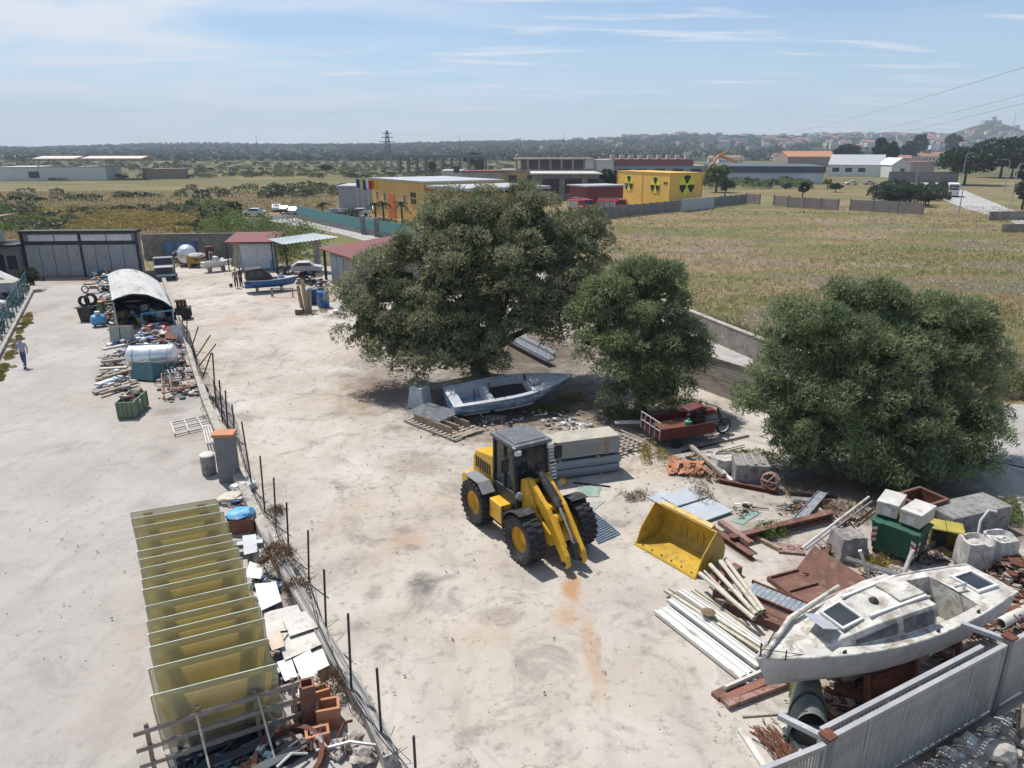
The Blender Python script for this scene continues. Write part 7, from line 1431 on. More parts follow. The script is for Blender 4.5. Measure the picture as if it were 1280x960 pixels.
tyre((q.x-.1, q.y, 1.48), R(80), R(8), 'black tyre standing upright on the dark bin, in front', .4); tyre((q.x+.25, q.y+.3, 1.55), R(82), R(20), 'taller black tyre standing behind on the dark bin', .46)
q = G(124, 408); t = T('compressor_tank', 'light blue pressure tank on the lot left of the barrel roofed shed', 'tank', (q.x, q.y, 0), R(35)); MB().lathe([(.1, -.5), (.34, -.4), (.4, -.25), (.4, .3), (.34, .45), (.1, .55)], 20, (0, 0, .48), 'x').build('shell', m_lblue, t, smooth=True); MB().bx(-.3, -.2, -.3, .3, 0, .2).bx(.25, .35, -.3, .3, 0, .2).build('feet', m_dark, t); MB().bx(-.15, .2, -.15, .15, .88, 1.1).build('motor', m_plast, t, bev=.04)
q = G(124, 393); t = T('green_box', 'dull green steel box behind the light blue tank', 'box', q, R(10)); MB().bx(-.4, .4, -.3, .3, 0, .95).build('body', m_ggreen, t, bev=.02); MB().bx(-.44, .44, -.34, .34, .954, 1.02).build('lid', m_olive, t)
scrap('scrap_heap', 'yellow and red bits of machinery beside the light blue tank', 'scrap', [(134, 400, 8, 6, 26, .4, .5), (142, 408, 6, 4, 14, .35, .3)], [m_yel, m_dark, m_red, m_rust, m_plast], 44, .2)
scrap('scrap_heap', 'red terracotta rubble on the lot behind the bin', 'scrap', [(128, 377, 9, 4, 34, .3, .2)], [m_terra, m_rust], 45, .1)
scrap('scrap_heap', 'heap of coloured junk beside the motorbike before the workshop', 'scrap', [(128, 350, 16, 6, 70, .5, .8), (138, 358, 8, 5, 26, .5, .6)], [m_plast, m_yel, m_blue, m_dark, m_lgrey, m_rust, m_lblue], 46, .2)
q = G(117, 366); t = T('motorbike', 'old motorbike with a yellow tank parked in front of the junk heap', 'motorbike', q, R(4))
for x in (-.68, .68): w_ = MB().lathe([(.24, -.05), (.31, -.05), (.33, 0), (.31, .05), (.24, .05)], 18, (x, 0, .33), 'y', True).build('wheel', m_black, t)
MB().prism([(-.3, .35), (-.25, .6), (.3, .6), (.35, .35)], -.14, .14).build('engine', m_grey, t, bev=.03); MB().prism([(-.05, .72), (.0, .9), (.35, .92), (.42, .75)], -.13, .13).build('fuel_tank', m_yel, t, bev=.04); MB().prism([(-.75, .72), (-.7, .82), (-.05, .8), (-.05, .7)], -.12, .12).build('seat', m_black, t, bev=.03); MB().tube([(.68, 0, .33), (.45, 0, 1.0), (.4, 0, 1.08)], .03).tube([(.38, -.35, 1.1), (.42, 0, 1.05), (.38, .35, 1.1)], .02).tube([(-.68, 0, .33), (-.2, 0, .5)], .03).build('fork', m_lgrey, t)
q0, q1 = G(150, 345), G(180, 345); t = T('tube_goal', 'thin white rectangular metal frame standing before the workshop end', 'frame', q0, heading(q0, q1)); L = (q1-q0).length; h = HT(q0.y, 313); f = MB(); f.bar((0, 0, 0), (0, 0, h), .08); f.bar((L, 0, 0), (L, 0, h), .08); f.bar((-.04, 0, h), (L+.04, 0, h), .08); f.bar((0, 0, h), (0, 2, 0), .06); f.bar((L, 0, h), (L, 2, 0), .06); f.build('tubes', m_whited, t)
TAG(MB().lathe([(.25, 0), (.29, .02), (.29, .85), (.25, .88)], 16).build('drum', m_blue, smooth=True), 'blue drum standing before the workshop beside the junk heap', 'drum').location = G(140, 345)
q = G(195, 346); t = T('silver_tank', 'round ended silver tank raised on a stand behind the old truck', 'tank', (q.x, 79, 0), R(-66)); zc = HT(79, 318); MB().lathe([(.2, -1.3), (.8, -1.22), (.98, -1.0), (.98, 1.0), (.8, 1.22), (.2, 1.3)], 26, (0, 0, zc), 'x').build('shell', m_alu, t, smooth=True); MB().bx(-.9, -.7, -.8, .8, 0, zc-.8).bx(.7, .9, -.8, .8, 0, zc-.8).build('stand', m_dark, t)
q = G(207, 349); t = T('old_truck', 'old pale blue fronted truck facing the camera beside the silver tank', 'truck', q, R(-66)); MB().prism([(-4, .7), (-4, 1.1), (-1.3, 1.1), (-1.3, .7)], -.9, .9).build('bed', m_dark, t); MB().prism([(-1.3, .6), (-1.3, 2.05), (-.35, 2.05), (.0, 1.35), (.9, 1.25), (1.0, .6)], -.88, .88).build('cab', m_grey, t, bev=.06); MB().bx(.45, 1.06, -.8, .8, 1.262, 1.34).build('bonnet', m_lgrey, t, bev=.03); MB().add([(-.28, -.75, 2.0), (-.28, .75, 2.0), (.03, .75, 1.4), (.03, -.75, 1.4)], [(0, 1, 2, 3)]).build('windscreen', m_win, t); MB().bx(.98, 1.05, -.7, .7, .7, 1.15).build('grille', m_dark, t); MB().bx(1.0, 1.15, -.95, .95, .45, .62).build('bumper', MAT('pale_blue_bumper', (.35, .46, .55), .5), t)
for x in (-3, .3):
    for y in (-.8, .8): MB().lathe([(.1, -.12), (.36, -.12), (.4, 0), (.36, .12), (.1, .12)], 14, (x, y, .4), 'y').build('wheel', m_black, t)
q = G(231, 398); t = T('engine_block', 'dark greasy engine block standing in the yard beside the barrel roofed shed', 'engine', q, R(15)); MB().bx(-.55, .5, -.4, .4, .1, .9).build('crankcase', m_dark, t, bev=.06); MB().lathe([(.08, -.1), (.42, -.1), (.42, .0), (.08, .02)], 18, (.2, -.45, .5), 'y').build('flywheel', m_black, t); hd_ = MB(); [hd_.lathe([(.12, .9), (.12, 1.3), (.09, 1.35)], 10, (-.35+.25*i, 0, 0)) for i in range(3)]; hd_.bx(-.5, .2, -.2, .2, 1.3, 1.42); hd_.build('cylinders', m_rust, t); MB().bx(-.8, -.5, -.3, .3, .0, .6).build('gearbox', MAT('dark_green_iron', (.03, .06, .04), .6), t, bev=.04)
# -- left fence and what shows behind it
kA, kB = G(40, 366), G(-18, 478)
t = T('kerb_wall', 'low pale kerb wall at the left edge of the lot', 'wall', kA, heading(kA, kB)); L = (kB-kA).length; MB().bx(0, L, -.15, .15, -.02, .28).build('kerb', m_conc, t)
t = T('mesh_fence', 'dark green posted fence on the kerb at the left edge', 'fence', kA, heading(kA, kB)); n = 15
for i in range(n+1): MB().bx(i*L/n-.04, i*L/n+.04, -.28, -.2, 0, 1.9).build('post', m_teal, t); f = MB(); [f.bx(0, L, -.25, -.23, z, z+.03) for z in (.3, .8, 1.3, 1.8)]; 
for i in range(int(L/.3)): f.bx(i*.3, i*.3+.015, -.245, -.235, .3, 1.8)
f.build('mesh', m_teal, t)
kd = (kB-kA).normalized(); kn = Vector((kd.y, -kd.x, 0)); kn = kn if kn.x < 0 else -kn
def behind(u, o, z=0): p = kA.lerp(kB, u)+kn*o; return Vector((p.x, p.y, z))
sc = MB(); rr = random.Random(51)
for i in range(230): sc.mi = rr.randrange(7); s = rr.uniform(.25, .8); p = behind(rr.uniform(-.12, 1), rr.uniform(.5, 5)); sc.box((p.x, p.y, rr.uniform(.1, .9)), (s*1.4, s*.7, s*rr.uniform(.2, .8)), rr.uniform(0, 6), rr.gauss(0, .25), rr.gauss(0, .25))
TAG(sc.build('stored_scrap', [m_dark, m_teal, m_whited, m_lgrey, m_woodg, m_rust, m_grey]), 'jumble of scrap stored behind the green fence at the left edge', 'scrap', None, 'stuff')
p = behind(.02, 2.2, .0); t = T('gable_cover', 'white pointed cover behind the far end of the green fence', 'cover', p, .3); MB().prism([(-1.3, 0), (1.3, 0), (1.3, 1.3), (0, 2.1), (-1.3, 1.3)], -.9, .9).build('sheet', m_whited, t)
p = behind(.14, 1.9); t = T('container', 'grey box container behind the green fence under the white cover', 'container', p, .3); MB().bx(-1.5, 1.5, -.9, .9, 0, 1.7).build('body', m_lgrey, t, bev=.03); MB().bx(-1.55, 1.55, -.95, .95, 1.704, 1.78).build('roof', m_conc, t)
p = behind(.22, 3.0); t = T('steel_bin', 'brown rusty bin behind the green fence at the left edge', 'bin', p, .3); MB().bx(-.9, .9, -.6, .6, 0, 1.6).build('body', m_rustred, t, bev=.03); MB().bx(-.95, .95, -.65, .65, 1.604, 1.7).build('rim', m_dark, t)
p = behind(.34, 1.4, .6); TAG(MB().rock((0, 0, .4), (.7, .5, .3), 8, 1, 2, .3).build('sack', m_plast, smooth=True), 'white sack on the scrap behind the green fence', 'sack').location = p
t = T('dark_hedge', 'dark clipped bush behind the far corner of the green fence', 'bush', behind(-.05, .2)); pp = np.concatenate([clump_pts((rr.uniform(-.6, .6), rr.uniform(-.6, .6), rr.uniform(.5, 1.7)), .5, 140)[0] for _ in range(14)]); quads('foliage', pp, .2, .1, lf_dark, t, .2)
# ------------------------------------------------------------------ glass panels, racks and the strip of sheets
m_glz = GLASS('olive_tinted_glass', (.50, .46, .27), .48, .25); m_edge = MAT('pale_glass_edge', (.50, .55, .46), .3); m_yb = TRANS('faded_yellow_sheet', (.88, .74, .30)); m_gt = TRANS('olive_translucent', (.34, .35, .2)); m_gb = MAT('grey_brown_batten', (.21, .185, .12), .75, var=.2)
ys = [640, 648, 660, 675, 689, 700, 712, 724, 737, 757, 777, 791, 810, 837, 870]; ZP = 1.8
def pane_at(y):
    u = (y-640)/230; xl = 163+25*u+ (6 if 650 < y < 840 else 0)*math.sin(u*PI); yr = 622+208*u; xr = 272+73*u; return G(xl, y, ZP), G(xr, yr, ZP)
pl0, pr0 = pane_at(870); Wp = (pr0-pl0).length; prz = heading(pl0, pr0); p_src = None
for i, y in enumerate(reversed(ys)):
    a, b = pane_at(y); a.z = 0
    lb = 'olive tinted glass panel with a yellow backing, %s in the row' % ('nearest the camera' if i == 0 else 'farthest from the camera' if i == len(ys)-1 else ORD[i]+' from the camera')
    if p_src is None:
        t = T('glass_panel', lb, 'glass panel', a, prz, 'row of tinted glass panels'); p_src = t; nb = Vector((0, .35, -1.8)).normalized()
        def on(x, s, e): return (x, .42*(1-s)-e*.0+e, ZP*s)      # leans towards the camera at the top
        MB().plate([on(0, .05, 0), on(Wp, .05, 0), on(Wp, 1, 0), on(0, 1, 0)], .012).build('glass', m_glz, t)
        ed = MB(); ed.bar(on(0, 1, 0), on(Wp, 1, 0), .02, .022); ed.bar(on(0, .04, 0), on(0, 1, 0), .022); ed.bar(on(Wp, .04, 0), on(Wp, 1, 0), .022); ed.build('edge', m_edge, t)
        for s in (0, 1):
            X = lambda x: x if s == 0 else Wp-x
            MB().plate([on(X(.30), .92, .06), on(X(.56), .92, .06), on(X(.78), .05, .06), on(X(.48), .05, .06)], .02).build('batten', m_gb, t)
            MB().plate([on(X(.08), .84, .06), on(X(.2), .88, .06), on(X(.42), .05, .06), on(X(.32), .05, .06)], .015).build('strip', m_yb, t)
        MB().plate([on(.58, .84, .075), on(Wp-.58, .84, .075), on(Wp-.8, .04, .075), on(.8, .04, .075)], .02).build('board', m_yb, t)
    else:
        d = DUP(p_src, a+Vector((random.uniform(-.04, .04), random.uniform(-.03, .03), 0)), heading(a, Vector((b.x, b.y, 0)))+R(random.uniform(-.8, .8)), lb, 'row of tinted glass panels'); d.rotation_euler.x = R(random.uniform(-1.8, 1.8))
fl_ = [pane_at(870)[0], pane_at(640)[0], pane_at(640)[1], pane_at(870)[1]]; t = T('panel_trestle', 'long dark timber trestle under the row of glass panels', 'trestle', (fl_[0].x, fl_[0].y, 0)); f = MB(); o0 = Vector((fl_[0].x, fl_[0].y, 0))
for u in (.18, .82): a = fl_[0].lerp(fl_[3], u); b = fl_[1].lerp(fl_[2], u); a.z = b.z = .04; f.bar(a-o0+Vector((0, .4, 0)), b-o0+Vector((0, .4, 0)), .1, .08)
f.build('rails', m_woodg, t)
ra, rb = G(166, 916, 1.15), G(374, 851, 1.15); t = T('timber_rack', 'weathered timber rack of three rails standing in front of the glass panels', 'rack', (ra.x, ra.y, 0), heading(ra, rb)); L = math.hypot(rb.x-ra.x, rb.y-ra.y)
r_ = MB(); [r_.bx(-.0, L, -.05, .0, z-.05, z+.05) for z in (1.12, .72, .32)]; r_.build('rails', m_woodg, t)
for x in (.2, L*.36, L*.7, L-.18): MB().bx(x, x+.08, .004, .07, 0, 1.25).build('upright', m_wood, t)
for (x, lb) in ((L*.36, 'l'), (L*.73, 'r')): MB().tube([(x, -.06, 1.15), (x+.12, -1.0, .1)], .022, 6).build('stay', m_cream, t)
for (a, b, lb) in [((222, 962), (330, 915), 'dark blue steel beam lying under the timber rack'), ((250, 972), (345, 932), 'dark steel beam at the bottom edge under the timber rack'), ((300, 985), (390, 935), 'third dark beam by the scrap at the bottom edge')]: beam('steel_beam', lb, 'beam', a, b, .22, .2, MAT('dark_blue_steel', (.05, .06, .075), .6, .2, var=.2, dirt=(.12, .1, .09), damt=.3), .02, 'i')
scrap('scrap_heap', 'dark scrap lying under and before the timber rack', 'scrap', [(270, 955, 50, 16, 70, .22, .12), (330, 950, 26, 20, 50, .22, .2)], [m_dark, m_rust, m_grey, m_teal], 61, .3)
# the strip between the panels and the dividing wall
white_list = [((312, 702), (330, 708), (326, 724), (306, 722), .35, 'white sheet nearest the dry bush on the strip'), ((318, 730), (345, 728), (352, 752), (326, 764), .4, 'white sheet lying left of the dry brown bush'), ((330, 766), (372, 756), (388, 790), (330, 798), .3, 'largest pale sheet in the middle of the strip'), ((352, 772), (382, 764), (398, 784), (362, 796), .42, 'folded white sheet corner on top of the largest pale sheet'),
    ((345, 796), (392, 788), (402, 806), (356, 826), .34, 'wide pale sheet with a brown stained edge on the strip'), ((333, 795), (352, 790), (356, 808), (340, 814), .45, 'small peach coloured sheet on the strip'), ((366, 824), (388, 812), (402, 858), (382, 862), .38, 'bright white long sheet near the brown blocks'), ((346, 828), (364, 822), (372, 846), (356, 852), .3, 'round cornered white tray near the front glass panel'), ((388, 815), (402, 808), (412, 832), (396, 840), .25, 'small white tray against the dividing wall'), ((372, 862), (386, 858), (388, 872), (374, 876), .3, 'small white offcut beside the brown blocks'), ((303, 670), (320, 668), (322, 690), (305, 694), .4, 'grey flat sheet by the row of glass panels')]
for (a, b, c, d, z, lb) in white_list: sheet('sheet_offcut', lb, 'sheet', [a, d, c, b], z, .015, MAT('peach_board', (.55, .42, .33), .7) if 'peach' in lb else (m_lgrey if 'grey flat' in lb else m_whited if 'pale' in lb else m_white))
scrap('scrap_heap', 'dark small scrap under the white sheets on the strip by the glass panels', 'scrap', [(335, 740, 14, 26, 60, .22, .25), (360, 800, 16, 30, 80, .22, .25), (350, 850, 12, 20, 50, .2, .2), (300, 655, 10, 12, 40, .25, .35), (295, 630, 10, 10, 30, .25, .3)], [m_dark, m_lgrey, m_woodg, m_black, m_whited, m_blue], 63, .25)
q = G(300, 662); t = T('crate', 'brown crate with blue bags on the strip by the rear glass panels', 'crate', q, R(12)); MB().bx(-.35, .5, -.3, .35, 0, .5).build('sides', m_brick, t, bev=.01); MB().rock((.05, 0, .58), (.45, .35, .16), 3, 1, 2, .5).build('bags', m_lblue, t, smooth=True)
q = G(294, 626); t = T('sheet_bundle', 'crumpled cream paper bundle lying below the gate pillar', 'bundle', q, R(20)); MB().rock((0, 0, .16), (.6, .4, .16), 13, 1, 2, .4).build('paper', m_cream, t, smooth=True); MB().bx(.35, .5, -.5, .5, .02, .3).build('board', m_dark, t)
q = G(305, 612); TAG(MB().rock((0, 0, .2), (.45, .5, .2), 17, 1, 2, .5).build('plastic_sheet', m_plast, smooth=True), 'crumpled white plastic sheet beside the gate pillar foot', 'plastic sheet').location = q
q = G(332, 690); TAG(MB().rock((0, 0, .12), (.25, .75, .13), 23, 1, 2, .4).build('plastic_sheet', m_plast, smooth=True), 'long crumpled white plastic sheet along the dividing wall', 'plastic sheet').location = q
q = G(313, 690); t = T('flat_case', 'dark grey flat case lying on the strip by the glass panels', 'case', (q.x, q.y, .25), R(14)); MB().bx(-.4, .4, -.2, .2, 0, .12).build('body', m_grey, t, bev=.02); MB().bx(-.42, .42, -.22, .0, .124, .16).build('lid', m_lgrey, t)
for (px, py, sx, sy, h, a, m, lb) in [(388, 900, .34, .34, 1.0, 20, m_brick, 'tall brown hollow block stack at the bottom of the strip'), (412, 905, .5, .4, .55, 15, m_terra, 'wide reddish block against the dividing wall'), (374, 900, .25, .25, .55, 30, m_brick, 'small brown block left of the tall stack'), (402, 880, .4, .26, .45, 25, m_terra, 'reddish block behind the tall brown stack'), (398, 930, .5, .3, .35, 20, m_terra, 'broken terracotta block at the bottom edge')]:
    q = G(px, py); t = T('brick_block', lb, 'block', q, R(a)); b = MB(); e = .06
    for (x0, x1, y0, y1) in ((-sx/2, sx/2, -sy/2, -sy/2+e), (-sx/2, sx/2, sy/2-e, sy/2), (-sx/2, -sx/2+e, -sy/2+e+.001, sy/2-e-.001), (sx/2-e, sx/2, -sy/2+e+.001, sy/2-e-.001)): b.bx(x0, x1, y0, y1, 0, h)
    b.build('block', m, t)
o = TAG(MB().lathe([(.62, -.1), (.72, -.1), (.76, 0), (.72, .1), (.62, .1)], 26, (0, 0, 0), 'z', True).build('iron_ring', m_rust, smooth=True), 'big rusty iron ring lying under the rack at the bottom edge', 'ring'); o.location = G(362, 955)+Vector((0, 0, .15)); o.rotation_euler = (R(12), 0, 0)
pip = MB(); rr = random.Random(71)
for i in range(16): a = G(380+rr.uniform(0, 50), 940+rr.uniform(-12, 16)); d = Vector((rr.gauss(0, .5), rr.gauss(0, .4), 0)); pip.mi = i % 3; pip.tube([a+Vector((0, 0, .15)), a+d*.5+Vector((0, 0, .35)), a+d+Vector((0, 0, .2))], rr.uniform(.015, .04), 6)
TAG(pip.build('bent_pipes', [m_lgrey, m_whited, m_rust], smooth=True), 'tangle of bent pale and rusty pipes at the bottom of the strip', 'pipes', None, 'stuff')
for (px, py, r, sd, lb) in [(440, 932, .2, 4, 'whitish broken stone lump by the wall end'), (455, 952, .24, 9, 'pale concrete lump at the bottom edge by the wall end'), (425, 945, .14, 14, 'small whitish stone among the bent pipes')]: o = TAG(MB().rock((0, 0, r*.6), r, sd, .7, 3, .7).build('stone', m_stone), lb, 'stone'); o.location = G(px, py)
# dry brown bushes on the wall
for (px, py, r, n, lb) in [(347, 712, .62, 900, 'biggest dry brown bush growing against the dividing wall'), (370, 745, .38, 420, 'smaller dry brown bush below the biggest one on the wall'), (414, 868, .42, 480, 'dry orange brown bush at the lower end of the dividing wall')]:
    g = G(px, py); t = T('dry_bush', lb, 'bush', g); p, d = clump_pts((0, 0, r*.6), r, n, .8); quads('twigs', p, .26, .018, lf_brown, t, .8, d); p2, d2 = clump_pts((0, 0, r*.5), r*.9, n//2, .8); quads('leaves', p2, .07, .035, lf_brown, t)
# ------------------------------------------------------------------ far side of the yard
def small_boat(name, label, a, b, beam, hullm, deckm, z, dep, wheelhouse=None):
    A, B = G(*a), G(*b); L = (B-A).length; P, hb = hull_fn(L, beam, lambda u: .0+.15*max(0, u-.5)**2*4, lambda u: dep*(1+.18*u*u+.06*(1-u)**2), 2.0, .7, .5, .8)
    t = T(name, label, 'boat', (A.x, A.y, z), heading(A, B)); hull_mb(P, 22, 14).build('hull', hullm, t, smooth=True); deck_mb(P, [(0, .06, 0), (.06, .62, 1), (.62, .98, 0)], .16, dep*.4).build('deck', deckm, t); rail_mb(P, .035, 20).build('rub_rail', m_white, t)
    cr_ = MB(); [cr_.bx(L*u, L*u+.15, -beam*.35, beam*.35, -z, .12) for u in (.2, .65)]; cr_.build('chocks', m_woodg, t); return t, L, P
t, L, P = small_boat('fishing_boat', 'small blue fishing boat with a dark wheelhouse in front of the white cabin', (307, 366), (374, 361), 1.9, m_blue, m_lgrey, .35, .72)
wh = MB(); wh.prism([(.1, .5), (.15, 1.75), (1.5, 1.85), (2.3, 1.1), (2.45, .6)], -.72, .72); whn = wh.build('wheelhouse', m_dark, t, bev=.04); [MB().add([(x0, s*.725, 1.1), (x1, s*.725, 1.1), (x1-.1, s*.725, 1.6), (x0+.05, s*.725, 1.6)], [(0, 1, 2, 3)]).build('window', m_win, whn) for s in (-1, 1) for (x0, x1) in ((.3, .9), (1.0, 1.6))]
MB().bx(2.9, 3.4, -.4, .4, .6, .95).build('locker', m_blue, t, bev=.03); MB().bx(3.0, 3.2, -.1, .1, .955, 1.1).build('light', m_plast, t)
t, L, P = small_boat('dinghy', 'small white motor boat on chocks by the rear wall bushes', (254, 341), (291, 337), 1.3, m_white, m_plast, .4, .6); MB().tube([(1.0, -.5, .7), (1.0, -.45, 1.6), (1.0, .45, 1.6), (1.0, .5, .7)], .04).build('arch', m_lgrey, t); MB().bx(1.2, 1.6, -.4, .4, .6, 1.15).build('console', m_plast, t, bev=.05)
for (px, py, m, r, h, lb) in [(405, 384, m_blue, .45, 1.25, 'bright blue drum standing under the left edge of the biggest tree'), (391, 380, MAT('navy_paint', (.02, .05, .12), .5), .4, 1.25, 'navy drum with a pale rim left of the bright blue drum'), (341, 337, m_lblue, .3, 1.0, 'blue barrel standing against the white cabin')]:
    t = T('drum', lb, 'drum', G(px, py)); MB().lathe([(r*.94, 0), (r, .04), (r, h*.33), (r*1.03, h*.35), (r, h*.37), (r, h*.65), (r*1.03, h*.67), (r, h*.69), (r, h)], 20).build('body', m, t, smooth=True); MB().lathe([(r*.88, h+.002), (r*1.04, h+.002), (r*1.04, h+.06), (r*.88, h+.06)], 20, (0, 0, 0), 'z', True).build('rim', m_plast if 'navy' in lb else m_lblue, t)
q = G(383, 391); t = T('timber_posts', 'tall bundle of rough yellowish posts standing on end left of the drums', 'posts', q)
for (x, y, lx, h, r, m) in ((-.25, 0, -.25, 2.1, .15, m_wood), (.05, .1, -.2, 2.5, .17, MAT('yellowed_wood', (.38, .30, .13), .85, var=.25)), (.3, .0, .1, 1.9, .14, m_woodg), (.1, -.15, .05, 1.6, .14, m_wood)): MB().tube([(x, y, 0), (x+lx*.5, y, h*.5), (x+lx, y+.1, h)], [r, r*.95, r*.8], 9).build('post', m, t, smooth=True)
t = T('small_box', 'small brown box at the foot of the standing posts', 'box', G(374, 393)); MB().bx(-.25, .25, -.2, .2, 0, .38).build('body', m_brick, t); MB().bx(-.28, .28, -.22, .22, .384, .43).build('lid', m_cream, t)
scrap('scrap_heap', 'dark machinery heap under the canopy beside the fishing boat', 'scrap', [(385, 352, 16, 6, 60, .6, 1.3), (398, 362, 12, 6, 40, .55, .8), (372, 346, 10, 4, 20, .5, .8)], [m_dark, m_black, m_grey, m_rust, m_dark], 81, .2)
t = T('wrecked_car', 'stripped pale car body lying on top of the machinery heap', 'car wreck', G(385, 352)+Vector((0, 0, 1.1)), R(12)); MB().prism([(-1.4, .0), (1.4, .0), (1.5, .35), (.7, .5), (.3, .85), (-.8, .85), (-1.4, .45)], -.7, .7).build('body', m_lgrey, t, bev=.06); MB().prism([(.55, .5), (.25, .78), (-.75, .78), (-1.1, .5)], -.71, .71).build('window_openings', m_win, t)
scrap('scrap_heap', 'mixed scrap heap with timber in front of the rear wall', 'scrap', [(228, 328, 14, 5, 60, .6, .9), (240, 330, 10, 4, 40, .5, .8)], [m_rust, m_woodg, m_wood, m_dark, m_cream], 83, .35)
t = T('yellow_loader_part', 'rusty yellow machine frame standing left of the white motor boat', 'machine frame', G(247, 334), R(10)); MB().prism([(-.9, 0), (-.9, 1.2), (-.3, 1.3), (.0, .7), (.9, .8), (.9, 0), (.6, 0), (.5, .45), (-.5, .45), (-.6, 0)], -.5, .5).build('frame', MAT('rusty_yellow', (.38, .24, .05), .7, var=.3, dirt=RUST, damt=.4), t, bev=.03); MB().rock((0, 0, 1.25), (.9, .6, .3), 3, 1, 2, .4).build('sheet', m_bag, t, smooth=True)
TAG(MB().lathe([(.42, 0), (.45, .05), (.45, 1.9), (.4, 1.95)], 18).build('rusty_drum', m_rust, smooth=True), 'tall rusty red drum behind the white motor boat', 'drum').location = G(264, 330)
for (px, py, lb) in [(352, 345, 'black tyre leaning behind the fishing boat, left one'), (362, 345, 'black tyre leaning behind the fishing boat, right one')]: q = G(px, py); tyre((q.x, q.y, .5), R(80), R(15), lb, .5)
TAG(MB().bx(-1.0, 1.0, -.06, .06, .7, .78).bx(-.95, -.87, -.05, .05, 0, .7).bx(.87, .95, -.05, .05, 0, .7).bx(-.95, -.87, .3, .38, 0, .7).build('sawhorse', m_woodg), 'low wooden sawhorse before the blue fishing boat', 'sawhorse').location = G(353, 371)
TAG(MB().rock((0, 0, .18), .2, 3, .9, 1).build('football', m_black), 'small dark ball on the ground left of the two men', 'ball').location = G(289, 359)
# ------------------------------------------------------------------ people
def skin_obj(name, chains, mat, parent, sub=2):
    vs = []; es = []; rs = []
    for ch in chains:
        base = None
        for k, (p, r) in enumerate(ch):
            p = Vector(p); idx = next((i for i, q in enumerate(vs) if (Vector(q)-p).length < 1e-4), None)
            if idx is None: vs.append(tuple(p)); rs.append(r); idx = len(vs)-1
            if base is not None: es.append((base, idx))
            base = idx
    me = bpy.data.meshes.new(name); me.from_pydata(vs, es, []); me.materials.append(mat); o = bpy.data.objects.new(name, me); COL.objects.link(o); o.parent = parent
    sm_ = o.modifiers.new('skin', 'SKIN'); sm_.use_smooth_shade = True
    for i, r in enumerate(rs):
        rr_ = r if isinstance(r, tuple) else (r, r); me.skin_vertices[0].data[i].radius = rr_; me.skin_vertices[0].data[i].use_root = (i == 0)
    ss = o.modifiers.new('sub', 'SUBSURF'); ss.levels = sub; ss.render_levels = sub
    dg = bpy.context.evaluated_depsgraph_get(); m2 = bpy.data.meshes.new_from_object(o.evaluated_get(dg)); o.modifiers.clear(); o.data = m2; m2.polygons.foreach_set('use_smooth', [True]*len(m2.polygons))
    if not m2.materials: m2.materials.append(mat)
    return o
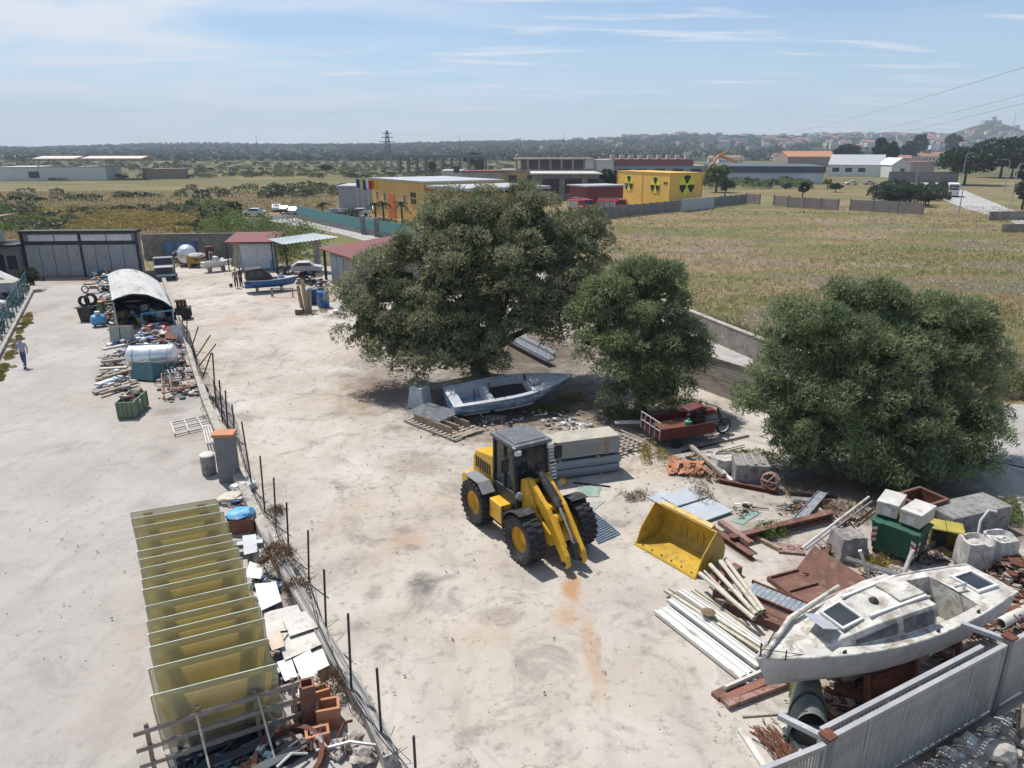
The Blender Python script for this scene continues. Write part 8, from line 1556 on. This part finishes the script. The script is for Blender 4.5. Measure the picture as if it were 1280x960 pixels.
def person(loc, rz, label, shirt, trousers, stride=.0, armswing=.1, hair=None, sleeves=.5, lean=0, group=None):
    """facing +x; feet on the ground"""
    t = T('person', label, 'person', loc, rz, group); s = stride
    pel = (0, 0, .93); hipL, hipR = (0, .09, .9), (0, -.09, .9); knL, knR = (s*.55+.03, .1, .49), (-s*.35+.03, -.1, .49); anL, anR = (s*.95, .1, .09), (-s*.95, -.1, .10+.05*(s > 0)); chest = (.01+lean, 0, 1.32); neck = (.02+lean, 0, 1.48); 
    shL, shR = (lean, .19, 1.42), (lean, -.19, 1.42); a = armswing; elL, elR = (-a*.5+lean, .25, 1.14), (a*.5+lean, -.25, 1.14); haL, haR = (-a*.6+.08+lean, .25, .9), (a*1.3+.06+lean, -.25, .91)
    body = [[(pel, (.12, .14)), ((0, 0, 1.12), (.11, .135)), (chest, (.115, .155)), (neck, .055), ((.03+lean, 0, 1.56), .06), ((.045+lean, 0, 1.66), (.092, .078)), ((.035+lean, 0, 1.735), (.085, .07))], [((.045+lean, 0, 1.66), (.092, .078)), ((.14+lean, 0, 1.635), .014)],
            [(pel, .12), (hipL, .085), (knL, .058), (anL, .042), ((anL[0]+.14, anL[1], .045), .035)], [(pel, .12), (hipR, .085), (knR, .058), (anR, .042), ((anR[0]+.14, anR[1], anR[2]-.045), .035)],
            [(chest, .115), (shL, .058), (elL, .042), (haL, .03)], [(chest, .115), (shR, .058), (elR, .042), (haR, .03)]]
    for (h, e, sy) in ((haL, elL, 1), (haR, elR, -1)):
        d = (Vector(h)-Vector(e)).normalized(); hv = Vector(h); pc = hv+d*.05; body.append([(h, .03), (tuple(pc), (.02, .035))])
        for k in range(4): f = pc+d*.035+Vector(((k-1.5)*.018, 0, 0)); body.append([(tuple(pc), (.02, .035)), (tuple(f), .009), (tuple(f+d*(.035+.008*(k in (1, 2)))+Vector((.0, -sy*.012, 0))), .008)])
        body.append([(tuple(pc), (.02, .035)), (tuple(hv+d*.05+Vector((.04, 0, 0))), .010), (tuple(hv+d*.085+Vector((.05, -sy*.01, 0))), .009)])
    b = skin_obj('body', body, m_skin, t)
    skin_obj('shirt', [[((0, 0, .9), (.135, .155)), ((0, 0, 1.12), (.13, .155)), (chest, (.132, .172)), ((.015+lean, 0, 1.46), .075)], [(chest, .12), (shL, .075), (tuple(Vector(shL).lerp(Vector(elL), sleeves)), .062)], [(chest, .12), (shR, .075), (tuple(Vector(shR).lerp(Vector(elR), sleeves)), .062)]], shirt, t)
    skin_obj('trousers', [[((0, 0, .98), (.128, .15)), ((0, 0, .9), (.13, .15)), (hipL, .1), (knL, .075), ((anL[0], anL[1], anL[2]+.02), .062)], [((0, 0, .9), (.13, .15)), (hipR, .1), (knR, .075), ((anR[0], anR[1], anR[2]+.02), .062)]], trousers, t)
    for (q, nm) in ((anL, 0), (anR, 1)): sh_ = MB(); sh_.rock((q[0]+.06, q[1], max(.04, q[2]-.045)), (.145, .052, .045), 1, 1, 2, .05); sh_.build('shoe', m_black, t, smooth=True)
    hr = MB(); hr.rock((.02+lean, 0, 1.73), (.098, .085, .06), 2, 1, 2, .08); hr.rock((-.03+lean, 0, 1.67), (.05, .078, .07), 2, 1, 2, .08); hr.build('hair', hair or m_hair, t, smooth=True)
    e = MB(); [e.rock((.125+lean, y, 1.668), .011, 1, 1, 1, 0) for y in (-.03, .03)]; e.build('eyes', m_symb, b); MB().box((.118+lean, 0, 1.598), (.02, .05, .008)).build('mouth', m_darkred, b)
    for y in (-.085, .085): MB().rock((.03+lean, y, 1.655), (.02, .012, .032), 1, 1, 1, .1).build('ear', m_skin, b, smooth=True)
    return t
person(G(32, 459), R(-80), 'man in a lilac grey shirt and blue jeans walking towards the camera on the lot', m_shirt, m_jeans, .20, .16)
person(G(296, 360), R(-70), 'man in a grey top and dark trousers standing left of the blue fishing boat', m_fabg, m_fabd, .03, .05); person(G(302, 358), R(160), 'man in dark clothes standing close to the end of the fishing boat', m_fabd, m_fabd, .03, .05)
# ------------------------------------------------------------------ denser odds and ends on the lot
scrap('scrap_heap', 'dense mixed junk between the green cabinet and the aluminium tank', 'scrap', [(150, 428, 10, 8, 40, .45, .5), (180, 432, 22, 8, 80, .45, .6), (208, 436, 16, 8, 60, .4, .5), (170, 445, 26, 6, 50, .4, .35), (225, 440, 8, 14, 40, .4, .4)], [m_dark, m_grey, m_rust, m_woodg, m_plast, m_blue, m_lgrey, m_cream], 91, .3)
scrap('scrap_heap', 'junk and dark machine parts round the aluminium tank and teal hopper', 'scrap', [(215, 462, 14, 5, 46, .4, .35), (228, 470, 12, 6, 36, .4, .3), (150, 486, 22, 7, 44, .45, .25), (200, 472, 12, 3, 24, .3, .2)], [m_dark, m_grey, m_lgrey, m_teal, m_rustred, m_woodg], 92, .35)
scrap('scrap_heap', 'junk heap beside the barrel roofed shed on the lot side', 'scrap', [(136, 388, 8, 8, 40, .5, .5), (142, 376, 6, 10, 36, .5, .4), (140, 404, 8, 6, 30, .4, .5), (133, 362, 8, 4, 26, .5, .4)], [m_dark, m_grey, m_rust, m_lblue, m_ggreen, m_cream, m_black], 93, .25)
scrap('scrap_heap', 'clutter along the rear wall left of the white motor boat', 'scrap', [(222, 326, 12, 4, 50, .6, 1.0), (240, 327, 14, 4, 40, .6, .7), (280, 330, 16, 3, 36, .5, .5), (300, 328, 8, 3, 20, .6, .8)], [m_rust, m_dark, m_woodg, m_grey, m_plast, m_terra, m_blue], 94, .3)
scrap('scrap_heap', 'rusty clutter among the beams and weeds right of the loader bucket', 'scrap', [(930, 640, 20, 8, 26, .2, .1), (1000, 640, 30, 8, 30, .22, .12), (1060, 670, 14, 12, 30, .22, .25), (960, 600, 14, 6, 24, .22, .15), (1020, 715, 16, 10, 26, .2, .15), (1100, 725, 24, 8, 34, .2, .15), (1165, 700, 24, 10, 44, .22, .2), (870, 575, 16, 6, 26, .25, .15)], [m_rust, m_rustred, m_woodg, m_wood, m_dark, m_stone, m_lgrey], 95, .4)
scrap('grit', 'scattered grit and small stones over the yard concrete', 'grit', [(640, 760, 330, 190, 260, .035, 0), (560, 620, 200, 110, 160, .05, 0), (900, 620, 140, 60, 160, .07, 0), (420, 480, 180, 90, 120, .07, 0), (1000, 900, 140, 60, 120, .05, 0), (90, 640, 110, 200, 120, .045, 0), (620, 520, 90, 30, 120, .08, 0)], [m_stone, m_conc, m_soil, m_woodg], 96, .12)
scrap('debris', 'broken bits and sticks on the ground round the blue hull', 'debris', [(620, 530, 50, 8, 60, .18, .05), (560, 545, 30, 8, 30, .15, .03), (700, 520, 40, 8, 50, .2, .05), (740, 570, 20, 10, 26, .2, .05)], [m_woodg, m_wood, m_stone, m_dark, m_whited], 97, .4)
